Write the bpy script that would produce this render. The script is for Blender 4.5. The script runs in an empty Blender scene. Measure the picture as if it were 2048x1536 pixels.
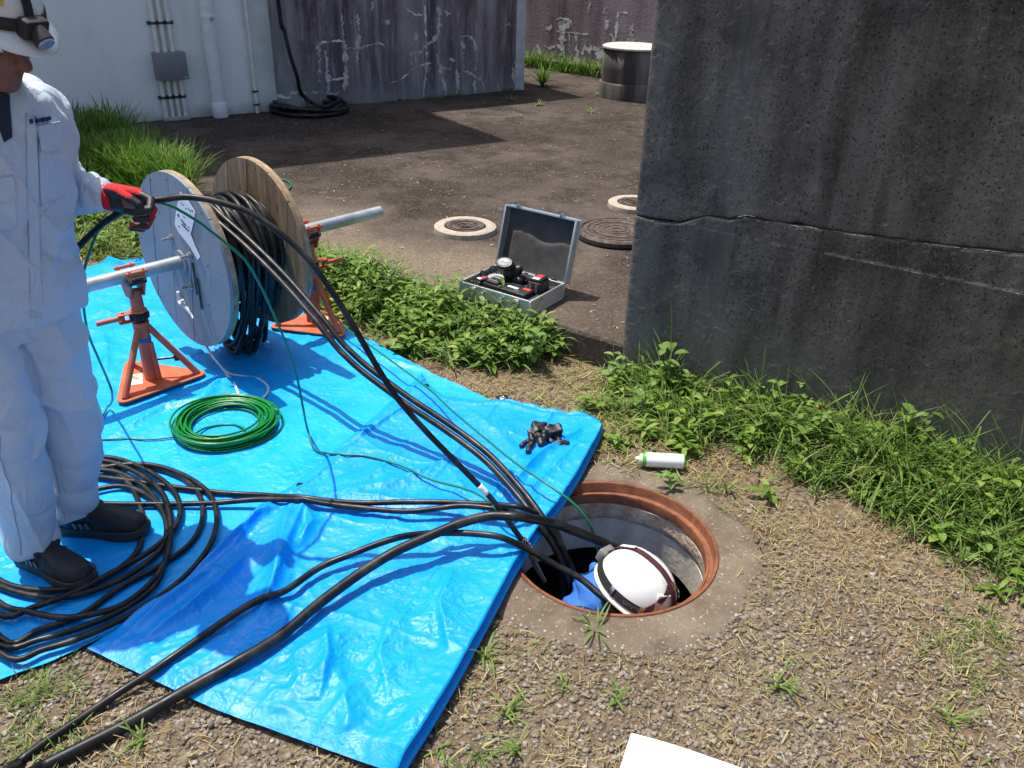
import bpy, bmesh, math, random
import numpy as np
from mathutils import Vector, Matrix, noise as mnoise
from mathutils.bvhtree import BVHTree

scene = bpy.context.scene
COL = scene.collection
R = math.radians

# ---------------------------------------------------------------- camera
CAM_H = 1.75
PITCH, ROLL, FPX = 28.1, 1.67, 1700.0          # focal length in pixels of the 2048 px wide photograph
cam_d = bpy.data.cameras.new('camera'); cam = bpy.data.objects.new('camera', cam_d); COL.objects.link(cam)
cam_d.sensor_width = 36.0; cam_d.lens = 36.0 * FPX / 2048.0
cam_d.clip_start = 0.05; cam_d.clip_end = 300.0
cam.matrix_world = (Matrix.Translation((0, 0, CAM_H)) @ Matrix.Rotation(R(90 - PITCH), 4, 'X')
                    @ Matrix.Rotation(R(ROLL), 4, 'Z'))
scene.camera = cam

# ---------------------------------------------------------------- sky, sun, exposure
SUN_EL = 70.0
SUN_H = Vector((-0.848, 0.530, 0.0))            # horizontal direction towards the sun
to_sun = Vector((SUN_H.x * math.cos(R(SUN_EL)), SUN_H.y * math.cos(R(SUN_EL)), math.sin(R(SUN_EL)))).normalized()
world = bpy.data.worlds.new('World'); scene.world = world; world.use_nodes = True
wn = world.node_tree
bg = wn.nodes['Background']
sky = wn.nodes.new('ShaderNodeTexSky'); sky.sky_type = 'NISHITA'; sky.sun_disc = False
sky.sun_elevation = R(SUN_EL); sky.sun_rotation = math.atan2(SUN_H.x, SUN_H.y)
sky.air_density = 0.8; sky.dust_density = 3.0; sky.ozone_density = 0.6
wn.links.new(sky.outputs[0], bg.inputs[0]); bg.inputs[1].default_value = 0.148
sun_d = bpy.data.lights.new('sun', 'SUN'); sun_d.energy = 4.5; sun_d.angle = R(0.5); sun_d.color = (1.0, 0.95, 0.87)
sun = bpy.data.objects.new('sun', sun_d); COL.objects.link(sun); sun.location = (-6, 4, 12)
sun.rotation_euler = to_sun.to_track_quat('Z', 'Y').to_euler()
vs = scene.view_settings
vs.view_transform = 'Standard'; vs.look = 'None'; vs.exposure = 0.38; vs.gamma = 1.0; vs.use_curve_mapping = False

# ---------------------------------------------------------------- measuring the photograph
def ray(px, py):
    u = (px - 1024) / FPX; v = -(py - 768) / FPX
    c, s = math.cos(R(ROLL)), math.sin(R(ROLL))
    a, b = u * c - v * s, u * s + v * c
    ct, st = math.cos(R(PITCH)), math.sin(R(PITCH))
    return Vector((a, ct + b * st, -st + b * ct))
def at(px, py, z=0.0, Y=None):
    d = ray(px, py)
    t = (Y / d.y) if Y is not None else (z - CAM_H) / d.z
    return Vector((0, 0, CAM_H)) + d * t

# ---------------------------------------------------------------- numpy noise
def _hash(ix, iy, seed):
    h = (ix.astype(np.int64) * 374761393 + iy.astype(np.int64) * 668265263 + seed * 1442695041) & 0xFFFFFFFF
    h = ((h ^ (h >> 13)) * 1274126177) & 0xFFFFFFFF
    return ((h ^ (h >> 16)) & 0xFFFF) / 65535.0
def vnoise(x, y, seed=0):
    x = np.asarray(x, float); y = np.asarray(y, float)
    ix = np.floor(x); iy = np.floor(y); fx = x - ix; fy = y - iy
    fx = fx * fx * fx * (fx * (fx * 6 - 15) + 10); fy = fy * fy * fy * (fy * (fy * 6 - 15) + 10)
    a = _hash(ix, iy, seed); b = _hash(ix + 1, iy, seed); c = _hash(ix, iy + 1, seed); d = _hash(ix + 1, iy + 1, seed)
    return (a + (b - a) * fx) * (1 - fy) + (c + (d - c) * fx) * fy
def fbm(x, y, seed=0, oct=4):
    s = 0; a = .5; f = 1.0
    for o in range(oct):
        s = s + a * vnoise(x * f + 17.3 * o, y * f - 9.1 * o, seed + o); a *= .5; f *= 2.03
    return s
def ridged(x, y, seed=0):
    return np.abs(2 * vnoise(x, y, seed) - 1)

# ---------------------------------------------------------------- objects
def tag(o, label=None, cat=None, group=None, kind=None):
    if label: o['label'] = label
    if cat: o['category'] = cat
    if group: o['group'] = group
    if kind: o['kind'] = kind
    return o
def thing(name, label, cat, loc, group=None):
    o = bpy.data.objects.new(name, None); COL.objects.link(o); o.empty_display_size = 0.1
    o.location = loc
    return tag(o, label, cat, group)
def world_loc(o):
    return Vector(o.location) if o.parent is None else world_loc(o.parent) + Vector(o.location)
def link(name, me, mat, parent=None, kind=None, recentre=True):
    o = bpy.data.objects.new(name, me); COL.objects.link(o)
    if mat is not None:
        me.materials.clear()
        for m in (mat if isinstance(mat, (list, tuple)) else [mat]): me.materials.append(m)
    c = Vector((0, 0, 0))
    if recentre and len(me.vertices):
        co = np.empty(len(me.vertices) * 3); me.vertices.foreach_get('co', co); co = co.reshape(-1, 3)
        c = Vector(((co[:, 0].min() + co[:, 0].max()) / 2, (co[:, 1].min() + co[:, 1].max()) / 2, co[:, 2].min()))
        me.vertices.foreach_set('co', (co - np.array(c)).ravel()); me.update()
    if parent is not None:
        o.parent = parent; o.location = c - world_loc(parent)
    else:
        o.location = c
    if kind: o['kind'] = kind
    return o
def new_mesh(name, verts, faces, smooth=True, mat_idx=None):
    me = bpy.data.meshes.new(name)
    if isinstance(faces, np.ndarray):
        verts = np.asarray(verts, float); n = faces.shape[1]
        me.vertices.add(len(verts)); me.vertices.foreach_set('co', verts.ravel())
        me.loops.add(faces.size); me.loops.foreach_set('vertex_index', faces.ravel().astype(np.int32))
        me.polygons.add(len(faces)); me.polygons.foreach_set('loop_start', np.arange(len(faces), dtype=np.int32) * n)
        try: me.polygons.foreach_set('loop_total', np.full(len(faces), n, dtype=np.int32))
        except Exception: pass
        me.update(calc_edges=True); me.validate()
    else:
        me.from_pydata([tuple(v) for v in verts], [], [tuple(f) for f in faces]); me.update()
    if smooth: me.polygons.foreach_set('use_smooth', np.ones(len(me.polygons), bool))
    if mat_idx is not None: me.polygons.foreach_set('material_index', np.asarray(mat_idx, np.int32))
    return me
def mobj(name, verts, faces, mat, parent=None, smooth=True, kind=None, mat_idx=None):
    return link(name, new_mesh(name, verts, faces, smooth, mat_idx), mat, parent, kind)

class MB:
    """collects shapes (python lists)"""
    def __init__(s): s.v = []; s.f = []; s.m = []
    def add(s, v, f, m=0):
        o = len(s.v); s.v += [tuple(p) for p in v]; s.f += [tuple(i + o for i in q) for q in f]; s.m += [m] * len(f); return s
    def build(s, name, mat, parent=None, smooth=True, kind=None):
        ob = mobj(name, s.v, s.f, mat, parent, smooth, kind, s.m)
        if smooth: sharp(ob)
        return ob
def sharp(ob, ang=38):
    me = ob.data
    bm = bmesh.new(); bm.from_mesh(me); lim = R(ang)
    for e in bm.edges:
        if len(e.link_faces) == 2:
            try: e.smooth = e.calc_face_angle() < lim
            except Exception: pass
    bm.to_mesh(me); bm.free()

def frame(dirv, up=Vector((0, 0, 1))):
    """matrix whose z runs along dirv"""
    z = Vector(dirv).normalized(); x = up.cross(z)
    if x.length < 1e-4: x = Vector((1, 0, 0)).cross(z)
    x.normalize(); y = z.cross(x)
    m = Matrix((x, y, z)).transposed(); return m
def xform(v, M): return [M @ Vector(p) for p in v]
def frame4(origin, x, y, z=None):
    x = Vector(x).normalized(); y = Vector(y)
    if z is None:
        z = x.cross(y).normalized(); y = z.cross(x)
    m = Matrix.Identity(4)
    for i in range(3): m[i][0] = x[i]; m[i][1] = y[i]; m[i][2] = z[i]; m[i][3] = origin[i]
    return m

def rbox(sx, sy, sz, b=0.003, seg=2):
    """bevelled box centred on x,y with its base at z=0"""
    bm = bmesh.new(); bmesh.ops.create_cube(bm, size=1.0)
    for v in bm.verts: v.co = Vector((v.co.x * sx, v.co.y * sy, (v.co.z + .5) * sz))
    if b > 0: bmesh.ops.bevel(bm, geom=list(bm.edges), offset=b, segments=seg, affect='EDGES', profile=.5)
    bm.verts.index_update()
    v = [p.co.copy() for p in bm.verts]; f = [[q.index for q in t.verts] for t in bm.faces]; bm.free()
    return v, f
def lathe(profile, seg=24, close=True):
    """profile (r, z) list turned about z; ends with r=0 close by themselves"""
    v = []; f = []; rows = []
    for r, z in profile:
        if r < 1e-6: rows.append([len(v)]); v.append((0, 0, z))
        else:
            rows.append(list(range(len(v), len(v) + seg)))
            for i in range(seg):
                a = 2 * math.pi * i / seg; v.append((r * math.cos(a), r * math.sin(a), z))
    for A, B in zip(rows, rows[1:]):
        for i in range(seg):
            j = (i + 1) % seg
            if len(A) == 1 and len(B) == 1: continue
            if len(A) == 1: f.append((A[0], B[j], B[i]))
            elif len(B) == 1: f.append((A[i], A[j], B[0]))
            else: f.append((A[i], A[j], B[j], B[i]))
    return [Vector(p) for p in v], f
def cyl(p0, p1, r, seg=16, r2=None, bev=0.0):
    p0 = Vector(p0); p1 = Vector(p1); d = p1 - p0; L = d.length; r2 = r if r2 is None else r2
    pr = [(0, 0), (r - bev, 0)] + ([(r, bev)] if bev else []) + ([(r2, L - bev)] if bev else []) + [(r2 - bev, L), (0, L)]
    v, f = lathe(pr, seg); M = Matrix.Translation(p0) @ frame(d).to_4x4()
    return xform(v, M), f
def catmull(pts, step, closed=False):
    P = [Vector(p) for p in pts]; n = len(P); out = []
    rng = range(n if closed else n - 1)
    for i in rng:
        if closed: a, b, c, d = P[i - 1], P[i], P[(i + 1) % n], P[(i + 2) % n]
        else: a, b, c, d = P[max(i - 1, 0)], P[i], P[i + 1], P[min(i + 2, n - 1)]
        k = max(1, int(math.ceil((c - b).length / step)))
        for j in range(k):
            t = j / k; t2 = t * t; t3 = t2 * t
            out.append(.5 * ((2 * b) + (c - a) * t + (2 * a - 5 * b + 4 * c - d) * t2 + (-a + 3 * b - 3 * c + d) * t3))
    if not closed: out.append(P[-1])
    return out
def tube(pts, r, seg=10, closed=False, caps=True, rf=None, twist=0.0, lobes=None):
    """swept tube; r may vary by rf(i/n); lobes gives a rope-like section"""
    n = len(pts); v = []; f = []
    T = []
    for i in range(n):
        if closed: t = pts[(i + 1) % n] - pts[i - 1]
        else: t = pts[min(i + 1, n - 1)] - pts[max(i - 1, 0)]
        T.append(t.normalized() if t.length > 1e-9 else Vector((0, 0, 1)))
    x = T[0].orthogonal().normalized(); acc = 0
    for i in range(n):
        x = (x - T[i] * x.dot(T[i]));
        if x.length < 1e-6: x = T[i].orthogonal()
        x.normalize(); y = T[i].cross(x)
        rr = r * (rf(i / max(1, n - 1)) if rf else 1.0)
        if i: acc += (pts[i] - pts[i - 1]).length * twist
        for k in range(seg):
            a = 2 * math.pi * k / seg
            q = rr * (1 + (lobes[1] * math.cos(lobes[0] * a) if lobes else 0))
            v.append(pts[i] + q * (math.cos(a + acc) * x + math.sin(a + acc) * y))
    m = n if closed else n - 1
    for i in range(m):
        A = i * seg; B = ((i + 1) % n) * seg
        for k in range(seg):
            j = (k + 1) % seg; f.append((A + k, A + j, B + j, B + k))
    if caps and not closed:
        f.append(tuple(range(seg))[::-1]); f.append(tuple(range((n - 1) * seg, n * seg)))
    return v, f
def poly_prism(outline, thick):
    """outline (x,y) counter-clockwise, extruded 0..thick"""
    n = len(outline)
    v = [(x, y, 0) for x, y in outline] + [(x, y, thick) for x, y in outline]
    f = [tuple(range(n))[::-1], tuple(range(n, 2 * n))] + [(i, (i + 1) % n, n + (i + 1) % n, n + i) for i in range(n)]
    return [Vector(p) for p in v], f
def grid_faces(nu, nv):
    i, j = np.meshgrid(np.arange(nu - 1), np.arange(nv - 1), indexing='ij'); a = (i * nv + j).ravel()
    return np.stack([a, a + nv, a + nv + 1, a + 1], 1)
def copy_tree(o, parent=None):
    c = o.copy(); COL.objects.link(c); c.parent = parent
    for ch in o.children: copy_tree(ch, c)
    return c

# ---------------------------------------------------------------- materials
class Mat:
    def __init__(s, name, base=(.5, .5, .5), rough=.6, metal=0.0, spec=.5, coat=0.0):
        s.m = bpy.data.materials.new(name); s.m.use_nodes = True; s.t = s.m.node_tree; s.n = s.t.nodes; s.l = s.t.links
        s.b = s.n['Principled BSDF']; s.b.inputs['Base Color'].default_value = (*base, 1)
        s.b.inputs['Roughness'].default_value = rough; s.b.inputs['Metallic'].default_value = metal
        s.b.inputs['Specular IOR Level'].default_value = spec; s.b.inputs['Coat Weight'].default_value = coat
        s.tc = s.n.new('ShaderNodeTexCoord'); s.co = s.tc.outputs['Object']
    def node(s, t, **k):
        n = s.n.new(t)
        for a, b in k.items(): setattr(n, a, b)
        return n
    def mapped(s, scale=(1, 1, 1), rot=(0, 0, 0), src=None):
        m = s.node('ShaderNodeMapping'); m.inputs['Scale'].default_value = scale; m.inputs['Rotation'].default_value = rot
        s.l.new(src or s.co, m.inputs[0]); return m.outputs[0]
    def noise(s, scale, detail=4, rough=.55, vec=None, dist=0.0):
        n = s.node('ShaderNodeTexNoise'); n.inputs['Scale'].default_value = scale; n.inputs['Detail'].default_value = detail
        n.inputs['Roughness'].default_value = rough; n.inputs['Distortion'].default_value = dist
        s.l.new(vec or s.co, n.inputs['Vector']); return n.outputs['Fac']
    def voro(s, scale, feature='F1', vec=None, out='Distance'):
        n = s.node('ShaderNodeTexVoronoi', feature=feature); n.inputs['Scale'].default_value = scale
        s.l.new(vec or s.co, n.inputs['Vector']); return n.outputs[out]
    def ramp(s, fac, stops, interp='LINEAR'):
        n = s.node('ShaderNodeValToRGB'); e = n.color_ramp.elements; n.color_ramp.interpolation = interp
        while len(e) < len(stops): e.new(.5)
        for el, (p, c) in zip(e, stops):
            el.position = p; el.color = (c, c, c, 1) if isinstance(c, (int, float)) else (*c, 1)
        s.l.new(fac, n.inputs[0]); return n.outputs[0]
    def mix(s, fac, a, b, mode='MIX'):
        n = s.node('ShaderNodeMix', data_type='RGBA', blend_type=mode)
        for inp, x in ((n.inputs[0], fac), (n.inputs[6], a), (n.inputs[7], b)):
            if isinstance(x, (int, float)): inp.default_value = x
            elif isinstance(x, tuple): inp.default_value = (*x, 1)
            else: s.l.new(x, inp)
        return n.outputs[2]
    def math(s, op, a, b=0.0):
        n = s.node('ShaderNodeMath', operation=op)
        for inp, x in ((n.inputs[0], a), (n.inputs[1], b)):
            if isinstance(x, (int, float)): inp.default_value = x
            else: s.l.new(x, inp)
        return n.outputs[0]
    def island(s): return s.node('ShaderNodeNewGeometry').outputs['Random Per Island']
    def color(s, x): s.l.new(x, s.b.inputs['Base Color']); return s
    def roughness(s, x): s.l.new(x, s.b.inputs['Roughness']); return s
    def bump(s, h, strength=.3, dist=.01):
        n = s.node('ShaderNodeBump'); n.inputs['Strength'].default_value = strength; n.inputs['Distance'].default_value = dist
        if s.b.inputs['Normal'].is_linked: s.l.new(s.b.inputs['Normal'].links[0].from_socket, n.inputs['Normal'])
        s.l.new(h, n.inputs['Height']); s.l.new(n.outputs[0], s.b.inputs['Normal']); return s
    def worldpos(s):
        s.co = s.node('ShaderNodeNewGeometry').outputs['Position']; return s
def flat(name, base, rough=.55, metal=0.0, var=.25, scale=30.0, spec=.5, bump=.08, coat=0.0):
    m = Mat(name, base, rough, metal, spec, coat)
    d = tuple(c * (1 - var) for c in base); e = tuple(min(1, c * (1 + var * .6)) for c in base)
    m.color(m.mix(m.ramp(m.noise(scale, 5), [(.3, 0.0), (.7, 1.0)]), d, e))
    m.roughness(m.ramp(m.noise(scale * 1.7, 3), [(.3, max(.05, rough - .08)), (.7, min(1, rough + .1))]))
    if bump: m.bump(m.noise(scale * 6, 3), bump, .002)
    return m.m

# ================================================================ the setting
SLAB = 0.14
MH = Vector((0.337, 2.194, 0)); MR = 0.330
CORNER = Vector((0.48, 3.412, 0))               # left front corner of the dark wall
WD = Vector((0.839, -0.544, 0)).normalized(); WN = Vector((-0.544, -0.839, 0)).normalized()   # along the wall, out of the wall
ED = Vector((-0.817, 0.577, 0)).normalized(); EN = Vector((0.577, 0.817, 0)).normalized()     # along the pavement edge, into the pavement
BW0 = Vector((-3.925, 7.465, 0)); BD = Vector((0.829, 0.559, 0)).normalized(); BN = Vector((0.559, -0.829, 0)).normalized()
rng = np.random.default_rng(7); random.seed(7)

# ---- ground (soil under gravel and grass)
m = Mat('soil', (.12, .09, .06), .95, 0, .15)
m.worldpos()
c = m.mix(m.ramp(m.noise(2.2, 5), [(.35, 0.0), (.65, 1.0)]), (.18, .128, .08), (.26, .205, .138))
c = m.mix(m.ramp(m.noise(38, 5), [(.42, 0.0), (.62, 1.0)]), c, (.11, .08, .052))
c = m.mix(m.ramp(m.noise(160, 3), [(.6, 0.0), (.75, .7)]), c, (.32, .26, .18))
m.color(c); m.bump(m.noise(60, 6), .9, .02); m.bump(m.noise(260, 3), .6, .004)
SOIL = m.m
def ground_z(x, y):
    return 0.012 * (fbm(x * 3.1, y * 3.1, 3, 3) - .45) + .006 * (vnoise(x * 22, y * 22, 5) - .5)
rad = np.concatenate([[.345, .36, .38], np.geomspace(.4, 3.6, 90), np.geomspace(3.9, 160, 26)])
nt = 200; th = np.linspace(0, 2 * np.pi, nt, endpoint=False)
gx = MH.x + rad[:, None] * np.cos(th); gy = MH.y + rad[:, None] * np.sin(th)
fall = np.clip((rad[:, None] - .36) / .15, 0, 1) * np.clip((12 - rad[:, None]) / 6, 0, 1)
gz = ground_z(gx, gy) * fall - .004
V = np.stack([gx, gy, gz], -1).reshape(-1, 3)
i, j = np.meshgrid(np.arange(len(rad) - 1), np.arange(nt), indexing='ij'); a = (i * nt + j).ravel(); b = (i * nt + (j + 1) % nt).ravel()
F = np.stack([a, a + nt, b + nt, b], 1)
mobj('ground', V, F, SOIL, kind='structure')

# ---- concrete pavement, one step above the soil
m = Mat('stained_pavement', (.09, .07, .055), .95, 0, .12)
m.worldpos()
big = m.noise(.55, 5, .6); mid = m.noise(3.2, 6, .65); fine = m.noise(55, 4, .6); grit = m.noise(150, 2)
c = m.mix(m.ramp(big, [(.38, 0.0), (.62, 1.0)]), (.03, .0225, .018), (.098, .08, .067))
c = m.mix(m.ramp(mid, [(.45, 0.0), (.6, .8)]), c, (.024, .0175, .014))
c = m.mix(m.ramp(fine, [(.52, 0.0), (.70, .8)]), c, (.12, .1, .086))
c = m.mix(m.ramp(grit, [(.63, 0.0), (.72, .8)]), c, (.34, .3, .26))
dn = m.node('ShaderNodeVectorMath', operation='DOT_PRODUCT'); m.l.new(m.co, dn.inputs[0]); dn.inputs[1].default_value = (EN.x, EN.y, 0)
dist = m.math('SUBTRACT', dn.outputs['Value'], CORNER.dot(EN))
dusty = m.math('ADD', dist, m.math('MULTIPLY', m.math('SUBTRACT', m.noise(2.0, 4), .5), 1.5))
dl = m.node('ShaderNodeVectorMath', operation='DOT_PRODUCT'); m.l.new(m.co, dl.inputs[0]); dl.inputs[1].default_value = (ED.x, ED.y, 0)
along = m.math('SUBTRACT', dl.outputs['Value'], CORNER.dot(ED))
dust = m.math('MULTIPLY', m.ramp(dusty, [(.3, 1.0), (.95, 0.0)]), m.ramp(m.math('MULTIPLY', along, .25), [(.08, .25), (.24, 1.0), (.62, .8), (.8, 0.1)]))
dustc = m.mix(m.ramp(m.noise(70, 4), [(.35, 0.0), (.65, 1.0)]), (.13, .1, .072), (.25, .2, .148))
c = m.mix(m.math('MULTIPLY', dust, .85), c, dustc)
st = m.noise(1.0, 5, .6, m.mapped((.35, 4.0, 1), (0, 0, R(-12)), m.co))
c = m.mix(m.ramp(m.noise(9, 6, .7), [(.56, 0.0), (.66, .6)]), c, (.085, .07, .059)); c = m.mix(m.ramp(m.noise(11, 6, .7, m.mapped((1, 1, 1), (0, 0, 1))), [(.62, 0.0), (.7, .7)]), c, (.2, .17, .145))
m.color(c); m.bump(fine, .5, .006); m.bump(grit, .4, .003)
PAVE = m.m
cb = CORNER - WN * .12 + WD * .0
pts = [CORNER + ED * 14, CORNER + ED * .0 + EN * .012, cb + WD * .02, cb + WD * 9, Vector((30, 0, 0)), Vector((40, 45, 0)), Vector((-40, 45, 0)), Vector((-30, 20, 0))]
# a fine, chipped front edge
edge = []
n = 240
for k in range(n + 1):
    t = 6.2 * (1 - k / n); p = CORNER + ED * t
    edge.append(p + EN * (.006 + .014 * float(fbm(np.array(t * 6.), np.array(.3), 11, 4)) + .01 * max(0, float(vnoise(np.array(t * 14.), np.array(2.), 12)) - .72)))
top = [pts[0]] + edge + pts[2:]
zt = [SLAB] * len(top)
bmx = bmesh.new()
tv = [bmx.verts.new((p.x, p.y, SLAB)) for p in top]
mv = [bmx.verts.new((p.x - EN.x * .008, p.y - EN.y * .008, SLAB - .012 - (.006 * random.random()))) for p in top]
bv = [bmx.verts.new((p.x - EN.x * .012, p.y - EN.y * .012, -.3)) for p in top]
bmx.faces.new(tv[::-1] if False else tv)
for A_, B_ in ((tv, mv), (mv, bv)):
    for k in range(len(top)):
        q = (k + 1) % len(top); bmx.faces.new((A_[k], B_[k], B_[q], A_[q]))
bmesh.ops.recalc_face_normals(bmx, faces=list(bmx.faces))
me = bpy.data.meshes.new('pavement'); bmx.to_mesh(me); bmx.free()
link('pavement', me, PAVE, kind='structure', recentre=False)

# ---- dark concrete wall on the right
m = Mat('dark_weathered_concrete', (.1, .1, .1), .9, 0, .2)
geo = m.co
vm = m.mapped((1, 1, .12)); big = m.noise(1.6, 5, .6); stre = m.noise(7, 5, .6, vm); spk = m.noise(70, 4, .7); spk2 = m.noise(150, 2)
c = m.mix(m.ramp(big, [(.32, 0.0), (.68, 1.0)]), (.046, .039, .031), (.122, .106, .086))
c = m.mix(m.ramp(stre, [(.42, 0.0), (.70, .7)]), c, (.2, .178, .15))
c = m.mix(m.ramp(m.noise(4, 6, .65), [(.5, 0.0), (.68, .8)]), c, (.026, .023, .022))
msk = m.ramp(m.noise(2.6, 4), [(.36, .15), (.62, 1.0)])
c = m.mix(m.math('MULTIPLY', msk, m.ramp(spk, [(.5, 0.0), (.72, .8)])), c, (.16, .15, .135))
c = m.mix(m.math('MULTIPLY', msk, m.ramp(spk2, [(.66, 0.0), (.73, .8)])), c, (.40, .385, .355))
c = m.mix(m.ramp(m.noise(110, 2), [(.32, .85), (.44, 0.0)]), c, (.014, .014, .014))
szw = m.node('ShaderNodeSeparateXYZ'); m.l.new(m.node('ShaderNodeNewGeometry').outputs['Position'], szw.inputs[0])
lowp = m.math('ADD', szw.outputs[2], m.math('MULTIPLY', m.noise(5, 5), .7))
c = m.mix(m.ramp(lowp, [(.38, .75), (.82, 0.0)]), c, m.mix(m.ramp(m.noise(9, 5, .6, m.mapped((1, 1, .25))), [(.35, 0.0), (.65, 1.0)]), (.085, .078, .068), (.2, .185, .165)))
c = m.mix(m.ramp(m.noise(3.5, 5, .6, m.mapped((1, 1, .3), (0, 0, .5))), [(.55, 0.0), (.72, .55)]), c, (.17, .158, .14))
m.color(c); m.bump(spk, .55, .006); m.bump(m.noise(240, 2), .35, .002)
DARKC = m.m
m2 = Mat('pale_joint_lime', (.3, .3, .29), .9); m2.color(m2.mix(m2.ramp(m2.noise(60, 4), [(.4, 0.0), (.65, 1.0)]), (.1, .1, .1), (.42, .42, .4)))
LIMEJ = m2.m
def on_wall(s, z, out=0.0): return CORNER + WD * s + WN * out + Vector((0, 0, z))
wall = thing('concrete_wall', 'tall dark weathered concrete wall with a jagged crack at knee height, on the right', 'wall', CORNER)
v, f = rbox(6.0, .34, 2.6 + .3, .006)
Mw = frame4(on_wall(3.0, -.3, -.035 - .17), WD, -WN, Vector((0, 0, 1)))
mobj('wall_core', xform(v, Mw), f, DARKC, wall, smooth=False)
# crack line height against s
CR_S = [0, .1, .2, .297, .36, .4, .44, .47, .55, .69, .76, .8, 1.0, 1.2, 1.39, 1.8, 2.6]
CR_Z = [.73, .728, .738, .783, .79, .79, .803, .815, .812, .823, .822, .825, .835, .85, .868, .9, .95]
def crack_z(s): return np.interp(s, CR_S, CR_Z) + .006 * (fbm(s * 30, s * 0 + 4.2, 21, 4) - .45)
holes = [(.492, 1.06), (.996, 1.078)] 
for px, py in ((1465, 627), (1722, 701), (2040, 795), (1560, 400), (1880, 560)):
    r_ = ray(px, py); t_ = (CORNER - Vector((0, 0, CAM_H))).dot(WN) / r_.dot(WN); q_ = Vector((0, 0, CAM_H)) + r_ * t_
    holes.append(((q_ - CORNER).dot(WD), q_.z))
pits = [(random.uniform(0.02, 2.2), random.uniform(0, 1.8), random.uniform(.003, .008)) for _ in range(330)]
def wall_relief(s, z):
    h = .0022 * (fbm(s * 9, z * 9, 31, 4) - .45) + .0018 * (vnoise(s * 60, z * 60, 33) - .5) + .0012 * (vnoise(s * 130, z * 130, 34) - .5)
    h -= .002 * np.exp(-((z - .7395) / .004) ** 2) * (s > .28)
    h += .0016 * np.exp(-((z - .733) / .005) ** 2) * (s > .28)
    sj = .757 + (z - .74) * .018
    h -= .006 * np.exp(-((s - sj) / .0045) ** 2) * (z > .6)
    h -= .003 * (s > sj) * (z > .74)
    h -= .0025 * np.exp(-((s - .94) / .004) ** 2) * (z > .74) * (z < .83)
    for hs, hz in holes:
        d = np.hypot(s - hs, z - hz); h += .0035 * np.exp(-((d - .017) / .0035) ** 2) - .004 * (d < .014)
    for hs, hz, hr in pits:
        d = np.hypot(s - hs, z - hz); h -= .006 * np.clip(1 - (d / hr) ** 2, 0, 1)
    return h
def wall_panel(s0, s1, z0, z1, step, name='concrete_panel', lower_follow=False, upper_follow=False):
    ns = int((s1 - s0) / step); nz = int((z1 - z0) / step)
    s = np.linspace(s0, s1, ns)[:, None] * np.ones((1, nz)); w = np.linspace(0, 1, nz)[None, :]
    gap = .0016 + .003 * np.clip(vnoise(s * 17, s * 0, 41) - .35, 0, 1) + .005 * np.exp(-((s - .12) / .09) ** 2) + .006 * np.exp(-((s - .66) / .02) ** 2)
    lo = (crack_z(s) + gap) if lower_follow else z0; hi = (crack_z(s) - gap * .6) if upper_follow else z1
    z = lo + (hi - lo) * w
    o = wall_relief(s, z)
    # rounded arris at the free corner
    o = o - .012 * np.clip(1 - s / .018, 0, 1) ** 2 - .004 * (vnoise(z * 20, z * 0, 44)) * np.clip(1 - s / .03, 0, 1)
    if lower_follow: o = o - .008 * np.clip(1 - (z - lo) / .006, 0, 1) * vnoise(s * 40, s * 0, 46)
    if upper_follow: o = o - .006 * np.clip(1 - (hi - z) / .006, 0, 1) * vnoise(s * 37, s * 0, 47) + .0015
    P = np.array(CORNER)[None, None] + s[..., None] * np.array(WD) + o[..., None] * np.array(WN) + z[..., None] * np.array([0, 0, 1.])
    V = P.reshape(-1, 3); F = list(map(tuple, grid_faces(ns, nz)))
    # turn the rim back to the core
    idx = np.arange(ns * nz).reshape(ns, nz); rim = list(idx[:, 0]) + list(idx[-1, 1:]) + list(idx[-2::-1, -1]) + list(idx[0, -2:0:-1])
    back = V[rim] - np.array(WN) * .045; o0 = len(V); V = np.vstack([V, back]); k = len(rim)
    F = np.array(F + [(rim[q], o0 + q, o0 + (q + 1) % k, rim[(q + 1) % k]) for q in range(k)])
    ob = mobj(name, V, F, DARKC, wall); return ob
wall_panel(0, 2.25, -.1, .74, .0065, upper_follow=True)
wall_panel(0, 2.25, .9, 1.86, .0065, lower_follow=True)
wall_panel(2.252, 5.98, -.1, 2.58, .06); wall_panel(0, 2.25, 1.863, 2.58, .03)
# lime bleeding from the crack and the joint
def wall_lime(sa, sb, fz, w, seed):
    n = max(6, int((sb - sa) / .006)); mb = MB(); top_ = []; bot_ = []
    for k in range(n + 1):
        s = sa + (sb - sa) * k / n; z = float(fz(np.array(s)))
        wid = .75 * w * max(0.02, 2.4 * float(fbm(np.array(s * 32.), np.array(seed * 1.7), 51, 3)) - .9) * math.sin(math.pi * min(1, max(0, k / n))) ** .4
        o = float(wall_relief(np.array([[s]]), np.array([[z]]))[0, 0])
        top_.append((s, z + wid * .4, o)); bot_.append((s, z - wid * .8, o))
    v = []
    for lst, e in ((top_, -.001), (top_, .0012), (bot_, .0012), (bot_, -.001)): v += [on_wall(s, z, o + e) for s, z, o in lst]
    q = n + 1; f = []
    for a_ in range(3):
        for k in range(n): f.append((a_ * q + k, a_ * q + k + 1, (a_ + 1) * q + k + 1, (a_ + 1) * q + k))
    mobj('lime_streak', v, f, LIMEJ, wall)
wall_lime(.2, .42, lambda s: crack_z(s) - .012 - .07 * (s - .2), .004, 1); wall_lime(.43, .5, lambda s: crack_z(s) + .004, .009, 2)
wall_lime(.55, .72, lambda s: crack_z(s) - .006, .004, 3); wall_lime(.78, .98, lambda s: crack_z(s) - .005, .006, 4)
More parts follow.
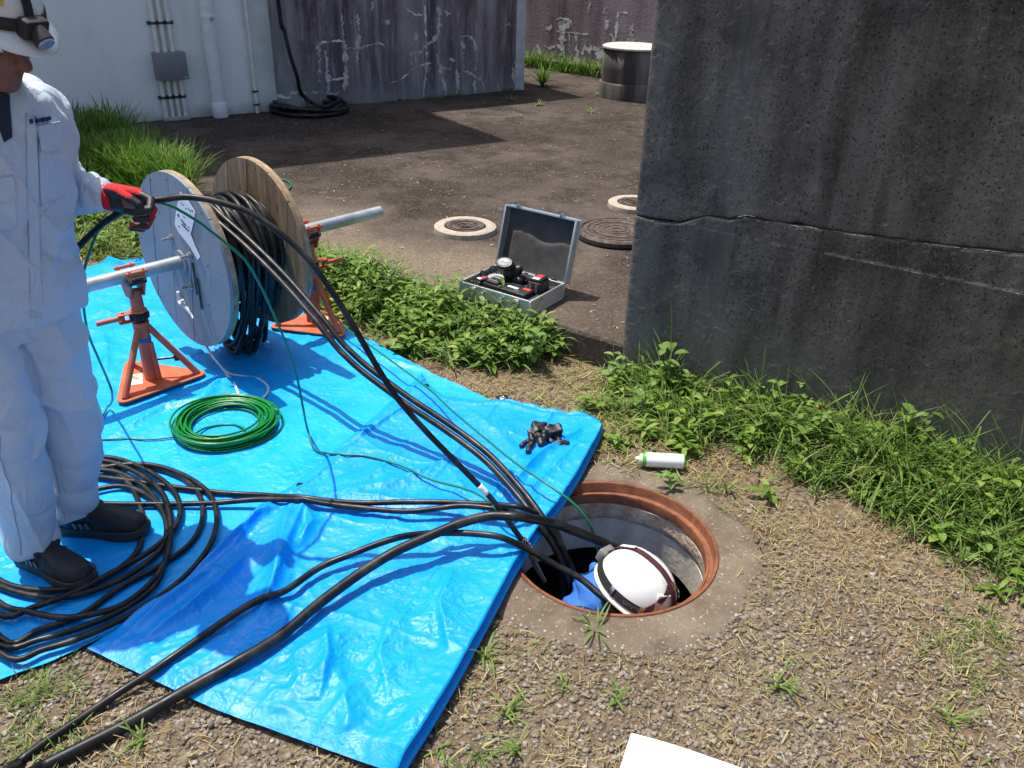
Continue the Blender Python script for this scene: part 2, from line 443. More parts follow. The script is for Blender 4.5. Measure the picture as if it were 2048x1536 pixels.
wall_lime(1.0, 1.5, lambda s: crack_z(s) - .004, .005, 5); wall_lime(.32, .74, lambda s: .7375 + 0 * s, .003, 6); wall_lime(.78, 1.45, lambda s: .733 + 0 * s, .003, 7)

# ---- white building at the back left
m = Mat('white_painted_wall', (.7, .72, .72), .7)
m.worldpos()
c = m.mix(m.ramp(m.noise(1.3, 4), [(.35, 0.0), (.7, 1.0)]), (.74, .775, .745), (.83, .86, .83))
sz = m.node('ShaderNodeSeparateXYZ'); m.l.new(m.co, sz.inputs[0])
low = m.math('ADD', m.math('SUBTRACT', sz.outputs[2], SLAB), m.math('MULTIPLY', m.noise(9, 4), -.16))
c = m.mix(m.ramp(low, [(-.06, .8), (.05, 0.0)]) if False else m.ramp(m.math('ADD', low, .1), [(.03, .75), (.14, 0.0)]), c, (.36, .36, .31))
c = m.mix(m.ramp(m.noise(5, 5, .6, m.mapped((1, 1, .12), src=m.co)), [(.54, 0.0), (.78, .5)]), c, (.52, .52, .46))
c = m.mix(m.ramp(m.noise(26, 6, .7), [(.62, 0.0), (.72, .35)]), c, (.42, .42, .38))
du = m.node('ShaderNodeVectorMath', operation='DOT_PRODUCT'); m.l.new(m.co, du.inputs[0]); du.inputs[1].default_value = (BD.x, BD.y, 0)
uu = m.math('ADD', m.math('SUBTRACT', du.outputs['Value'], BW0.dot(BD)), m.math('MULTIPLY', m.math('SUBTRACT', m.noise(4, 5), .5), .35))
c = m.mix(m.ramp(m.math('MULTIPLY', uu, .4), [(.64, 0.0), (.74, .8)]), c, m.mix(m.ramp(m.noise(6, 5, .6, m.mapped((1, 1, .15), src=m.co)), [(.35, 0.0), (.65, 1.0)]), (.34, .36, .33), (.52, .53, .5)))
m.color(c); m.bump(m.noise(90, 3), .15, .004)
WHITEW = m.m
def on_back(u, z, out=0.0): return BW0 + BD * u + BN * out + Vector((0, 0, z))
bld = thing('white_building', 'white painted building with pipes and a grey box on its wall, back left', 'building', on_back(-2, 0))
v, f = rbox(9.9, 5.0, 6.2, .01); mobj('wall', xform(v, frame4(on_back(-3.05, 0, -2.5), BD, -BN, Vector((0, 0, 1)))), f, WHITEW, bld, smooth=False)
CONCL = flat('pale_concrete', (.42, .41, .39), .85, var=.25, scale=8)
v, f = rbox(10.6, 5.1, .25, .01); mobj('roof', xform(v, frame4(on_back(-3.05, 6.2, -2.5), BD, -BN, Vector((0, 0, 1)))), f, CONCL, bld, smooth=False)

# ---- stained water tank wall next to it
m = Mat('lime_stained_concrete', (.18, .16, .18), .9)
m.worldpos()
ex = m.mapped((1, 1, .1), src=m.co)
s1 = m.noise(5, 6, .62, ex); s2 = m.noise(14, 5, .6, ex); bl = m.noise(1.5, 5)
c = m.mix(m.ramp(s1, [(.36, 0.0), (.62, 1.0)]), (.075, .050, .056), (.31, .275, .275))
c = m.mix(m.ramp(bl, [(.4, 0.0), (.62, .8)]), c, (.115, .09, .096))
c = m.mix(m.ramp(s2, [(.52, 0.0), (.74, .65)]), c, (.42, .41, .42))
c = m.mix(m.ramp(m.noise(24, 6, .7, m.mapped((1, 1, .35), src=m.co)), [(.56, 0.0), (.72, .6)]), c, (.4, .39, .4))
c = m.mix(m.ramp(m.noise(30, 6, .7), [(.58, 0.0), (.7, .7)]), c, (.05, .045, .055))
sz = m.node('ShaderNodeSeparateXYZ'); m.l.new(m.co, sz.inputs[0])
foot = m.math('ADD', sz.outputs[2], m.math('MULTIPLY', m.noise(7, 5), .5))
c = m.mix(m.ramp(foot, [(.42, .55), (.62, 0.0)]), c, (.25, .25, .25))
du = m.node('ShaderNodeVectorMath', operation='DOT_PRODUCT'); m.l.new(m.co, du.inputs[0]); du.inputs[1].default_value = (BD.x, BD.y, 0)
uu = m.math('ADD', m.math('SUBTRACT', du.outputs['Value'], BW0.dot(BD)), m.math('MULTIPLY', m.math('SUBTRACT', m.noise(5, 5), .5), .5))
c = m.mix(m.ramp(m.math('MULTIPLY', uu, .4), [(.78, .85), (.93, 0.0)]), c, m.mix(m.ramp(m.noise(8, 6, .65, m.mapped((1, 1, .2), src=m.co)), [(.35, 0.0), (.65, 1.0)]), (.22, .22, .21), (.42, .42, .4)))
m.color(c); m.bump(m.noise(40, 5), .5, .01)
STAINC = m.m
LIME = flat('white_lime', (.76, .76, .74), .9, var=.3, scale=25)
LIMEG = flat('grey_lime', (.52, .51, .49), .9, var=.4, scale=25)
tank = thing('water_tank', 'dark purplish concrete tank wall streaked with lime behind the hose coil', 'water tank', on_back(3.4, 0))
# slightly bulging front
nu = 60; us = np.linspace(1.86, 4.8, nu); bulge = -.03 + .05 * np.sin(np.pi * (us - 1.86) / 2.94)
V = []; 
for u, o in zip(us, bulge): 
    for z in (0, .5, 1.0, 1.6, 2.36): V.append(on_back(u, z, o - .03))
F = list(map(tuple, grid_faces(nu, 5)))
o0 = len(V)
for u, o in ((1.86, -3.2), (4.8, -3.2)):
    for z in (0, 2.36): V.append(on_back(u, z, o))
F += [(0, o0, o0 + 1, 4), ((nu - 1) * 5, o0 + 2, o0 + 3, (nu - 1) * 5 + 4)]
F.append(tuple([k * 5 + 4 for k in range(nu)] + [o0 + 3, o0 + 1]))
mobj('tank_wall', V, F, STAINC, tank, smooth=False)
def tank_o(u): return float(np.interp(u, us, bulge)) - .03
def back_uv(px, py, off=-.03):
    r_ = ray(px, py); t_ = (BW0 + BN * off - Vector((0, 0, CAM_H))).dot(BN) / r_.dot(BN); q = Vector((0, 0, CAM_H)) + r_ * t_
    return (q - BW0).dot(BD), q.z
v, f = rbox(.12, .03, 2.3, .006); mobj('corner_plaster', xform(v, frame4(on_back(4.745, .02, tank_o(4.75) + .006), BD, -BN, Vector((0, 0, 1)))), f, flat('grey_plaster', (.5, .52, .52), .85, var=.3, scale=6), tank, smooth=False)
def streak(host, uvz, wid, place, mat, seed):
    """a thin raised lime run: uvz list of (u, z) points"""
    P = catmull([Vector((u, z, 0)) for u, z in uvz], .012); n = len(P); L = []; Rr = []
    for k, p in enumerate(P):
        t = (P[min(k + 1, n - 1)] - P[max(k - 1, 0)]); t = Vector((t.x, t.y, 0)).normalized() if t.length > 0 else Vector((1, 0, 0)); nn = Vector((-t.y, t.x, 0))
        w = wid * 1.5 * max(.08, 3.0 * float(fbm(np.array(k * .22), np.array(seed * 3.1), 61, 3)) - .75) * (math.sin(math.pi * (k + .4) / (n + .2)) ** .5)
        j = Vector((random.uniform(-1, 1), random.uniform(-1, 1), 0)) * wid * .42
        L.append(p + nn * w / 2 + j); Rr.append(p - nn * w / 2 + j)
    v = []
    for lst, e in ((L, 0.0), (L, .0008), (Rr, .0008), (Rr, 0.0)): v += [place(q.x, q.y, e) for q in lst]
    f = []
    for a_ in range(3):
        for k in range(n - 1): f.append((a_ * n + k, a_ * n + k + 1, (a_ + 1) * n + k + 1, (a_ + 1) * n + k))
    return v, f
def zo(X, Y): return 500 + X / 2.498, Y / 2.498        # a zoomed view of the photograph, for reading the cracks off
tank_cracks = [([(330, 250), (345, 222), (390, 208), (465, 205)], .02), ([(455, 55), (462, 130), (470, 205), (485, 250)], .016), ([(470, 205), (480, 330), (470, 460)], .035),
    ([(345, 235), (350, 320), (345, 420)], .05), ([(375, 250), (385, 330), (390, 470)], .03), ([(485, 240), (560, 235), (640, 215), (675, 240)], .02),
    ([(868, 20), (872, 120), (876, 240)], .022), ([(775, 262), (850, 260), (870, 230), (930, 190)], .022), ([(876, 250), (880, 330), (868, 400), (862, 480)], .025),
    ([(700, 410), (755, 392), (800, 350), (850, 325), (900, 315)], .016), ([(800, 265), (800, 320)], .02), ([(820, 265), (825, 310)], .018),
    ([(1050, 180), (1110, 190), (1130, 260), (1125, 350)], .028), ([(1060, 200), (1062, 300)], .04), ([(930, 270), (945, 330), (1000, 345)], .02), ([(945, 330), (960, 390), (980, 470)], .04),
    ([(1030, 350), (1040, 420), (1030, 470)], .035), ([(1060, 350), (1110, 370), (1150, 395), (1165, 320)], .02), ([(1120, 400), (1125, 470)], .03), ([(1160, 400), (1175, 460)], .025), ([(1240, 410), (1255, 465)], .03),
    ([(380, 405), (450, 392), (490, 385)], .014), ([(250, 470), (330, 460), (420, 470), (450, 455)], .02), ([(265, 470), (270, 505)], .03), ([(80, 500), (140, 480), (200, 490), (215, 465), (260, 460)], .02),
    ([(940, 30), (940, 190)], .04), ([(610, 10), (600, 60)], .025), ([(680, 100), (684, 120)], .03), ([(825, 165), (830, 200)], .035), ([(905, 190), (930, 185)], .03),
    ([(535, 70), (540, 180), (530, 330)], .03), ([(1330, 310), (1320, 380), (1345, 440)], .03), ([(1255, 145), (1300, 120), (1305, 140)], .014), ([(780, 45), (820, 70), (860, 75)], .016), ([(965, 50), (985, 70), (1000, 60)], .03), ([(985, 295), (1030, 300)], .02)]
for k, (pl, w) in enumerate(tank_cracks):
    uvz = [back_uv(*zo(X, Y)) for X, Y in pl]
    v, f = streak(tank, uvz, w, lambda u, z, e: on_back(u, z, tank_o(u) + e), LIME, k)
    mobj('lime_streak', v, f, LIMEG if w > .026 or k % 3 else LIME, tank, smooth=False)

m = Mat('lime_concrete_painted_sunlight', (.3, .25, .27), .9); m.worldpos()  # paler, pinker copy of the tank concrete; grazing sunlight put into its colour
c = m.mix(m.ramp(m.noise(6, 6, .62, m.mapped((1, 1, .1), src=m.co)), [(.36, 0.0), (.64, 1.0)]), (.15, .108, .118), (.34, .275, .285)); c = m.mix(m.ramp(m.noise(1.3, 5), [(.45, 0.0), (.65, .6)]), c, (.42, .36, .37)); c = m.mix(m.ramp(m.noise(30, 6, .7), [(.58, 0.0), (.7, .6)]), c, (.09, .065, .07)); m.color(c); m.bump(m.noise(40, 5), .4, .01); FARC = m.m
# ---- the farther lime stained wall
f0 = at(1060, 130, SLAB); f1 = at(1205, 148, SLAB); f0.z = f1.z = 0
FD = Matrix.Rotation(R(-7), 3, 'Z') @ (f1 - f0).normalized(); FN = Vector((FD.y, -FD.x, 0))
if FN.y > 0: FN = -FN
f0 = f0 - FN * .10; 
far = thing('far_concrete_wall', 'far concrete wall with bold white lime runs, beyond the round riser', 'wall', f0)
v, f = rbox(7.0, .3, 2.4, .01)
mobj('wall_body', xform(v, frame4(f0 + FD * 2.6 - FN * .15, FD, -FN, Vector((0, 0, 1)))), f, FARC, far, smooth=False)
v, f = rbox(7.0, .16, .1 + SLAB, .008); mobj('footing', xform(v, frame4(f0 + FD * 2.6 + FN * .08, FD, -FN, Vector((0, 0, 1)))), f, flat('footing_concrete', (.10, .075, .06), .9, var=.3, scale=12), far, smooth=False)
def far_uv(px, py):
    r_ = ray(px, py); t_ = (f0 - Vector((0, 0, CAM_H))).dot(FN) / r_.dot(FN); q = Vector((0, 0, CAM_H)) + r_ * t_
    return (q - f0).dot(FD), q.z
far_cracks = [([(1535, 95), (1555, 92), (1600, 105), (1605, 140)], .03), ([(1555, 95), (1560, 150), (1545, 155)], .09), ([(1590, 105), (1585, 145)], .05), ([(1530, 155), (1580, 160), (1620, 165), (1690, 172)], .03), ([(1555, 155), (1560, 220), (1548, 330)], .10),
    ([(1595, 175), (1600, 260)], .05), ([(1630, 165), (1635, 240), (1628, 330)], .08), ([(1700, 230), (1695, 300)], .06), ([(1740, 235), (1748, 340)], .07), ([(1440, 220), (1445, 280), (1450, 320)], .05), ([(1465, 225), (1490, 240), (1520, 230)], .04),
    ([(1838, 60), (1832, 140), (1822, 215)], .04), ([(1785, 100), (1778, 150)], .05), ([(1775, 40), (1765, 75)], .05), ([(1700, 10), (1690, 60)], .03), ([(1670, 230), (1665, 270)], .05), ([(1480, 140), (1500, 150)], .03), ([(1800, 170), (1820, 215)], .05), ([(1840, 62), (1890, 66)], .02), ([(1660, 250), (1720, 240), (1760, 250)], .04), ([(1910, 120), (1905, 215)], .12), ([(1505, 120), (1502, 150)], .04)]
for k, (pl, w) in enumerate(far_cracks):
    uvz = [far_uv(*zo(X, Y)) for X, Y in pl]
    v, f = streak(far, uvz, w * .8, lambda u, z, e: f0 + FD * u + FN * (e + .001) + Vector((0, 0, z)), LIME, k + 50)
    mobj('lime_streak', v, f, LIME, far, smooth=False)

# ---- round concrete riser with its lid
m = Mat('riser_concrete', (.12, .1, .085), .9); m.worldpos()
c = m.mix(m.ramp(m.noise(6, 5, .6, m.mapped((1, 1, .1), src=m.co)), [(.4, 0.0), (.66, 1.0)]), (.05, .043, .036), (.2, .165, .135)); m.color(c); m.bump(m.noise(60, 4), .4, .006)
RISERC = m.m
rc = Vector((1.225, 9.93, SLAB)); rr = .335
ris = thing('concrete_riser', 'round dark concrete manhole riser with pale lid beside the far wall', 'riser', rc)
v, f = lathe([(rr + .02, -.02), (rr + .02, .15), (rr + .012, .165), (rr, .17)], 40); mobj('base_ring', xform(v, Matrix.Translation(rc)), f, RISERC, ris)
v, f = lathe([(rr - .004, .16), (rr, .3), (rr - .005, .505), (0, .505)], 40); mobj('shaft', xform(v, Matrix.Translation(rc)), f, RISERC, ris)
v, f = lathe([(0, .507), (rr - .01, .507), (rr + .01, .512), (rr + .01, .528), (rr - .005, .535), (.25, .54), (0, .543)], 40)
sharp(mobj('lid', xform(v, Matrix.Translation(rc)), f, flat('pale_lid_concrete', (.5, .47, .42), .85, var=.25, scale=9), ris))

# ================================================================ wall fittings at the back
PVC = flat('aged_white_pvc', (.72, .74, .74), .4, var=.12, scale=14)
PVCG = flat('pale_grey_conduit', (.74, .72, .66), .45, var=.15, scale=14)
STEELD = flat('dark_clamp_steel', (.08, .08, .08), .5, .6, var=.3)
BOXG = flat('grey_box_paint', (.2, .2, .21), .5, var=.12, scale=10)
dp = thing('downpipe', 'thick white downpipe running down the white wall', 'downpipe', on_back(1.315, SLAB))
v, f = cyl(on_back(1.315, SLAB + .12, .085), on_back(1.315, 6.1, .085), .062, 24); MB().add(v, f).build('pipe', PVC, dp)
v, f = lathe([(.066, 0), (.07, .01), (.07, .13), (.063, .14)], 24); MB().add(xform(v, Matrix.Translation(on_back(1.315, SLAB + .002, .085))), f).build('boot', PVC, dp)
for z in (.99, 2.2):
    v, f = lathe([(.062, 0), (.0665, .003), (.0665, .03), (.062, .033)], 24); MB().add(xform(v, Matrix.Translation(on_back(1.315, z, .085))), f).build('bracket', PVC, dp)
v, f = cyl(on_back(1.331, .99, .145), on_back(1.331, .99, .152), .018, 14); MB().add(v, f).build('cap', flat('cap_grey', (.35, .36, .37)), dp)
tp = thing('thin_pipe', 'thin pale pipe down the white wall near the tank corner', 'pipe', on_back(1.68, SLAB))
v, f = cyl(on_back(1.68, SLAB, .03), on_back(1.68, 6.1, .03), .017, 14); MB().add(v, f).build('pipe', PVCG, tp)
for z in (.33, .21, 1.3):
    v, f = rbox(.06, .02, .018, .003); MB().add(xform(v, frame4(on_back(1.68, z, .04), BD, -BN, Vector((0, 0, 1)))), f).build('clamp', STEELD, tp)
jb = thing('junction_box', 'grey steel junction box with conduits above and below on the white wall', 'junction box', on_back(.94, SLAB))
v, f = rbox(.268, .11, .23, .006); MB().add(xform(v, frame4(on_back(.94, .495, .057), BD, -BN, Vector((0, 0, 1)))), f).build('enclosure', BOXG, jb)
v, f = rbox(.262, .008, .224, .003); MB().add(xform(v, frame4(on_back(.94, .498, .1165), BD, -BN, Vector((0, 0, 1)))), f).build('cover', BOXG, jb)
v, f = cyl(on_back(1.045, .515, .12), on_back(1.045, .515, .125), .007, 10); MB().add(v, f).build('screw', PVC, jb)
for u in (.857, .92, .985):
    v, f = cyl(on_back(u, .715, .04), on_back(u, 3.5, .04), .019, 14); MB().add(v, f).build('conduit', PVCG, jb)
for u in (.842, .9, .956, 1.012):
    v, f = cyl(on_back(u, SLAB, .04), on_back(u, .505, .04), .017, 14); MB().add(v, f).build('conduit', PVCG, jb)
for z, ua, ub in ((.945, .81, 1.03), (.325, .805, 1.045)):
    v, f = rbox(ub - ua, .022, .03, .003); MB().add(xform(v, frame4(on_back((ua + ub) / 2, z, .012), BD, -BN, Vector((0, 0, 1)))), f).build('rail', STEELD, jb)
    for u in ((.857, .92, .985) if z > .6 else (.842, .9, .956, 1.012)):
        v, f = lathe([(.018, 0), (.0225, .002), (.0225, .022), (.018, .024)], 14); MB().add(xform(v, Matrix.Translation(on_back(u, z + .003, .04))), f).build('clamp', STEELD, jb)
v, f = rbox(.23, .07, .035, .004); MB().add(xform(v, frame4(on_back(.925, SLAB, .04), BD, -BN, Vector((0, 0, 1)))), f).build('footing', CONCL, jb)

RUBBER = Mat('black_cable_jacket', (.012, .012, .014), .38, 0, .32)
RUBBER.roughness(RUBBER.ramp(RUBBER.noise(30, 4), [(.3, .3), (.7, .52)])); RUBBER.color(RUBBER.mix(RUBBER.ramp(RUBBER.noise(14, 5), [(.48, 0.0), (.72, 1.0)]), (.009, .009, .010), (.05, .046, .042))); RUBBER = RUBBER.m
# ---- hose hanging down the tank, coiled on the pavement
hose = thing('black_hose', 'black hose hanging down the stained tank wall into a flat coil', 'hose', at(618, 222, SLAB))
cc = (at(540, 222, SLAB) + at(697, 222, SLAB)) / 2; cr = (at(697, 222, SLAB) - at(540, 222, SLAB)).length / 2
P = []
for k in range(7 * 28):
    a = 2 * math.pi * k / 28; lay = k / 28
    r_ = cr * (.97 - .05 * (int(lay) % 4)) + .02 * math.sin(a * 1.3 + lay); P.append(cc + Vector((r_ * math.cos(a), r_ * math.sin(a), .022 + .02 * (lay / 1.7) * (.7 + .3 * math.sin(a * 2 + lay)))))
v, f = tube(catmull(P, .08), .019, 8); mobj('coil', v, f, RUBBER, hose)
hp = [on_back(1.93, 3.2, .06)] + [on_back(back_uv(px, py)[0], back_uv(px, py)[1], .05) for px, py in ((550, 0), (563, 60), (575, 110), (588, 150))] + [at(602, 186, Y=8.7), at(625, 206, SLAB + .05), at(650, 214, SLAB + .1), cc + Vector((cr * .8, .1, .1))]
v, f = tube(catmull(hp, .06), .019, 8); mobj('hanging_length', v, f, RUBBER, hose)

# ================================================================ manhole covers on the pavement
IRON = Mat('weathered_iron', (.07, .05, .042), .7, .35); IRON.color(IRON.mix(IRON.ramp(IRON.noise(25, 5), [(.4, 0.0), (.65, 1.0)]), (.06, .043, .036), (.14, .105, .088))); IRON.bump(IRON.noise(120, 3), .4, .003); IRON = IRON.m
RINGC = flat('ring_mortar', (.40, .345, .275), .9, var=.3, scale=45, bump=.5)
def iron_plate(r, h, seg=44):
    pr = [(0, h)]
    for q in (.12, .2, .34, .36, .5, .52, .66, .68, .8, .82, .93):
        up = q in (.12, .34, .52, .66, .82); pr.append((r * q, h + (.0 if up else .005)))
        pr.append((r * (q + .01), h + (.005 if up else .0)))
    pr += [(r * .97, h + .004), (r, h - .002), (r, 0)]
    return lathe(pr, seg)
def ringed_cover(c, ro, ri, label):
    t = thing('manhole_cover', label, 'manhole cover', c, 'manhole covers on the brown pavement')
    n = 60; V = []; prof = [(ri, .028), (ri + .004, .034), (ro - .012, .034), (ro - .003, .028), (ro, .0), (ro, -.02)]
    for r_, z in prof:
        for k in range(n):
            a = 2 * math.pi * k / n; w = 1 + .012 * (float(vnoise(np.array(k * .7), np.array(r_ * 40), 71)) - .5) * (r_ > ri + .005); V.append(c + Vector((r_ * w * math.cos(a), r_ * w * math.sin(a), z)))
    F = [(i_ * n + k, i_ * n + (k + 1) % n, (i_ + 1) * n + (k + 1) % n, (i_ + 1) * n + k) for i_ in range(len(prof) - 1) for k in range(n)]
    sharp(mobj('mortar_ring', V, [q[::-1] for q in F], RINGC, t))
    v, f = iron_plate(ri - .004, .026); MB().add(xform(v, Matrix.Translation(c + Vector((0, 0, .003)))), f).build('iron_lid', IRON, t)
c1 = (at(868, 450, SLAB + .03) + at(993, 453, SLAB + .03)) / 2; c1.z = SLAB
ringed_cover(c1, .19, .125, 'pale ringed small manhole cover left of the open toolbox')
c2 = at(1214, 403, SLAB + .03) + Vector((.185, 0, 0)); c2.z = SLAB
ringed_cover(c2, .18, .115, 'pale ringed manhole cover half hidden behind the dark wall')
c3 = at(1152, 465, SLAB + .03) + Vector((.25, .04, 0)); c3.z = SLAB
t = thing('manhole_cover', 'plain brown iron manhole cover between the toolbox and the dark wall', 'manhole cover', c3, 'manhole covers on the brown pavement')
v, f = lathe([(.24, .0), (.25, .012), (.25, .034), (.24, .044), (.222, .046), (.218, .04)], 56); MB().add(xform(v, Matrix.Translation(c3)), f).build('frame', IRON, t)
v, f = iron_plate(.217, .04, 56); MB().add(xform(v, Matrix.Translation(c3)), f).build('iron_lid', IRON, t)

# ================================================================ the open manhole
m = Mat('rust_frame', (.3, .1, .04), .75, .2)
m.color(m.mix(m.ramp(m.noise(22, 6, .65), [(.35, 0.0), (.65, 1.0)]), (.13, .043, .02), (.27, .10, .044))); m.bump(m.noise(150, 3), .4, .002); RUST = m.m
m = Mat('chamber_concrete', (.25, .24, .22), .9)
c = m.mix(m.ramp(m.noise(9, 5, .6, m.mapped((1, 1, .3))), [(.35, 0.0), (.65, 1.0)]), (.40, .36, .29), (.62, .57, .47)); c = m.mix(m.ramp(m.noise(40, 4), [(.6, 0.0), (.75, .6)]), c, (.7, .65, .55)); m.color(c); m.bump(m.noise(50, 5), .5, .006); CHAMB = m.m
m = Mat('neck_mortar', (.35, .28, .2), .9)
m.color(m.mix(m.ramp(m.noise(18, 6, .65), [(.38, 0.0), (.62, 1.0)]), (.34, .25, .16), (.6, .5, .37))); m.bump(m.noise(60, 5), .8, .01); NECK = m.m
m = Mat('collar_mortar', (.2, .16, .12), .95)
c = m.mix(m.ramp(m.noise(7, 5), [(.35, 0.0), (.65, 1.0)]), (.10, .075, .05), (.185, .145, .105)); c = m.mix(m.ramp(m.noise(90, 4), [(.55, 0.0), (.7, .6)]), c, (.28, .235, .185)); c = m.mix(m.ramp(m.voro(55), [(.0, 1.0), (.16, 1.0), (.2, 0.0)]), c, m.mix(m.ramp(m.noise(31), [(.45, 0.0), (.55, 1.0)]), (.12, .09, .065), (.42, .37, .3)))
m.color(c); m.bump(m.noise(60, 5), .6, .008); m.bump(m.noise(220, 3), .4, .003); COLLAR = m.m
man = thing('open_manhole', 'open round manhole with a rust orange iron frame and concrete neck', 'manhole', MH)
def ring_part(name, prof, mat, seg=96, rough=0.0, seed=0):
    V = []; 
    for r_, z in prof:
        for k in range(seg):
            a = 2 * math.pi * k / seg; w = rough * (float(fbm(np.array(math.cos(a) * 3 + r_ * 5), np.array(math.sin(a) * 3 + z * 14), seed, 4)) - .47)
            V.append(MH + Vector(((r_ + w) * math.cos(a), (r_ + w) * math.sin(a), z)))
    F = [(i_ * seg + (k + 1) % seg, i_ * seg + k, (i_ + 1) * seg + k, (i_ + 1) * seg + (k + 1) % seg) for i_ in range(len(prof) - 1) for k in range(seg)]
    ob = mobj(name, V, F, mat, man); sharp(ob, 45); return ob
ring_part('frame_ring', [(.343, -.01), (.343, .009), (.3405, .012), (.3325, .012), (.33, .009), (.329, -.021), (.327, -.023), (.317, -.024), (.315, -.021), (.3085, -.021), (.307, -.024), (.307, -.058), (.312, -.06), (.36, -.06)], RUST)
ring_part('neck', [(.35, -.059), (.307, -.062), (.308, -.08), (.306, -.105), (.312, -.128), (.318, -.132)], NECK, rough=.02, seed=81)
ring_part('chamber_ring', [(.33, -.130), (.312, -.132), (.312, -.22), (.313, -.265), (.33, -.277), (.62, -.279)], CHAMB, rough=.006, seed=83)
CHSHADE = flat('concrete_painted_shade', (.035, .034, .032), .8, var=.3, scale=9)  # near-black colour stands in for the shade deep in the chamber
ring_part('chamber_wall', [(.62, -.278), (.62, -1.5)], CHSHADE); 
v, f = lathe([(.0, -1.5), (.62, -1.5)], 48); mobj('chamber_floor', xform(v, Matrix.Translation(MH)), f, CHSHADE, man)
# uneven mortar collar round the frame
seg = 150; prof = [(.3425, -.02), (.3425, .008), (.36, .0095), (.385, .0085), (.41, .008), (.435, .005), (.46, .0), (.50, -.016)]
V = []
for i_, (r_, z) in enumerate(prof):
    for k in range(seg):
        a = 2 * math.pi * k / seg; ca, sa = math.cos(a), math.sin(a)
        w = (r_ - .3425) * 1.1 * (float(fbm(np.array(ca * 2.2), np.array(sa * 2.2), 91, 4)) - .42) + (.014 if i_ > 4 else 0) * float(vnoise(np.array(ca * 9), np.array(sa * 9), 92))
        rr_ = r_ + w; x, y = MH.x + rr_ * ca, MH.y + rr_ * sa
        V.append((x, y, z + (.006 * (float(fbm(np.array(x * 12), np.array(y * 12), 93, 4)) - .5) if i_ > 1 else 0)))
F = [(i_ * seg + k, i_ * seg + (k + 1) % seg, (i_ + 1) * seg + (k + 1) % seg, (i_ + 1) * seg + k) for i_ in range(len(prof) - 1) for k in range(seg)]
mobj('collar', V, [q[::-1] for q in F], COLLAR, man)

# ================================================================ blue tarps
def polyline(pts, n):
    P = catmull([Vector((x, y, 0)) for x, y in pts], .02); d = [0]
    for a_, b_ in zip(P, P[1:]): d.append(d[-1] + (b_ - a_).length)
    t = np.linspace(0, d[-1], n); return np.stack([np.interp(t, d, [p.x for p in P]), np.interp(t, d, [p.y for p in P])], 1)
def coons(b, r, t, l):
    """bottom, right, top, left boundaries (bottom/top left to right, left/right bottom to top)"""
    nu, nv = len(b), len(l); u = np.linspace(0, 1, nu)[:, None, None]; v = np.linspace(0, 1, nv)[None, :, None]
    S = (1 - v) * b[:, None] + v * t[:, None] + (1 - u) * l[None] + u * r[None]
    S -= (1 - u) * (1 - v) * b[0] + u * (1 - v) * b[-1] + (1 - u) * v * t[0] + u * v * t[-1]
    return S
def seg_dist(x, y, pl):
    """signed distance to an open polyline and arc parameter"""
    best = np.full(x.shape, 1e9); sg = np.zeros(x.shape); par = np.zeros(x.shape); L = 0; tot = sum(math.dist(a_, b_) for a_, b_ in zip(pl, pl[1:]))
    for a_, b_ in zip(pl, pl[1:]):
        dx, dy = b_[0] - a_[0], b_[1] - a_[1]; l = math.hypot(dx, dy)
        t = np.clip(((x - a_[0]) * dx + (y - a_[1]) * dy) / (l * l), 0, 1); qx = x - a_[0] - t * dx; qy = y - a_[1] - t * dy
        d = np.hypot(qx, qy); m_ = d < best; best = np.where(m_, d, best); sg = np.where(m_, (dx * qy - dy * qx) / l, sg); par = np.where(m_, (L + t * l) / tot, par); L += l
    return best, sg, par
def xy(px, py): q = at(px, py, .01); return (q.x, q.y)
def ridge(x, y, pl, h, w, ends=True):
    d, sg, par = seg_dist(x, y, pl); e = np.sin(np.pi * np.clip(par, 0.001, .999)) ** .5 if ends else 1
    return h * e * np.exp(-(np.abs(d) / w) ** 1.3)
def crease(x, y, pl, h, wl, wr):
    """a fold with one steep and one gentle side"""
    d, sg, par = seg_dist(x, y, pl); e = np.sin(np.pi * np.clip(par, .001, .999)) ** .5; w = np.where(sg > 0, wl, wr)
    return h * e * np.exp(-(np.abs(d) / w) ** 1.2)
def crumple(x, y, s, seed):
    wx = x + .05 * (vnoise(x * 5, y * 5, seed + 90) - .5); wy = y + .05 * (vnoise(x * 5 + 9, y * 5, seed + 91) - .5)
    h = 0
    for k, (fr, am) in enumerate(((6, .5), (11, .35), (19, .22), (34, .13), (60, .055))):
        a = .7 * k + seed; ca, sa = math.cos(a), math.sin(a)
        h = h + am * (1 - ridged((wx * ca + wy * sa) * fr, (-wx * sa + wy * ca) * fr, seed + k)) ** 1.6
    return h * s
m = Mat('blue_tarp', (.01, .33, .85), .3, 0, .38)
cl = m.mix(m.ramp(m.noise(3.0, 5), [(.3, 0.0), (.7, 1.0)]), (.0, .32, .90), (.002, .385, .95))
cl = m.mix(m.ramp(m.noise(40, 5, .7), [(.62, 0.0), (.8, .35)]), cl, (.04, .42, .93))
m.color(cl); m.roughness(m.ramp(m.noise(6, 5), [(.3, .30), (.7, .56)]))
wv = m.node('ShaderNodeVectorMath', operation='ADD'); wn_ = m.node('ShaderNodeTexNoise'); wn_.inputs['Scale'].default_value = 16; m.l.new(m.co, wn_.inputs['Vector'])
wsc = m.node('ShaderNodeVectorMath', operation='SCALE'); m.l.new(wn_.outputs['Color'], wsc.inputs[0]); wsc.inputs['Scale'].default_value = .05; m.l.new(m.co, wv.inputs[0]); m.l.new(wsc.outputs[0], wv.inputs[1]); wv = wv.outputs[0]
pm_ = m.ramp(m.noise(5.5, 4), [(.44, .06), (.6, 1.0)])
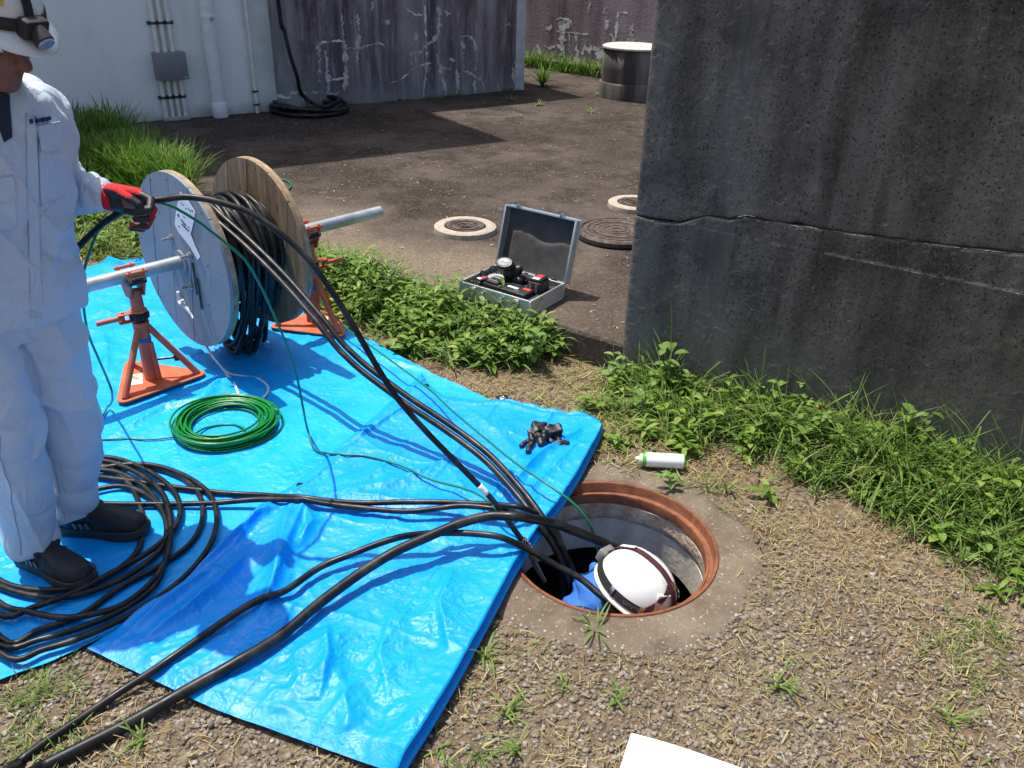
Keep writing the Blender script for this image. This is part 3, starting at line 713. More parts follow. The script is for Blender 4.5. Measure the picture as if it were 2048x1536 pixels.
facet = m.math('ADD', m.math('MULTIPLY', m.voro(34, 'F1', wv), .8), m.math('MULTIPLY', m.voro(72, 'F1', wv), .4))
m.bump(m.noise(20, 6, .62, dist=1.0), .26, .014); m.bump(m.math('MULTIPLY', facet, pm_), .42, .011); m.bump(m.noise(90, 4, .6, dist=.8), .15, .004)
TARP = m.m
m.m.name = 'blue_tarp'
TARP2 = m.m.copy(); TARP2.name = 'blue_tarp_darker'
for nd in TARP2.node_tree.nodes:
    if nd.type == 'MIX':
        for q_ in (6, 7):
            cv = nd.inputs[q_].default_value; nd.inputs[q_].default_value = (cv[0], cv[1] * .84, cv[2] * .97, 1)
# lower, smoother tarp
A1 = coons(polyline([(-1.66, 1.30), (-1.30, 1.555), (-1.129, 1.685), (-.72, 2.1), (-.3, 2.62), (-.02, 3.05)], 330),
           polyline([(-.02, 3.05), (-.20, 3.2), (-.40, 3.36), (-.62, 3.58), (-.82, 3.77), (-1.4, 4.2), (-2.2, 4.68)], 300),
           polyline([(-3.5, 3.3), (-3.0, 3.95), (-2.2, 4.68)], 330), polyline([(-1.66, 1.30), (-2.4, 2.1), (-3.5, 3.3)], 300))
X, Yy = A1[..., 0], A1[..., 1]
Z = .006 + .5 * np.clip(ground_z(X, Yy), 0, 1)
calm = np.clip((Yy - 2.9) / .6, 0, 1)
Z = Z + crumple(X, Yy, .010, 5) * (.3 + .9 * calm) + .008 * fbm(X * 4, Yy * 4, 8, 3)
for pl, h, w in (([xy(215, 880), xy(330, 815), xy(400, 805), xy(468, 765)], .022, .02), ([xy(215, 905), xy(350, 838), xy(470, 775)], .012, .03), ([xy(400, 800), xy(440, 770), xy(470, 762)], .03, .018), ([xy(600, 905), xy(700, 800), xy(780, 720)], .004, .03), ([xy(480, 950), xy(560, 905), xy(640, 850)], .004, .025),
                 ([xy(145, 560), xy(230, 570), xy(330, 545)], .035, .035), ([xy(180, 620), xy(240, 640), xy(330, 620)], .025, .03), ([xy(200, 520), xy(260, 545), xy(330, 530)], .05, .03), ([xy(200, 660), xy(215, 700), xy(212, 760)], .012, .02),
                 ([xy(740, 670), xy(830, 715), xy(960, 775)], .03, .045), ([xy(690, 690), xy(760, 720), xy(850, 745)], .018, .02), ([xy(10, 1240), xy(120, 1220), xy(210, 1160)], .004, .03), ([xy(330, 740), xy(420, 700), xy(500, 690)], .015, .03)):
    Z = Z + ridge(X, Yy, pl, h, w)
V1 = np.stack([X, Yy, Z], -1)
tarp_a = mobj('lower_tarp_sheet', V1.reshape(-1, 3), grid_faces(*X.shape), TARP)
tarp_a.name = 'tarp'; tag(tarp_a, 'large smooth bright blue tarp under the cable reel and the standing worker', 'tarp', 'blue tarps spread on the ground')
TREE1 = BVHTree.FromPolygons([tuple(q) for q in V1.reshape(-1, 3)[:]], [tuple(q) for q in grid_faces(*X.shape)])
def z1(x, y):
    h = TREE1.ray_cast(Vector((x, y, 1)), Vector((0, 0, -1))); return h[0].z if h[0] else 0.0
# upper, folded and crumpled tarp: top layer and the layer folded beneath it
t2 = thing('tarp', 'folded crumpled blue tarp in the foreground reaching the manhole rim', 'tarp', (-.3, 2.2, 0), 'blue tarps spread on the ground')
bL = [xy(175, 1300), xy(300, 1360), xy(430, 1422), xy(560, 1470), xy(760, 1545), xy(785, 1570)]
rT = [xy(785, 1570), xy(880, 1420), xy(962, 1270), xy(1050, 1110), xy(1130, 1000), xy(1190, 895), xy(1206, 862)]
tT = [xy(843, 752), xy(880, 790), xy(950, 805), xy(1010, 806), xy(1110, 832), xy(1175, 838), xy(1206, 862)]
lL = [xy(175, 1300), xy(270, 1236), xy(372, 1172), xy(470, 1070), xy(525, 1010), xy(592, 968), xy(700, 878), xy(843, 752)]
A2 = coons(polyline(bL, 230), polyline(rT, 400), polyline(tT, 230), polyline(lL, 400))
X, Yy = A2[..., 0], A2[..., 1]
base = np.zeros(X.shape)
U = np.linspace(0, 1, X.shape[0])[:, None] * np.ones(X.shape); W = np.linspace(0, 1, X.shape[1])[None] * np.ones(X.shape)
Z = .02 + crumple(X, Yy, .0125, 3) + .012 * fbm(X * 5, Yy * 5, 18, 3) - .012
edge_ = np.minimum(U * .85, np.minimum(W, 1 - W) * 1.7); Z = Z + .020 * np.exp(-((1 - U) / .10) ** 2)
Z = Z + .010 * np.clip(U * 1.3, 0, 1)
Z = Z + .004 * np.exp(-((1 - U) / .05) ** 2) + .016 * np.exp(-((1 - W) / .03) ** 2) * np.clip(U * 3, 0, 1)
for pl, h, w in (([xy(250, 1262), xy(330, 1200), xy(420, 1120), xy(500, 1050), xy(545, 1022)], .03, .028), ([xy(270, 1275), xy(350, 1215), xy(440, 1150)], .03, .018), ([xy(590, 1010), xy(570, 1080), xy(560, 1150), xy(545, 1210), xy(530, 1260)], .03, .026),
                 ([xy(610, 1020), xy(625, 1060), xy(600, 1110)], .03, .02), ([xy(640, 1000), xy(760, 985), xy(880, 940)], .016, .03), ([xy(640, 905), xy(760, 850), xy(860, 780)], .006, .03), ([xy(700, 1010), xy(820, 1030), xy(930, 1030)], .016, .03), ([xy(900, 1150), xy(860, 1230), xy(850, 1300)], .014, .03),
                 ([xy(640, 1390), xy(680, 1300), xy(700, 1240)], .016, .04), ([xy(700, 1480), xy(690, 1400), xy(660, 1350)], .02, .03), ([xy(1000, 940), xy(1090, 900), xy(1180, 870)], .016, .025), ([xy(960, 1020), xy(1040, 950), xy(1130, 890)], .012, .03), ([xy(1040, 1100), xy(1060, 1000), xy(1160, 900)], .02, .025),
                 ([xy(930, 830), xy(1000, 880), xy(1060, 960)], .008, .03), ([xy(330, 1370), xy(420, 1330), xy(520, 1250)], .008, .03), ([xy(560, 1440), xy(600, 1380), xy(610, 1300)], .012, .03)):
    Z = Z + ridge(X, Yy, pl, h, w)
for pl, h, wl, wr in (([xy(235, 1268), xy(310, 1215), xy(395, 1150), xy(470, 1090), xy(540, 1035), xy(560, 1030)], .05, .05, .010), ([xy(300, 1285), xy(380, 1235), xy(450, 1180), xy(500, 1120)], .035, .05, .012),
                      ([xy(620, 1000), xy(600, 1050), xy(580, 1110), xy(560, 1170), xy(535, 1230), xy(510, 1270)], .032, .012, .06), ([xy(690, 1000), xy(800, 1020), xy(930, 1030)], .02, .03, .012), ([xy(640, 1420), xy(660, 1340), xy(655, 1270)], .03, .06, .014), ([xy(780, 1420), xy(760, 1330), xy(790, 1230)], .02, .014, .06),
                      ([xy(900, 1330), xy(880, 1230), xy(905, 1160)], .022, .014, .05), ([xy(620, 925), xy(740, 870), xy(850, 800)], .012, .03, .008), ([xy(780, 985), xy(880, 940), xy(960, 870)], .016, .012, .04), ([xy(1000, 1010), xy(1080, 930), xy(1160, 880)], .026, .012, .03), ([xy(480, 1350), xy(560, 1280), xy(600, 1200)], .014, .03, .012)):
    Z = Z + crease(X, Yy, pl, h, wl, wr)
Z = Z + .0035 * (U < .06) + .003 * np.exp(-((U - .06) / .008) ** 2)
for uu_ in (.27, .5, .75): Z = Z + .0045 * np.exp(-(np.abs(U - uu_ - .012 * (vnoise(W * 5, W * 0, 66) - .5)) / .012) ** 1.1)
for ww_ in (.22, .46, .7): Z = Z + .0045 * np.exp(-(np.abs(W - ww_ - .01 * (vnoise(U * 5, U * 0, 67) - .5)) / .006) ** 1.1)
corner_ = np.exp(-(np.hypot(X - xy(843, 752)[0], Yy - xy(843, 752)[1]) / .06) ** 2); Z = Z + .03 * corner_
Z = Z * (.35 + .65 * np.clip(edge_ / .05, 0, 1)) + .008
V2 = np.stack([X, Yy, Z], -1); F2 = grid_faces(*X.shape)
top = mobj('top_layer', V2.reshape(-1, 3), F2, TARP2, t2)
TREE2 = BVHTree.FromPolygons([tuple(q) for q in V2.reshape(-1, 3)], [tuple(q) for q in F2])
def z2(x, y):
    h = TREE2.ray_cast(Vector((x, y, 1)), Vector((0, 0, -1))); return max(h[0].z if h[0] else 0.0, z1(x, y))
# the stacked folded edges dropping to the ground on the right hand side
ec = V2[-1][::2]; n_ = len(ec); V = []
for k in range(n_):
    t_ = Vector(ec[min(k + 1, n_ - 1)]) - Vector(ec[max(k - 1, 0)]); t_.z = 0; t_.normalize(); o_ = Vector((t_.y, -t_.x, 0)); h_ = ec[k][2]; wv_ = .010 + .016 * float(fbm(np.array(k * .035), np.array(3.3), 28, 3)); q = k / (n_ - 1); sc_ = min(1, 4 * (1 - q) + .25)
    for a_, b_ in ((-.002, 1.0), (.004, .97), (.005, .91), (-.005, .85), (-.008, .52), (.006 + wv_ * .4, .47), (.010 + wv_ * .4, .42), (-.002 + wv_ * .3, .34), (wv_ * .4, .02)):
        V.append(Vector((ec[k][0], ec[k][1], 0)) + o_ * a_ * sc_ + Vector((0, 0, h_ * b_ + .002)))
mobj('folded_edge', V, grid_faces(n_, 9), TARP2, t2)
# the rolled fold along the back edge and the right hand corner
P = [Vector((x, y, z1(x, y))) for x, y in polyline(tT[3:], 60)]
rf = [(Vector((q.x, q.y, .018 + .004 * math.sin(k * .5)))) for k, q in enumerate(P)]
v, f = tube(rf, .017, 14, rf=lambda t: .35 + .75 * math.sin(math.pi * min(1, t * 1.05 + .02)) ** .5); mobj('rolled_fold', v, f, TARP2, t2)
# brass eyelets with dark rubber washers
EYE = flat('dark_eyelet', (.03, .035, .05), .35, .7); EYEL = flat('bright_eyelet', (.5, .5, .48), .35, .8)
def eyelet(px, py, host, mat=EYE):
    p = at(px, py, .03); z = z2(p.x, p.y); p = at(px, py, z)
    v, f = lathe([(.0055, .001), (.0065, .004), (.0095, .0045), (.0125, .002), (.013, -.004)], 20)
    mobj('eyelet', xform(v, Matrix.Translation(p)), f, mat, host)
    v, f = lathe([(0, .0008), (.006, .0008)], 14); mobj('eyelet_hole', xform(v, Matrix.Translation(p)), f, flat('eyelet_shadow_hole', (.01, .01, .012), .9) if 'eyelet_shadow_hole' not in bpy.data.materials else bpy.data.materials['eyelet_shadow_hole'], host)
eyelet(600, 970, t2); eyelet(852, 771, t2); 
# corner patch of the lower tarp sticking out behind
pc = at(1005, 797, .012); v, f = rbox(.05, .05, .003, .001)
pm = Matrix.Translation(pc) @ Matrix.Rotation(R(20), 4, 'Z'); o_ = MB().add(xform(v, pm), f).build('corner_patch', EYE, tarp_a)
v, f = lathe([(.006, .0035), (.007, .006), (.010, .0065), (.0135, .003)], 20); mobj('eyelet', xform(v, Matrix.Translation(pc)), f, EYEL, tarp_a)

# ================================================================ cable reel on its axle
AXA = R(48); AX = Vector((math.cos(AXA), math.sin(AXA), 0)); AP = Vector((-math.sin(AXA), math.cos(AXA), 0)); AZ = 0.50
A0 = Vector((-1.53, 3.174, AZ))
def axp(t): return A0 + AX * t
def on_reel(t, a, r): return axp(t) + AP * (r * math.cos(a)) + Vector((0, 0, r * math.sin(a)))
m = Mat('grey_painted_boards', (.25, .29, .34), .7)
c = m.mix(m.ramp(m.noise(5, 5, .6), [(.35, 0.0), (.7, 1.0)]), (.19, .22, .25), (.255, .285, .315))
c = m.mix(m.ramp(m.noise(60, 4, .6, m.mapped((1, 1, .1))), [(.62, 0.0), (.75, .5)]), c, (.09, .10, .115)); c = m.mix(m.ramp(m.noise(14, 6, .7), [(.66, 0.0), (.74, .7)]), c, (.3, .32, .35))
m.color(c); m.bump(m.noise(40, 4, .6, m.mapped((1, 1, .12))), .3, .003); GREYB = m.m
m = Mat('raw_reel_wood', (.4, .27, .15), .75)
g = m.noise(24, 6, .65, m.mapped((1, 1, .09)), 1.5)
c = m.mix(m.ramp(g, [(.3, 0.0), (.7, 1.0)]), (.15, .09, .045), (.40, .275, .155)); c = m.mix(m.ramp(m.noise(4, 4), [(.5, 0.0), (.75, .6)]), c, (.2, .135, .085)); c = m.mix(m.ramp(m.voro(9, vec=m.mapped((1, 1, .45))), [(.0, .9), (.07, .7), (.11, 0.0)]), c, (.13, .07, .035))
m.color(c); m.bump(g, .3, .003); WOOD = m.m
EDGEW = flat('weathered_wood_edge', (.34, .25, .16), .85, var=.45, scale=22, bump=.4)
GALV = Mat('galvanised_pipe', (.42, .45, .46), .42, .75); GALV.color(GALV.mix(GALV.ramp(GALV.noise(9, 5), [(.35, 0.0), (.7, 1.0)]), (.36, .39, .40), (.6, .63, .63))); GALV = GALV.m
ZINC = flat('zinc_bolt', (.45, .45, .44), .35, .8)
RR = .37
reel = thing('cable_reel', 'wooden cable reel with one grey painted flange, wound with black cable, on an axle pipe', 'cable reel', axp(.4) - Vector((0, 0, AZ)))
def flange(t0, t1, planks_at_t0, planks_mat, name):
    """a round backing board plus separate planks cut to the circle on one face"""
    seg = 72; V = []; rows = []
    lo, hi = (t0 + .014, t1) if planks_at_t0 else (t0, t1 - .014)
    prof = [(lo, 0), (lo, RR - .003), (lo + .003, RR), (hi - .003, RR), (hi, RR - .003), (hi, 0)]
    for t_, r_ in prof:
        rows.append(len(V))
        for k in range(seg): V.append(on_reel(t_, 2 * math.pi * k / seg, max(r_, .03)))
    F = [(rows[i_] + k, rows[i_] + (k + 1) % seg, rows[i_ + 1] + (k + 1) % seg, rows[i_ + 1] + k) for i_ in range(len(prof) - 1) for k in range(seg)]
    fl = mobj(name, V, F, EDGEW, reel); sharp(fl)
    npl = 5 if planks_at_t0 else 4; w = 2 * RR / npl; tilt = R(12) if planks_at_t0 else R(-6)
    for q in range(npl):
        x0 = -RR + q * w + .0022; x1 = x0 + w - .0044; o = random.uniform(-.0012, .0012); ring = []
        pts_ = []
        n = 14
        for k in range(n + 1):
            x = x0 + (x1 - x0) * k / n; pts_.append((x, math.sqrt(max(0, (RR - .001) ** 2 - x * x))))
        out = [(x, y) for x, y in pts_] + [(x, -y) for x, y in pts_[::-1]]
        ta, tb = (t0 + o, t0 + .0135) if planks_at_t0 else (t1 - .0135, t1 - o)
        def pt(t_, x, y):
            ca, sa = math.cos(tilt), math.sin(tilt); a_, b_ = x * ca - y * sa, x * sa + y * ca
            return axp(t_) + AP * a_ + Vector((0, 0, b_))
        n2 = len(out); v = [pt(ta, x, y) for x, y in out] + [pt(tb, x, y) for x, y in out]
        f = [tuple(range(n2)), tuple(range(n2, 2 * n2))[::-1]] + [(k, n2 + k, n2 + (k + 1) % n2, (k + 1) % n2) for k in range(n2)]
        mobj('plank', v, f, planks_mat, fl, smooth=False)
    # boards on the other side read as one face of the backing
    nails = MB(); tn = (t0 - .0015) if planks_at_t0 else None
    return fl
near_fl = flange(.215, .253, True, GREYB, 'flange')
far_fl = flange(.57, .606, True, WOOD, 'flange')
NAILM = flat('nail_heads', (.05, .045, .04), .6, .5)
for tt, fl in ((.2135, near_fl), (.5685, far_fl)):
    nb = MB()
    for rr_, cnt in (((RR * .93, 17), (RR * .6, 7)) if fl is near_fl else ((RR * .93, 40), (RR * .52, 16))):
        for k in range(cnt):
            a = 2 * math.pi * (k + .3 * random.random()) / cnt; p = on_reel(tt, a, rr_ + random.uniform(-.006, .006))
            v, f = cyl(p - AX * .0005, p + AX * .004, .0018 + .001 * random.random(), 6); nb.add(v, f)
    nb.build('nail_heads', NAILM, fl, kind='stuff')
v, f = cyl(axp(.25), axp(.574), .15, 40); MB().add(v, f).build('drum', WOOD, reel)
for k in range(4):
    a = R(60) + k * math.pi / 2; p = on_reel(.2135, a, .105)
    bo = MB(); v, f = cyl(p - AX * .003, p + AX * .002, .016, 16); bo.add(v, f); v, f = cyl(p - AX * .014, p - AX * .002, .011, 6); bo.add(v, f); v, f = cyl(p - AX * .045, p - AX * .01, .0055, 10); bo.add(v, f)
    bo.build('bolt', ZINC, near_fl)
v, f = cyl(axp(.206), axp(.2165), .05, 28); MB().add(v, f).build('hub_plate', GREYB, near_fl)
# dark slots beside the hub
for a, r_ in ((R(205), .11), (R(222), .16)):
    p = on_reel(.2125, a, r_); v, f = rbox(.012, .14, .004, .002); MB().add(xform(v, frame4(p, AX.cross(Vector((0, 0, 1))), Vector((AP.x * .5, AP.y * .5, 1)), None)), f).build('slot', NAILM, near_fl)
# wound cable: every turn a loop, sagging in the lower half
WIRE = RUBBER
tr = .0115
nturn = 13
def turn(t, r0, sag, skew, ph):
    pts_ = []
    for k in range(48):
        a = 2 * math.pi * k / 48; ca, sa = math.cos(a), math.sin(a)
        dn_ = max(0, -sa) ** 1.2; r_ = r0 * (1 - .12 * dn_ * min(1, sag * 5))
        p = axp(t + skew * math.sin(a + ph) * .5 + .01 * math.sin(3 * a + ph)) + AP * (r_ * ca * (1 - .25 * dn_ * min(1, sag * 4))) + Vector((0, 0, r0 * sa - sag * dn_))
        if p.z < .03: p.z = .03 + .012 * abs(math.sin(ph * 3 + a * 2))
        pts_.append(p)
    return tube(catmull(pts_, .03, True), tr, 8, closed=True)
for k in range(nturn):
    t = .272 + (.552 - .272) * k / (nturn - 1)
    sag = (.03 + .31 * math.exp(-((k - 7) / 3.6) ** 2)) * random.uniform(.75, 1.1)
    v, f = turn(t, .225 + random.uniform(-.006, .01), sag, random.uniform(-.03, .03), random.uniform(0, 6)); mobj('cable_turn', v, f, WIRE, reel)
for k in range(8):
    t = .29 + .245 * k / 7; v, f = turn(t + .01, .203, random.choice((.02, .14, .26)), random.uniform(-.07, .07), random.uniform(0, 6)); mobj('cable_turn', v, f, WIRE, reel)
# printed paper label on the grey flange
PAPER = flat('white_paper', (.78, .78, .78), .7, var=.05, scale=20, bump=.1)
INK = flat('ink', (.04, .04, .06), .7, bump=0)
def flange_px(px, py, off=.211):
    r_ = ray(px, py); o = axp(off); t_ = (o - Vector((0, 0, CAM_H))).dot(AX) / r_.dot(AX); return Vector((0, 0, CAM_H)) + r_ * t_
lab = [(360, 384), (372, 396), (390, 424), (388, 440), (381, 468), (390, 492), (400, 514), (395, 520), (378, 491), (357, 465), (349, 449), (352, 420)]
v = [flange_px(*p) for p in lab]; n = len(v); v2 = [p + AX * .0015 for p in v]
lb = mobj('paper_label', v + v2, [tuple(range(n)), tuple(range(n, 2 * n))[::-1]] + [(k, n + k, n + (k + 1) % n, (k + 1) % n) for k in range(n)], PAPER, reel, smooth=False)
ib = MB()
for (xa, ya, xb, yb, w) in ((361, 405, 368, 412, 1.3), (370, 419, 372, 417, 2), (375, 416, 382, 424, 1.4), (383, 420, 386, 424, 2), (355, 428, 358, 434, 3), (362, 439, 372, 452, 2.2), (366, 433, 371, 437, 1.2), (357, 452, 359, 455, 2.4), (363, 448, 378, 463, 2.4), (376, 453, 379, 457, 1.8), (373, 428, 380, 435, 1.2), (362, 422, 366, 428, 1.2)):
    d = Vector((xb - xa, yb - ya)).normalized(); nx, ny = -d.y * w / 2, d.x * w / 2
    q = [flange_px(xa + nx, ya + ny, .2102), flange_px(xb + nx, yb + ny, .2102), flange_px(xb - nx, yb - ny, .2102), flange_px(xa - nx, ya - ny, .2102)]
    ib.add(q, [(0, 1, 2, 3)])
ib.build('print', INK, lb, smooth=False)
# white rope knotted to the flange and trailing to the green coil
ROPE = flat('white_rope', (.74, .74, .72), .85, var=.15, scale=90, bump=.4)
rope = thing('white_rope', 'white rope tied to the reel and trailing down to the green wire coil', 'rope', at(470, 760))
kn = [flange_px(356, 583, .200), flange_px(360, 600, .200), flange_px(372, 615, .200), flange_px(384, 632, .203), flange_px(386, 637, .200)]
v, f = tube(catmull(kn, .01), .0085, 10, rf=lambda t: .5 + .6 * math.sin(math.pi * min(1, t + .15)), lobes=(3, .18), twist=60); mobj('knot', v, f, ROPE, rope)
v, f = tube(catmull([flange_px(357, 600, .197), flange_px(362, 608, .192), flange_px(366, 600, .197)], .006), .007, 8, lobes=(3, .18), twist=60); mobj('knot', v, f, ROPE, rope)
P1 = [on_reel(.25, R(-92), RR + .004), at(425, 712, .10), at(446, 738, .035), at(457, 752, .02), at(470, 770, .018), at(478, 790, .02), at(482, 800, .04)]
v, f = tube(catmull(P1, .012), .0055, 8, lobes=(3, .2), twist=70); mobj('strand', v, f, ROPE, rope)
P2 = [at(446, 738, .035), at(462, 748, .02), at(485, 752, .016), at(515, 757, .014), at(534, 770, .014), at(536, 784, .016), at(527, 795, .03)]
v, f = tube(catmull(P2, .012), .005, 8, lobes=(3, .2), twist=70); mobj('strand', v, f, ROPE, rope)
# axle pipe
ax = thing('axle_pipe', 'galvanised steel pipe carried by the two orange jack stands', 'pipe', axp(0) - Vector((0, 0, 0)))
pm = []; r0, r1 = .0235, .0275
pv, pf = lathe([(r0, .02), (r0, 0), (r1 - .001, 0), (r1, .001), (r1, 1.93), (r1 - .001, 1.931), (r0, 1.931), (r0, 1.9)], 28)
MB().add(xform(pv, Matrix.Translation(axp(-.66)) @ frame(AX).to_4x4()), pf).build('pipe_wall', GALV, ax)
v, f = lathe([(0, .03), (.0236, .03)], 20); MB().add(xform(v, Matrix.Translation(axp(-.66)) @ frame(AX).to_4x4()), f).build('dark_bore', NAILM, ax)

# ---- jack stands
m = Mat('worn_orange_paint', (.6, .13, .03), .5)
c = m.mix(m.ramp(m.noise(12, 5), [(.3, 0.0), (.7, 1.0)]), (.46, .085, .034), (.60, .15, .06)); c = m.mix(m.ramp(m.noise(55, 5, .7), [(.66, 0.0), (.74, .8)]), c, (.12, .06, .04))
m.color(c); m.bump(m.noise(120, 3), .15, .002); ORANGE = m.m
GREASE = flat('greasy_steel', (.035, .032, .03), .4, .6, var=.4)
def jack_stand():
    """built at the origin, pipe axis along +X at height AZ"""
    t = thing('jack_stand', '-', 'jack stand', (0, 0, 0), 'orange jack stands under the axle')
    def rounded_tri(r, a_list, n=6, cr=.03):
        out = []
        for a in a_list:
            c_ = Vector((r * math.cos(a), r * math.sin(a)))
            for k in range(n): b = a - R(60) + R(120) * k / (n - 1); out.append((c_.x + cr * math.cos(b), c_.y + cr * math.sin(b)))
        return out
    angs = [R(90), R(210), R(330)]
    pl = MB(); v, f = poly_prism(rounded_tri(.185, angs), .007); pl.add([Vector(p) + Vector((0, 0, .022)) for p in v], f); pl.build('base_plate', ORANGE, t, smooth=False)
    cm = MB(); v, f = cyl((0, 0, .029), (0, 0, .285), .027, 22); cm.add(v, f); v, f = lathe([(.027, .262), (.033, .264), (.033, .292), (.02, .294), (.02, .27)], 24); cm.add(v, f); cm.build('column', ORANGE, t)
    for a in angs:
        p0 = Vector((.185 * math.cos(a), .185 * math.sin(a), .03)); p1 = Vector((.022 * math.cos(a), .022 * math.sin(a), .27)); v, f = cyl(p0, p1, .0135, 14); MB().add(v, f).build('leg', ORANGE, t)
    st_ = MB(); v, f = cyl((.02, -.03, .029), (.014, -.022, .2), .011, 12); st_.add(v, f); st_.build('brace', ORANGE, t)
    sc = MB(); v, f = cyl((0, 0, .28), (0, 0, .40), .0175, 18); sc.add(v, f)
    for k in range(9): v, f = lathe([(.0175, 0), (.0195, .003), (.0175, .006)], 18); sc.add([p + Vector((0, 0, .292 + k * .0062)) for p in v], f)
    sc.build('screw', GREASE, t)
    rt = MB(); v, f = lathe([(.02, .305), (.034, .306), (.036, .309), (.036, .330), (.034, .333), (.02, .334)], 26); rt.add(v, f)
    for k in range(16): a = 2 * math.pi * k / 16; v, f = cyl((.036 * math.cos(a), .036 * math.sin(a), .309), (.036 * math.cos(a), .036 * math.sin(a), .33), .0035, 6); rt.add(v, f)
    rt.build('ratchet_ring', GREASE, t)
    hd = MB(); d = Vector((-.75, .66, 0)).normalized() if False else Vector((-.98, .2, 0)).normalized()
    v, f = rbox(.075, .036, .006, .002); M_ = frame4(Vector((0, 0, .334)) + d * .045, d, Vector((0, 0, 1)).cross(d), Vector((0, 0, 1))); hd.add(xform(v, M_), f)
    v, f = rbox(.075, .036, .006, .002); hd.add(xform(v, Matrix.Translation((0, 0, -.035)) @ M_), f)
    v, f = cyl(Vector((0, 0, .322)) + d * .06, Vector((0, 0, .318)) + d * .165, .011, 14); hd.add(v, f); v, f = cyl(Vector((0, 0, .30)) + d * .062, Vector((0, 0, .345)) + d * .062, .007, 8); hd.add(v, f)
    hd.build('ratchet_handle', ORANGE, t)
    ft = MB(); v, f = cyl((0, 0, .338), (0, 0, .43), .026, 22, .024); ft.add(v, f); v, f = lathe([(.024, .336), (.034, .337), (.034, .345), (.026, .347)], 22); ft.add(v, f); ft.build('head_socket', ORANGE, t)
    # yoke: two cheeks with a V and a roller on each side
    for sx in (-1, 1):
        out = [(-.02, .405), (.02, .405), (.052, .475), (.06, .515), (.053, .528), (.042, .522), (.034, .49), (.0, .462), (-.034, .49), (-.042, .522), (-.053, .528), (-.06, .515), (-.052, .475)]
        v, f = poly_prism(out, .008); v = [Vector((sx * .028 + (p.z - .004), p.x, p.y)) for p in v]; MB().add(v, f).build('cheek', ORANGE, t, smooth=False)
    for sy in (-1, 1):
        v, f = cyl((-.036, sy * .0375, .478), (.036, sy * .0375, .478), .0155, 16); MB().add(v, f).build('roller', GREASE, t)
        v, f = cyl((-.042, sy * .05, .516), (.042, sy * .05, .516), .007, 10); MB().add(v, f).build('cross_pin', ORANGE, t)
    lk = MB(); v, f = cyl((0.02, .0, .11), (.105, -.06, .115), .006, 8); lk.add(v, f); v, f = rbox(.03, .022, .03, .004); lk.add(xform(v, Matrix.Translation((.102, -.058, .10)) @ Matrix.Rotation(R(-30), 4, 'Z')), f); lk.build('lock_clip', GREASE, t)
    sk = MB(); v, f = rbox(.06, .10, .0012, .0003); sk.add(xform(v, Matrix.Translation((-.055, .035, .0292)) @ Matrix.Rotation(R(-25), 4, 'Z')), f); lbl = sk.build('sticker', flat('cream_sticker', (.7, .66, .5), .6, var=.1), t)
    s2_ = MB()
    for k, (dx, dy, w, h) in enumerate(((-.006, .03, .016, .006), (.0, .018, .02, .007), (.004, .004, .026, .009))): v, f = rbox(w, h, .0006, 0); s2_.add(xform(v, Matrix.Translation((-.055, .035, .0303)) @ Matrix.Rotation(R(-25), 4, 'Z') @ Matrix.Translation((dx, dy, 0))), f)
    s2_.build('print', flat('olive_print', (.14, .16, .05), .7, bump=0), lbl, smooth=False)
    bb = MB(); v, f = lathe([(.0275, 0), (.0285, .001), (.0285, .018), (.0275, .019)], 22); bb.add([p + Vector((0, 0, .205)) for p in v], f); bb.build('blue_tape', flat('blue_tape', (.02, .12, .3), .5), t)
    return t
js = jack_stand(); js.location = (A0.x, A0.y, z1(A0.x, A0.y) - .012); js.rotation_euler = (0, 0, AXA); js['label'] = 'orange jack stand at the near end of the axle, beside the worker'
far_js = copy_tree(js); fp = axp(.84); far_js.location = (fp.x, fp.y, z1(fp.x, fp.y) - .012); far_js.rotation_euler = (0, 0, AXA + math.pi); far_js['label'] = 'orange jack stand at the far end of the axle, among the weeds'

# ================================================================ cables
def lay(pts_, r, tarpz=True):
    """list of (px, py, height above the sheet) or (px, py, 'z', z) or (px, py, 'Y', y)"""
    out = []
    for p in pts_:
        if len(p) == 3:
            q = at(p[0], p[1], r + .01); z = z2(q.x, q.y); q = at(p[0], p[1], z + r + p[2]); out.append(Vector((q.x, q.y, z2(q.x, q.y) + r + p[2])))
        elif p[0] == 'w': out.append(Vector(p[1:]))
        elif p[2] == 'z': out.append(at(p[0], p[1], p[3]))
        else: out.append(at(p[0], p[1], Y=p[3]))
    return out
def taut(P, it=14, closed=False):
    """a stiff cable bridges the hollows of the sheet instead of following them"""
    n = len(P)
    for _ in range(it):
        zs = [p.z for p in P]
        for k in range(n):
            if not closed and (k == 0 or k == n - 1): continue
            a_ = (zs[k - 1] + zs[(k + 1) % n]) / 2
            if a_ > zs[k]: P[k].z = a_
    return P
def settle(P, r, lift=0.0):
    for p in P:
        if p.z > -.03 and math.hypot(p.x - MH.x, p.y - MH.y) > MR + .005:
            zz = z2(p.x, p.y)
            if p.z < zz + r * .9 + lift: p.z = zz + r * .9 + lift
    taut(P)
    return P
def cable(name, label, cat, pts_, r, mat, group=None, step=.02, seg=10, on_ground=True):
    Q_ = lay(pts_, r)
    if 'lower left edge' in label: d_ = (Q_[0] - Q_[1]).normalized(); Q_ = [Q_[0] + d_ * 1.3 + Vector((.25, -.1, 0)), Q_[0] + d_ * .6] + Q_
    P = catmull(Q_, step)
    if on_ground: settle(P, r)
    v, f = tube(P, r, seg); o = mobj(name, v, f, mat); tag(o, label, cat, group); return o
GREEN = flat('green_wire_sheath', (.005, .17, .075), .35, var=.2, scale=20, bump=0)
TAPEW = flat('white_tape', (.8, .8, .78), .5, var=.05)
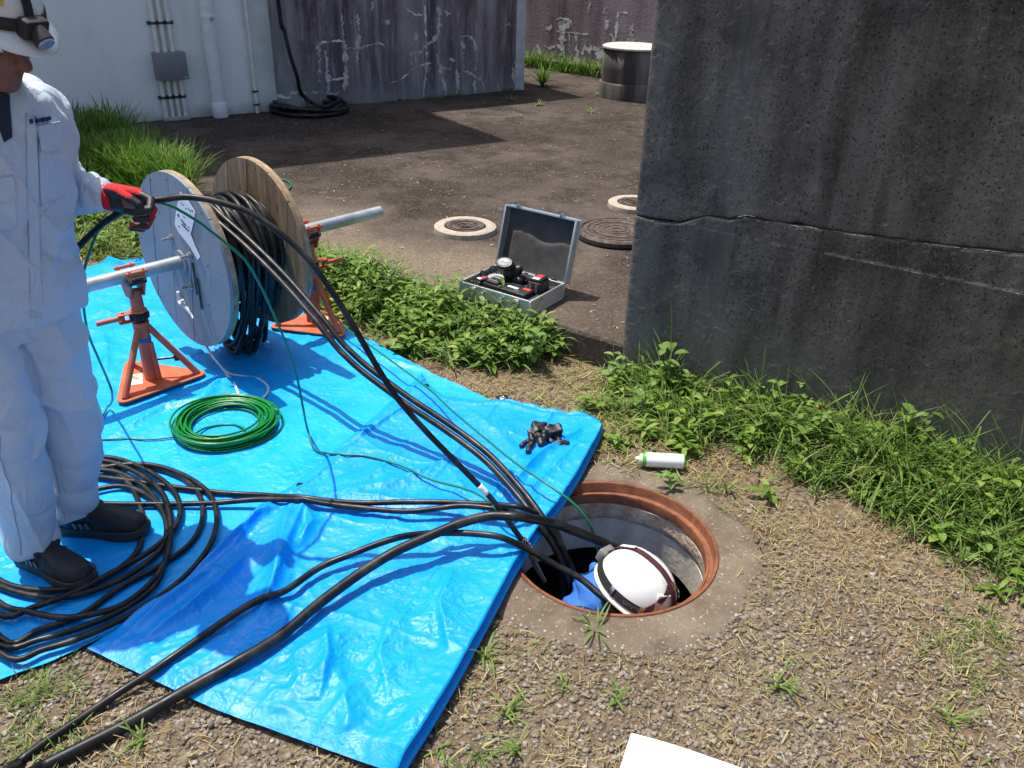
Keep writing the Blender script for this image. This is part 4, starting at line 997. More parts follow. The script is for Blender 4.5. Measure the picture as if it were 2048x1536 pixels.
# feed from the reel to the manhole: two heavy cables side by side
feed = [(398, 396, 'z', .735), (430, 428, 'z', .70), (500, 490, 'z', .62), (570, 560, 'z', .53), (640, 640, 'z', .43), (700, 712, 'z', .33), (800, 790, 'z', .24), (900, 858, 'z', .17), (975, 915, 'z', .13), (1040, 985, 'z', .10), (1085, 1045, 'z', .06), (1112, 1085, 'z', .0), (1136, 1138, 'z', -.08), ('w', .225, 2.165, -.2), ('w', .245, 2.16, -.5), ('w', .25, 2.17, -1.1)]
cable('power_cable', 'heavy black cable from the reel to the manhole, upper one of the close pair', 'cable', [(402, 389, 'z', .745)] + [(p[0] + 4, p[1] - 5, 'z', p[3] + .004) if p[0] != 'w' else ('w', p[1] + .02, p[2] + .022, p[3]) for p in feed[1:]], .0115, RUBBER, 'cables fed from the reel into the manhole')
cable('power_cable', 'heavy black cable from the reel to the manhole, lower one of the close pair', 'cable', [(p[0] - 5, p[1] + 6, 'z', p[3] - .004) if p[0] != 'w' else ('w', p[1] - .008, p[2] - .006, p[3]) for p in feed], .0115, RUBBER, 'cables fed from the reel into the manhole')
# pulled cable in the worker's hand, with wire grip at its end
HAND = at(262, 402, Y=2.25)
pull_pts = [(146, 508, 'Y', 2.30), (170, 480, 'Y', 2.29), (205, 448, 'Y', 2.275), (240, 425, 'Y', 2.26), (262, 412, 'Y', 2.25), (290, 403, 'Y', 2.245), (325, 399, 'Y', 2.25), (370, 394, 'Y', 2.25), (420, 400, 'Y', 2.25), (470, 414, 'Y', 2.25), (510, 431, 'Y', 2.25), (570, 474, 'Y', 2.24), (620, 523, 'Y', 2.23), (665, 585, 'Y', 2.22), (700, 640, 'Y', 2.21), (745, 718, 'Y', 2.2), (790, 790, 'Y', 2.19), (845, 855, 'Y', 2.18), (900, 912, 'Y', 2.17), (955, 968, 'Y', 2.15), (985, 1000, 'Y', 2.14), (1010, 1034, 'Y', 2.13), (1032, 1064, 'Y', 2.125), (1046, 1082, 'Y', 2.12)]
low = [(150, 506, 'Y', 2.30), (135, 560, 'Y', 2.30), (128, 640, 'Y', 2.28), (135, 760, 'Y', 2.3), (150, 850, 'Y', 2.33)]
pc_ = thing('pulled_cable', 'black cable running from the gloved hand down to a wire grip at the manhole rim', 'cable', HAND)
P = catmull(lay(low[::-1] + pull_pts, .0092), .02); v, f = tube(P, .0092, 10); mobj('jacket', v, f, RUBBER, pc_)
pt_ = lay([(958, 971, 'Y', 2.149), (974, 988, 'Y', 2.144)], .0105); v, f = tube(catmull([pt_[0], (pt_[0] + pt_[1]) / 2 , pt_[1]], .01), .0104, 12); mobj('white_tape', v, f, TAPEW, pc_)
gp = lay([(1044, 1079, 'Y', 2.12), (1054, 1092, 'Y', 2.115), (1062, 1108, 'Y', 2.11), (1070, 1128, 'Y', 2.11), (1080, 1146, 'Y', 2.11), (1090, 1163, 'Y', 2.11)], .01)
GP = catmull(gp, .004)
MESH = flat('braided_steel', (.33, .31, .28), .4, .7, var=.5, scale=200)
grip = mobj('grip_core', *tube(GP, .009, 10, rf=lambda t: 1.25 - .8 * t), RUBBER, pc_)
for s_ in (1, -1):
    for k in range(4):
        W_ = []
        for i_, p in enumerate(GP):
            t_ = i_ / (len(GP) - 1); T_ = (GP[min(i_ + 1, len(GP) - 1)] - GP[max(i_ - 1, 0)]).normalized(); x_ = T_.orthogonal().normalized(); y_ = T_.cross(x_); a = s_ * t_ * 26 + k * math.pi / 2; r_ = .0105 * (1.25 - .8 * t_)
            W_.append(p + r_ * (math.cos(a) * x_ + math.sin(a) * y_))
        mobj('grip_strand', *tube(W_, .0013, 5), MESH, pc_)
# green earth wire beside it
cable('earth_wire', 'green earth wire hanging from the gloved hand across the tarps to the wire grip', 'wire', [(290, 404, 'Y', 2.243), (318, 405, 'Y', 2.25), (350, 416, 'Y', 2.28), (400, 446, 'Y', 2.33), (450, 486, 'Y', 2.4), (490, 520, 'Y', 2.45), (520, 570, 'Y', 2.52), (548, 630, 'Y', 2.59), (575, 695, 'Y', 2.66), (594, 755, 'Y', 2.71), (606, 815, 'Y', 2.72), (616, 868, 0.004), (628, 898, 0.0), (650, 909, 0), (690, 908, 0), (730, 912, 0), (790, 928, 0.004), (850, 950, .012), (920, 975, .03), (960, 993, .05), (1000, 1026, .06), (1030, 1058, .035), (1048, 1080, .02)], .0042, GREEN, 'green earth wires')
cable('earth_wire', 'thin green wire arching over the tarp past the black gloves into the manhole', 'wire', [(640, 600, 'z', .05), (692, 655, 'z', .09), (760, 705, 'z', .09), (850, 772, 'z', .08), (905, 822, 'z', .10), (960, 868, 'z', .11), (1030, 925, 'z', .12), (1100, 972, 'z', .12), (1150, 1010, 'z', .09), (1180, 1050, 'z', .03), (1193, 1095, 'z', -.06), ('w', .315, 2.29, -.2), ('w', .3, 2.28, -.5)], .0042, GREEN, 'green earth wires')
cable('earth_wire', 'thin green wire hanging beside the worker down past the near jack stand', 'wire', [(262, 412, 'Y', 2.27), (205, 450, 'Y', 2.29), (185, 490, 'Y', 2.3), (168, 545, 'Y', 2.33), (166, 600, 'Y', 2.38), (176, 665, 'Y', 2.45), (198, 720, 'Y', 2.55), (216, 762, 'Y', 2.64), (225, 790, 'Y', 2.68), (220, 815, 0.01), (205, 835, 0), (180, 850, 0)], .0042, GREEN, 'green earth wires')
cable('earth_wire', 'thin green wire lying across the smooth tarp between the worker and the green coil', 'wire', [(180, 880, 0), (230, 879, 0), (290, 880, 0), (345, 876, 0), (372, 866, .01)], .0034, GREEN, 'green earth wires')
cable('earth_wire', 'short loop of green wire lying on the brown pavement behind the reel', 'wire', [(535, 352, 'z', SLAB + .01), (552, 358, 'z', SLAB + .01), (572, 361, 'z', SLAB + .01), (582, 371, 'z', SLAB + .01), (574, 380, 'z', SLAB + .01), (556, 381, 'z', SLAB + .01), (540, 377, 'z', SLAB + .01)], .006, GREEN, 'green earth wires', on_ground=False)
# two long heavy cables across the foreground into the hole
cable('power_cable', 'thickest black cable from the lower left edge over the front tarp to behind the helmet', 'cable', [(40, 1560, .0), (85, 1534, .0), (220, 1466, 0), (350, 1398, 0.006), (470, 1324, .01), (560, 1268, .01), (640, 1211, .012), (720, 1148, .03), (790, 1105, .05), (850, 1073, .07), (920, 1046, .085), (980, 1035, .09), (1040, 1036, .085), (1100, 1047, .07), (1150, 1062, 'z', .05), (1200, 1083, 'z', .0), (1235, 1100, 'z', -.05), ('w', .41, 2.22, -.12), ('w', .45, 2.23, -.3), ('w', .46, 2.25, -.9)], .0155, RUBBER, 'cables laid over the front tarp', seg=14)
cable('power_cable', 'black cable from the lower left edge over the front tarp to the blue jacket', 'cable', [(0, 1548, 0), (27, 1530, .0), (120, 1464, 0), (240, 1388, .0), (350, 1312, .006), (480, 1226, .006), (560, 1178, .008), (640, 1139, .012), (720, 1104, .03), (800, 1076, .05), (860, 1065, .06), (920, 1067, .06), (1000, 1081, .055), (1060, 1104, .045), (1110, 1130, 'z', .02), (1160, 1160, 'z', -.02), (1205, 1194, 'z', -.035), (1240, 1222, 'z', -.06), ('w', .375, 1.925, -.11), ('w', .39, 1.93, -.25), ('w', .39, 1.95, -.7)], .0105, RUBBER, 'cables laid over the front tarp')
# two cables out of the floor coil, straight to the manhole
cable('power_cable', 'upper one of two straight black cables from the floor coil to the manhole', 'cable', [(180, 952, .004), (260, 962, .004), (330, 972, .004), (430, 984, 0.004), (520, 993, .004), (600, 999, .008), (700, 1003, .012), (800, 1004, .02), (900, 1004, .035), (980, 1007, .05), (1040, 1018, .06), (1085, 1036, 'z', .05), (1112, 1062, 'z', .0), ('w', .2, 2.2, -.1), ('w', .21, 2.2, -.3), ('w', .21, 2.2, -1.0)], .0095, RUBBER, 'straight cables from the floor coil to the manhole')
cable('power_cable', 'lower one of two straight black cables from the floor coil to the manhole', 'cable', [(160, 1006, .004), (240, 1008, .006), (330, 1008, .006), (420, 1007, .008), (520, 1006, .012), (620, 1007, .006), (720, 1010, .014), (820, 1012, .024), (920, 1012, .036), (1000, 1019, .046), (1060, 1034, 'z', .055), (1100, 1058, 'z', .02), ('w', .175, 2.19, -.08), ('w', .19, 2.18, -.3), ('w', .19, 2.18, -1.0)], .0095, RUBBER, 'straight cables from the floor coil to the manhole')
# black coil round the worker's feet
coil = thing('cable_coil', 'loose black cable coil lying round the feet of the standing worker', 'cable coil', at(150, 1080))
loops = [
 [(0, 1165), (50, 1183), (110, 1187), (170, 1178), (230, 1150), (275, 1110), (288, 1060), (280, 1015), (260, 975), (225, 945), (190, 935), (120, 950), (30, 980), (-40, 1040), (-60, 1110)],
 [(0, 1178), (60, 1197), (130, 1203), (200, 1185), (270, 1150), (322, 1105), (335, 1062), (320, 1020), (285, 990), (240, 978), (190, 985), (100, 1000), (0, 1030), (-60, 1090), (-60, 1150)],
 [(0, 1238), (70, 1224), (150, 1194), (230, 1150), (300, 1110), (346, 1070), (362, 1030), (350, 990), (318, 960), (270, 935), (225, 922), (180, 925), (60, 960), (-60, 1040), (-90, 1150)],
 [(0, 1212), (60, 1232), (120, 1243), (180, 1237), (250, 1215), (310, 1165), (338, 1110), (342, 1050), (330, 1000), (298, 966), (250, 940), (200, 928), (90, 940), (-40, 1010), (-80, 1120)],
 [(0, 1274), (80, 1257), (160, 1228), (240, 1172), (300, 1140), (370, 1095), (400, 1055), (405, 1010), (390, 975), (355, 948), (300, 932), (240, 930), (180, 938), (40, 985), (-100, 1090)],
 [(0, 1290), (80, 1277), (170, 1250), (250, 1214), (312, 1165), (335, 1095), (330, 1035), (302, 985), (262, 955), (215, 940), (150, 945), (20, 990), (-100, 1090), (-110, 1200)],
 [(0, 1305), (90, 1296), (190, 1262), (280, 1216), (360, 1160), (410, 1105), (432, 1055), (430, 1010), (408, 975), (360, 945), (300, 928), (230, 930), (160, 950), (0, 1010), (-130, 1130)]]
for k, lp in enumerate(loops):
    P = []
    for px, py in lp:
        q = at(px, py, .012 + .004 * k); P.append(Vector((q.x, q.y, z1(q.x, q.y) + .0095 + .0045 * (k % 4) + .002)))
    P = catmull(P, .02, closed=True)
    for p in P: p.z = max(p.z, z1(p.x, p.y) + .009)
    taut(P, 25, True)
    v, f = tube(P, .0092, 9, closed=True); mobj('loop', v, f, RUBBER, coil)
# green wire coil
gc = (at(348, 848, .03) + at(553, 842, .03)) / 2; gr = (at(553, 842, .03) - at(348, 848, .03)).length / 2
gcoil = thing('wire_coil', 'bundle of bright green wire coiled on the smooth blue tarp', 'wire coil', gc)
GREENB = flat('bright_green_wire', (.006, .2, .035), .3, var=.2, scale=15, bump=0)
z0g = z1(gc.x, gc.y)
for lay_ in range(26):
    ring = lay_ % 6; lev = lay_ // 6; r_ = gr * (.985 - .058 * ring + .02 * (lev % 2)); ph = random.uniform(0, 6); e = random.uniform(.92, 1.0); P = []
    ox, oy = random.uniform(-.012, .012), random.uniform(-.012, .012)
    for k in range(40):
        a = 2 * math.pi * k / 40; P.append(Vector((gc.x + ox + r_ * math.cos(a), gc.y + oy + r_ * e * math.sin(a) * 1.02, z0g + .006 + .0082 * lev + .003 * math.sin(2 * a + ph) + .004 * math.sin(a - ph) * (lev > 0) + .003)))
    v, f = tube(P, .0043, 7, closed=True); mobj('turn', v, f, GREENB, gcoil)
P = lay([(470, 893, .004), (520, 885, .0), (552, 868, 0), (566, 848, 0), (562, 830, .006), (548, 815, .02)], .004); v, f = tube(catmull(P, .015), .0042, 7); mobj('loose_end', v, f, GREENB, gcoil)
P = lay([(392, 866, .012), (410, 856, .004), (440, 850, .0), (470, 850, 0), (492, 858, .012)], .004); v, f = tube(catmull(P, .015), .0042, 7); mobj('loose_end', v, f, GREENB, gcoil)

# ================================================================ helpers for soft shapes
def ball(c, rx, ry, rz, M=None, seg=20, rings=12):
    pr = [(math.sin(math.pi * k / rings), -math.cos(math.pi * k / rings)) for k in range(rings + 1)]; pr[0] = (0, -1); pr[-1] = (0, 1)
    v, f = lathe(pr, seg); v = [Vector((p.x * rx, p.y * ry, p.z * rz)) for p in v]
    if M is not None: v = [M @ p for p in v]
    return [p + Vector(c) for p in v], f
def capsule(p0, p1, r0, r1, seg=16):
    p0 = Vector(p0); p1 = Vector(p1); L = (p1 - p0).length; pr = []
    for k in range(6): a = math.pi / 2 * k / 6; pr.append((r0 * math.sin(a), -r0 * math.cos(a)))
    for k in range(7): a = math.pi / 2 * k / 6; pr.append((r1 * math.cos(a), L + r1 * math.sin(a)))
    pr[0] = (0, -r0); pr[-1] = (0, L + r1)
    v, f = lathe(pr, seg); return xform(v, Matrix.Translation(p0) @ frame(p1 - p0).to_4x4()), f
def loft(rings):
    n = len(rings[0]); v = [p for r_ in rings for p in r_]; f = [tuple(range(n))[::-1], tuple(range((len(rings) - 1) * n, len(rings) * n))]
    for i_ in range(len(rings) - 1):
        for k in range(n): f.append((i_ * n + k, i_ * n + (k + 1) % n, (i_ + 1) * n + (k + 1) % n, (i_ + 1) * n + k))
    return v, f
def ring_at(c, ax_, ay_, rx, ry, n=28, p=2.3):
    out = []
    for k in range(n):
        a = 2 * math.pi * k / n; ca, sa = math.cos(a), math.sin(a)
        out.append(Vector(c) + Vector(ax_) * (rx * math.copysign(abs(ca) ** (2 / p), ca)) + Vector(ay_) * (ry * math.copysign(abs(sa) ** (2 / p), sa)))
    return out
def soft(name, shapes, voxel, iters, mat, parent=None, folds=None, kind=None, sub=0):
    """closed shapes fused into one continuous smooth surface"""
    mb = MB()
    for v, f in shapes: mb.add(v, f)
    me = new_mesh('tmp', mb.v, mb.f); bm = bmesh.new(); bm.from_mesh(me); bmesh.ops.recalc_face_normals(bm, faces=list(bm.faces)); bm.to_mesh(me); bm.free()
    ob = bpy.data.objects.new('tmp', me); COL.objects.link(ob)
    md = ob.modifiers.new('r', 'REMESH'); md.mode = 'VOXEL'; md.voxel_size = voxel; md.use_smooth_shade = True
    if iters: ms = ob.modifiers.new('s', 'SMOOTH'); ms.factor = .5; ms.iterations = iters
    dg = bpy.context.evaluated_depsgraph_get(); ev = ob.evaluated_get(dg); nm = bpy.data.meshes.new_from_object(ev)
    bpy.data.objects.remove(ob); bpy.data.meshes.remove(me)
    nm.name = name
    if folds:
        n = len(nm.vertices); co = np.empty(n * 3); nm.vertices.foreach_get('co', co); co = co.reshape(-1, 3); no = np.empty(n * 3); nm.vertices.foreach_get('normal', no); no = no.reshape(-1, 3)
        co = co + no * folds(co, no)[:, None]; nm.vertices.foreach_set('co', co.ravel()); nm.update()
    nm.polygons.foreach_set('use_smooth', np.ones(len(nm.polygons), bool))
    return link(name, nm, mat, parent, kind)
def paint_faces(ob, fn, mats):
    me = ob.data; me.materials.clear()
    for m_ in mats: me.materials.append(m_)
    off = Vector(world_loc(ob)); idx = [fn(p.center + off, p.normal) for p in me.polygons]; me.polygons.foreach_set('material_index', np.array(idx, np.int32))
    me.update()

# ================================================================ the open tool case
TU = Vector((.345, -.235, 0)).normalized(); TV = Vector((-TU.y, TU.x, 0)); TW, TD, TH = .417, .295, .085
fl = at(920, 562, SLAB + TH); T0 = Vector((fl.x, fl.y, SLAB))
def tc(u, v_, z): return T0 + TU * u + TV * v_ + Vector((0, 0, z))
ALU = flat('brushed_aluminium', (.62, .64, .64), .35, .85, var=.1, scale=60); ALUS = flat('textured_aluminium_skin', (.50, .53, .52), .45, .6, var=.12, scale=120, bump=.2)
FOAM = flat('charcoal_foam', (.03, .03, .032), .95, var=.3, scale=90, bump=.5); FELT = flat('dusty_grey_foam', (.06, .058, .058), .95, var=.35, scale=12, bump=.4)
CHROME = flat('chrome_fitting', (.6, .6, .6), .2, 1.0, var=.1); BLKP = flat('black_plastic', (.016, .016, .017), .42, var=.3, scale=40); GREYP = flat('grey_plastic', (.2, .2, .2), .5, var=.2)
REDL = flat('red_label', (.45, .03, .04), .5, var=.1); WHTL = flat('white_label', (.72, .72, .72), .5, var=.06)
case = thing('tool_case', 'open aluminium tool case with black foam lining on the pavement edge', 'tool case', tc(TW / 2, TD / 2, 0))
def place(shape, u, v_, z, rot=0.0, tilt=None):
    M = frame4(tc(u, v_, z), TU, TV, Vector((0, 0, 1))) @ Matrix.Rotation(rot, 4, 'Z')
    if tilt is not None: M = M @ tilt
    return xform(shape[0], M), shape[1]
b_ = MB(); th_ = .004
for (sx, sy, u, v_) in ((TW, th_, TW / 2, th_ / 2), (TW, th_, TW / 2, TD - th_ / 2), (th_, TD - 2 * th_, th_ / 2, TD / 2), (th_, TD - 2 * th_, TW - th_ / 2, TD / 2)): b_.add(*place(rbox(sx, sy, TH - .004, .0006), u, v_, .002))
b_.add(*place(rbox(TW - .01, TD - .01, .006, .001), TW / 2, TD / 2, .0)); b_.build('case_body', ALUS, case, smooth=False)
r_ = MB()
for z in (.001, TH - .011):
    for (sx, sy, u, v_) in ((TW + .006, .010, TW / 2, .002), (TW + .006, .010, TW / 2, TD - .002), (.010, TD - .014, .002, TD / 2), (.010, TD - .014, TW - .002, TD / 2)): r_.add(*place(rbox(sx, sy, .012, .002), u, v_, z))
for u in (.001, TW - .001):
    for v_ in (.001, TD - .001): r_.add(*place(rbox(.012, .012, TH - .004, .003), u, v_, .001))
r_.build('edge_trim', ALU, case)
tr_ = MB(); tr_.add(*place(rbox(TW - .014, TD - .014, .05, .003), TW / 2, TD / 2, .008)); tr_.add(*place(rbox(TW - .02, .03, .066, .003), TW / 2, .02, .008)); tr_.add(*place(rbox(.03, TD - .06, .066, .003), TW - .025, TD / 2, .008)); tr_.add(*place(rbox(.05, .12, .064, .01), .28, .16, .008)); tr_.build('foam_tray', FOAM, case)
# lid leaning back on its hinge
LT = R(15); LZ = Vector((0, 0, 1)) * math.cos(LT) + TV * math.sin(LT); LY = TV * math.cos(LT) - Vector((0, 0, 1)) * math.sin(LT); LH = .312
ML = frame4(tc(TW / 2, TD + .004, TH - .004), TU, LY, LZ)
def lidp(shape, x, y, z): return xform(shape[0], ML @ Matrix.Translation((x, y, z))), shape[1]
l_ = MB(); l_.add(*lidp(rbox(TW, .004, LH, .001), 0, .045, 0))
for sx in (-1, 1): l_.add(*lidp(rbox(.004, .045, LH, .001), sx * (TW / 2 - .002), .0225, 0))
l_.add(*lidp(rbox(TW - .008, .045, .004, .001), 0, .0225, LH - .004)); l_.add(*lidp(rbox(TW - .008, .045, .004, .001), 0, .0225, 0)); lid = l_.build('lid', ALUS, case, smooth=False)
l2 = MB()
for sx in (-1, 1): l2.add(*lidp(rbox(.011, .010, LH + .004, .002), sx * (TW / 2 - .0005), .0, -.002)); l2.add(*lidp(rbox(.011, .010, LH + .004, .002), sx * (TW / 2 - .0005), .045, -.002))
for z in (-.003, LH - .006): l2.add(*lidp(rbox(TW - .01, .010, .011, .002), 0, .0, z)); l2.add(*lidp(rbox(TW - .01, .010, .011, .002), 0, .045, z))
l2.build('lid_trim', ALU, lid)
# wavy foam liner: thicker in the lower half
nx_, nz_ = 60, 46; V = []
for i_ in range(nx_):
    x = -TW / 2 + .006 + (TW - .012) * i_ / (nx_ - 1)
    for j_ in range(nz_):
        z = .006 + (LH - .012) * j_ / (nz_ - 1); xx = i_ / (nx_ - 1)
        wave = LH * (.62 + .05 * math.sin(xx * 9.5 - .9) - .06 * xx); s_ = 1 / (1 + math.exp((z - wave) / .004))
        V.append(ML @ Vector((x, .040 - .018 * s_ * (1 if xx > .12 else max(0, (xx - .1) / .02)) - .002 * float(vnoise(np.array(x * 30), np.array(z * 30), 5)), z)))
mobj('foam_liner', V, grid_faces(nx_, nz_)[:, ::-1], FELT, lid)
for x in (-.13, .13):
    h_ = MB(); h_.add(*lidp(rbox(.03, .012, .016, .002), x, -.004, LH - .004)); h_.add(*lidp(rbox(.018, .006, .012, .001), x, -.008, LH + .006)); h_.build('latch_hook', CHROME, lid)
    h_ = MB(); h_.add(*place(rbox(.034, .006, .036, .002), TW / 2 + x, -.006, .038)); h_.add(*place(rbox(.022, .010, .018, .003), TW / 2 + x, -.010, .03)); h_.add(*place(rbox(.026, .005, .006, .001), TW / 2 + x, -.011, .066)); h_.build('latch', CHROME, case)
hd = MB()
for x in (-.055, .055): hd.add(*place(rbox(.018, .014, .03, .003), TW / 2 + x - .012, -.009, .035))
hd.build('handle_mount', CHROME, case)
hp_ = [tc(TW / 2 - .067, -.012, .045), tc(TW / 2 - .069, -.024, .026), tc(TW / 2 - .055, -.032, .014), tc(TW / 2 + .03, -.032, .014), tc(TW / 2 + .045, -.024, .026), tc(TW / 2 + .043, -.012, .045)]
v, f = tube(catmull(hp_, .006), .0075, 10); mobj('handle', v, f, BLKP, case)
for u in (.06, TW - .06): MB().add(*place(rbox(.04, .012, .03, .002), u, TD + .004, TH - .02)).build('hinge', CHROME, case)

def battery(parent, u, v_, z, rot, sc=1.0, name='battery'):
    """an upright battery block with pale and red label panels"""
    b = MB(); b.add(*place(rbox(.062 * sc, .085 * sc, .052 * sc, .008 * sc), u, v_, z, rot)); b.add(*place(rbox(.05 * sc, .07 * sc, .012 * sc, .003), u, v_, z + .052 * sc, rot)); o = b.build(name, BLKP, parent)
    for (dx, dy, w, h, mt, nm) in ((0, -.02, .03, .022, WHTL, 'pale_label'), (0, .012, .03, .03, REDL, 'red_label')):
        M = Matrix.Translation((dx * sc, dy * sc, .0645 * sc)); MB().add(*place(rbox(w * sc, h * sc, .001, .0003), u, v_, z, rot, M)).build(nm, mt, o, smooth=False)
    for dx in (-.016, .012): MB().add(*place(rbox(.010 * sc, .001, .034 * sc, .0003), u, v_, z, rot, Matrix.Translation((dx * sc, -.0432 * sc, .01 * sc)))).build('side_stripe', GREYP, o, smooth=False)
    return o
# drill standing on its head, battery foot up
dr = thing('cordless_drill', 'black cordless drill standing in the case with its round grey foot up', 'drill', tc(.175, .165, .06))
sh = [capsule(tc(.175, .18, .075), tc(.225, .185, .082), .026, .027), capsule(tc(.19, .178, .085), tc(.178, .165, .13), .024, .026), capsule(tc(.178, .165, .12), tc(.172, .160, .155), .034, .036), capsule(tc(.20, .19, .1), tc(.215, .195, .14), .02, .022)]
soft('drill_body', sh, .004, 3, BLKP, dr)
Mx = frame4(tc(.165, .153, .155), TU, (TV * .8 + Vector((0, 0, .45))), None)
v, f = lathe([(0, 0), (.044, 0), (.048, .006), (.048, .024), (.043, .031), (.03, .032), (0, .032)], 24); MB().add(xform([Vector((p.x * 1.0, p.y * .72, p.z)) for p in v], Mx), f).build('battery_foot', BLKP, dr)
v, f = lathe([(0, .0335), (.034, .0335), (.037, .030)], 24); MB().add(xform([Vector((p.x, p.y * .72, p.z)) for p in v], Mx), f).build('foot_plate', GREYP, dr)
v, f = rbox(.04, .012, .003, .001); MB().add(xform(v, Mx @ Matrix.Translation((0, .006, .0335))), f).build('pale_label', WHTL, dr)
# impact driver lying on its side, battery to the right
im = thing('impact_driver', 'black impact driver lying in the case with a striped battery at the right', 'impact driver', tc(.29, .2, .06))
soft('driver_body', [capsule(tc(.215, .235, .085), tc(.285, .215, .09), .024, .027), capsule(tc(.275, .215, .09), tc(.335, .19, .09), .021, .023), ball(tc(.225, .235, .088), .026, .026, .024)], .004, 3, BLKP, im)
for k, (u, v_) in enumerate(((.238, .208), (.262, .203))): MB().add(*ball(tc(u, v_, .088), .012, .006, .009)).build('steel_trim', CHROME, im)
battery(im, .352, .165, .066, R(4), 1.18)
# flat charger in front
cg = thing('battery_charger', 'flat black battery charger with a red corner label in the front of the case', 'charger', tc(.24, .08, .05))
b = MB(); b.add(*place(rbox(.255, .105, .042, .006), .235, .086, .05, R(-3))); b.add(*place(rbox(.075, .085, .014, .004), .155, .092, .09, R(-3))); b.add(*place(rbox(.06, .02, .004, .001), .255, .115, .091, R(-3))); b.build('charger_body', BLKP, cg)
for (u, v_, w, h, mt, nm) in ((.155, .112, .055, .018, GREYP, 'grey_panel'), (.15, .07, .055, .008, GREYP, 'grey_line'), (.262, .08, .06, .018, WHTL, 'pale_label'), (.33, .098, .04, .024, flat('orange_red_label', (.6, .06, .03), .5), 'red_label'), (.3, .052, .03, .006, GREYP, 'grey_line')): MB().add(*place(rbox(w, h, .0012, .0003), u, v_, .0922 if nm != 'grey_panel' and u > .2 else .1042, R(-3))).build(nm, mt, cg, smooth=False)
# loose battery
bt = thing('battery_pack', 'small black battery pack with pale and red labels, left of the charger', 'battery', tc(.075, .075, .05))
battery(bt, .078, .078, .045, R(-18), .82, 'battery_block')
# pale disc and cable loops at the back left
pd = thing('sanding_disc', 'pale grey flat disc lying at the back left of the case', 'disc', tc(.1, .2, .06))
v, f = lathe([(0, 0), (.045, 0), (.05, .004), (.05, .012), (.045, .016), (.0, .017)], 28); MB().add(*place(([Vector((p.x * 1.1, p.y * .8, p.z)) for p in v], f), .105, .17, .066)).build('disc', flat('pale_grey_plastic', (.4, .4, .41), .4), pd)
lp = thing('charger_lead', 'thin black lead looping up at the back left of the case', 'lead', tc(.06, .22, .06))
for (u, v_, r_) in ((.06, .215, .03), (.03, .16, .02), (.075, .235, .022)):
    P = [tc(u + r_ * math.cos(a) * 1.1, v_ + r_ * .3 * math.cos(a + .5), .062 + r_ * .9 * (1 + math.sin(a))) for a in np.linspace(-1.2, 4.4, 18)]; v, f = tube(catmull(P, .006), .0028, 7); mobj('loop', v, f, BLKP, lp)

# ================================================================ black gloves on the tarp
GLOVEB = flat('black_leather', (.014, .014, .016), .45, var=.4, scale=35, bump=.4)
def glove_pair():
    g = at(1085, 880, .04); z = z2(g.x, g.y)
    def q(px, py, h): p = at(px, py, z + h); return p
    t = thing('work_gloves', 'pair of crumpled black work gloves lying near the right corner of the tarp', 'gloves', Vector((g.x, g.y, z)))
    def gbox(c0, c1, sx, sy, sz):
        v, f = rbox(sx, sy, sz, .004); d_ = (c1 - c0).normalized(); return xform(v, Matrix.Translation(c0) @ frame(d_, Vector((.3, -.9, .2))).to_4x4()), f
    cl = lambda co, no: .0018 * np.sin(co[:, 0] * 120 + 60 * co[:, 2]) * np.sin(co[:, 1] * 110 - 80 * co[:, 2]) + .0045 * (vnoise(co[:, 0] * 55, co[:, 1] * 55 + co[:, 2] * 40, 4) - .5)
    A = [gbox(q(1076, 862, .020), q(1082, 852, .05), .062, .042, .034), gbox(q(1070, 870, .016), q(1066, 858, .05), .046, .03, .034), capsule(q(1068, 846, .05), q(1090, 848, .046), .009, .009), capsule(q(1068, 868, .03), q(1063, 886, .018), .011, .010), capsule(q(1063, 886, .018), q(1056, 902, .013), .011, .010), capsule(q(1062, 878, .022), q(1049, 886, .014), .010, .010), capsule(q(1049, 886, .014), q(1044, 892, .012), .010, .009), capsule(q(1078, 872, .03), q(1082, 888, .014), .012, .013), capsule(q(1060, 868, .035), q(1064, 880, .03), .010, .010)]
    soft('glove', A, .003, 2, GLOVEB, t, cl)
    B = [gbox(q(1104, 872, .012), q(1106, 858, .052), .066, .040, .048), capsule(q(1096, 854, .055), q(1119, 853, .052), .010, .010), gbox(q(1112, 878, .012), q(1122, 882, .02), .03, .02, .03), capsule(q(1118, 884, .016), q(1134, 887, .012), .012, .011), capsule(q(1094, 874, .025), q(1110, 889, .012), .010, .010), capsule(q(1090, 866, .045), q(1086, 880, .025), .014, .012), capsule(q(1104, 884, .014), q(1120, 890, .011), .010, .009)]
    soft('glove', B, .003, 2, GLOVEB, t, cl)
glove_pair()
# ---- spray can lying in the grass
ca, cb_ = at(1283, 918, .034), at(1370, 923, .034); cd_ = (cb_ - ca).normalized(); cr_ = .028
can = thing('spray_can', 'white and green spray can lying on cut grass behind the manhole', 'spray can', ca)
CANW = flat('white_can_print', (.82, .83, .84), .3, var=.03, scale=10, bump=0); CANG = flat('green_can_print', (.08, .42, .06), .3, var=.1, bump=0)
Mc = Matrix.Translation(ca) @ frame(cd_).to_4x4(); L_ = (cb_ - ca).length
v, f = lathe([(0, .0), (.02, .0), (.024, .004), (cr_ - .001, .012), (cr_, .016), (cr_, L_ - .008), (cr_ - .001, L_ - .004), (.022, L_ - .003), (0, L_ - .006)], 32); o = MB().add(xform(v, Mc), f).build('can_body', CANW, can)
cax = (cb_ - ca).normalized(); cup = Vector((0, .35, .93)).normalized()
paint_faces(o, lambda c_, n_: 1 if ((c_ - ca).dot(cax) < .02 or (c_ - ca).dot(cax) > L_ - .012 or n_.dot(Vector((0, .75, .55)).normalized()) > .72) else 0, [CANW, CANG])
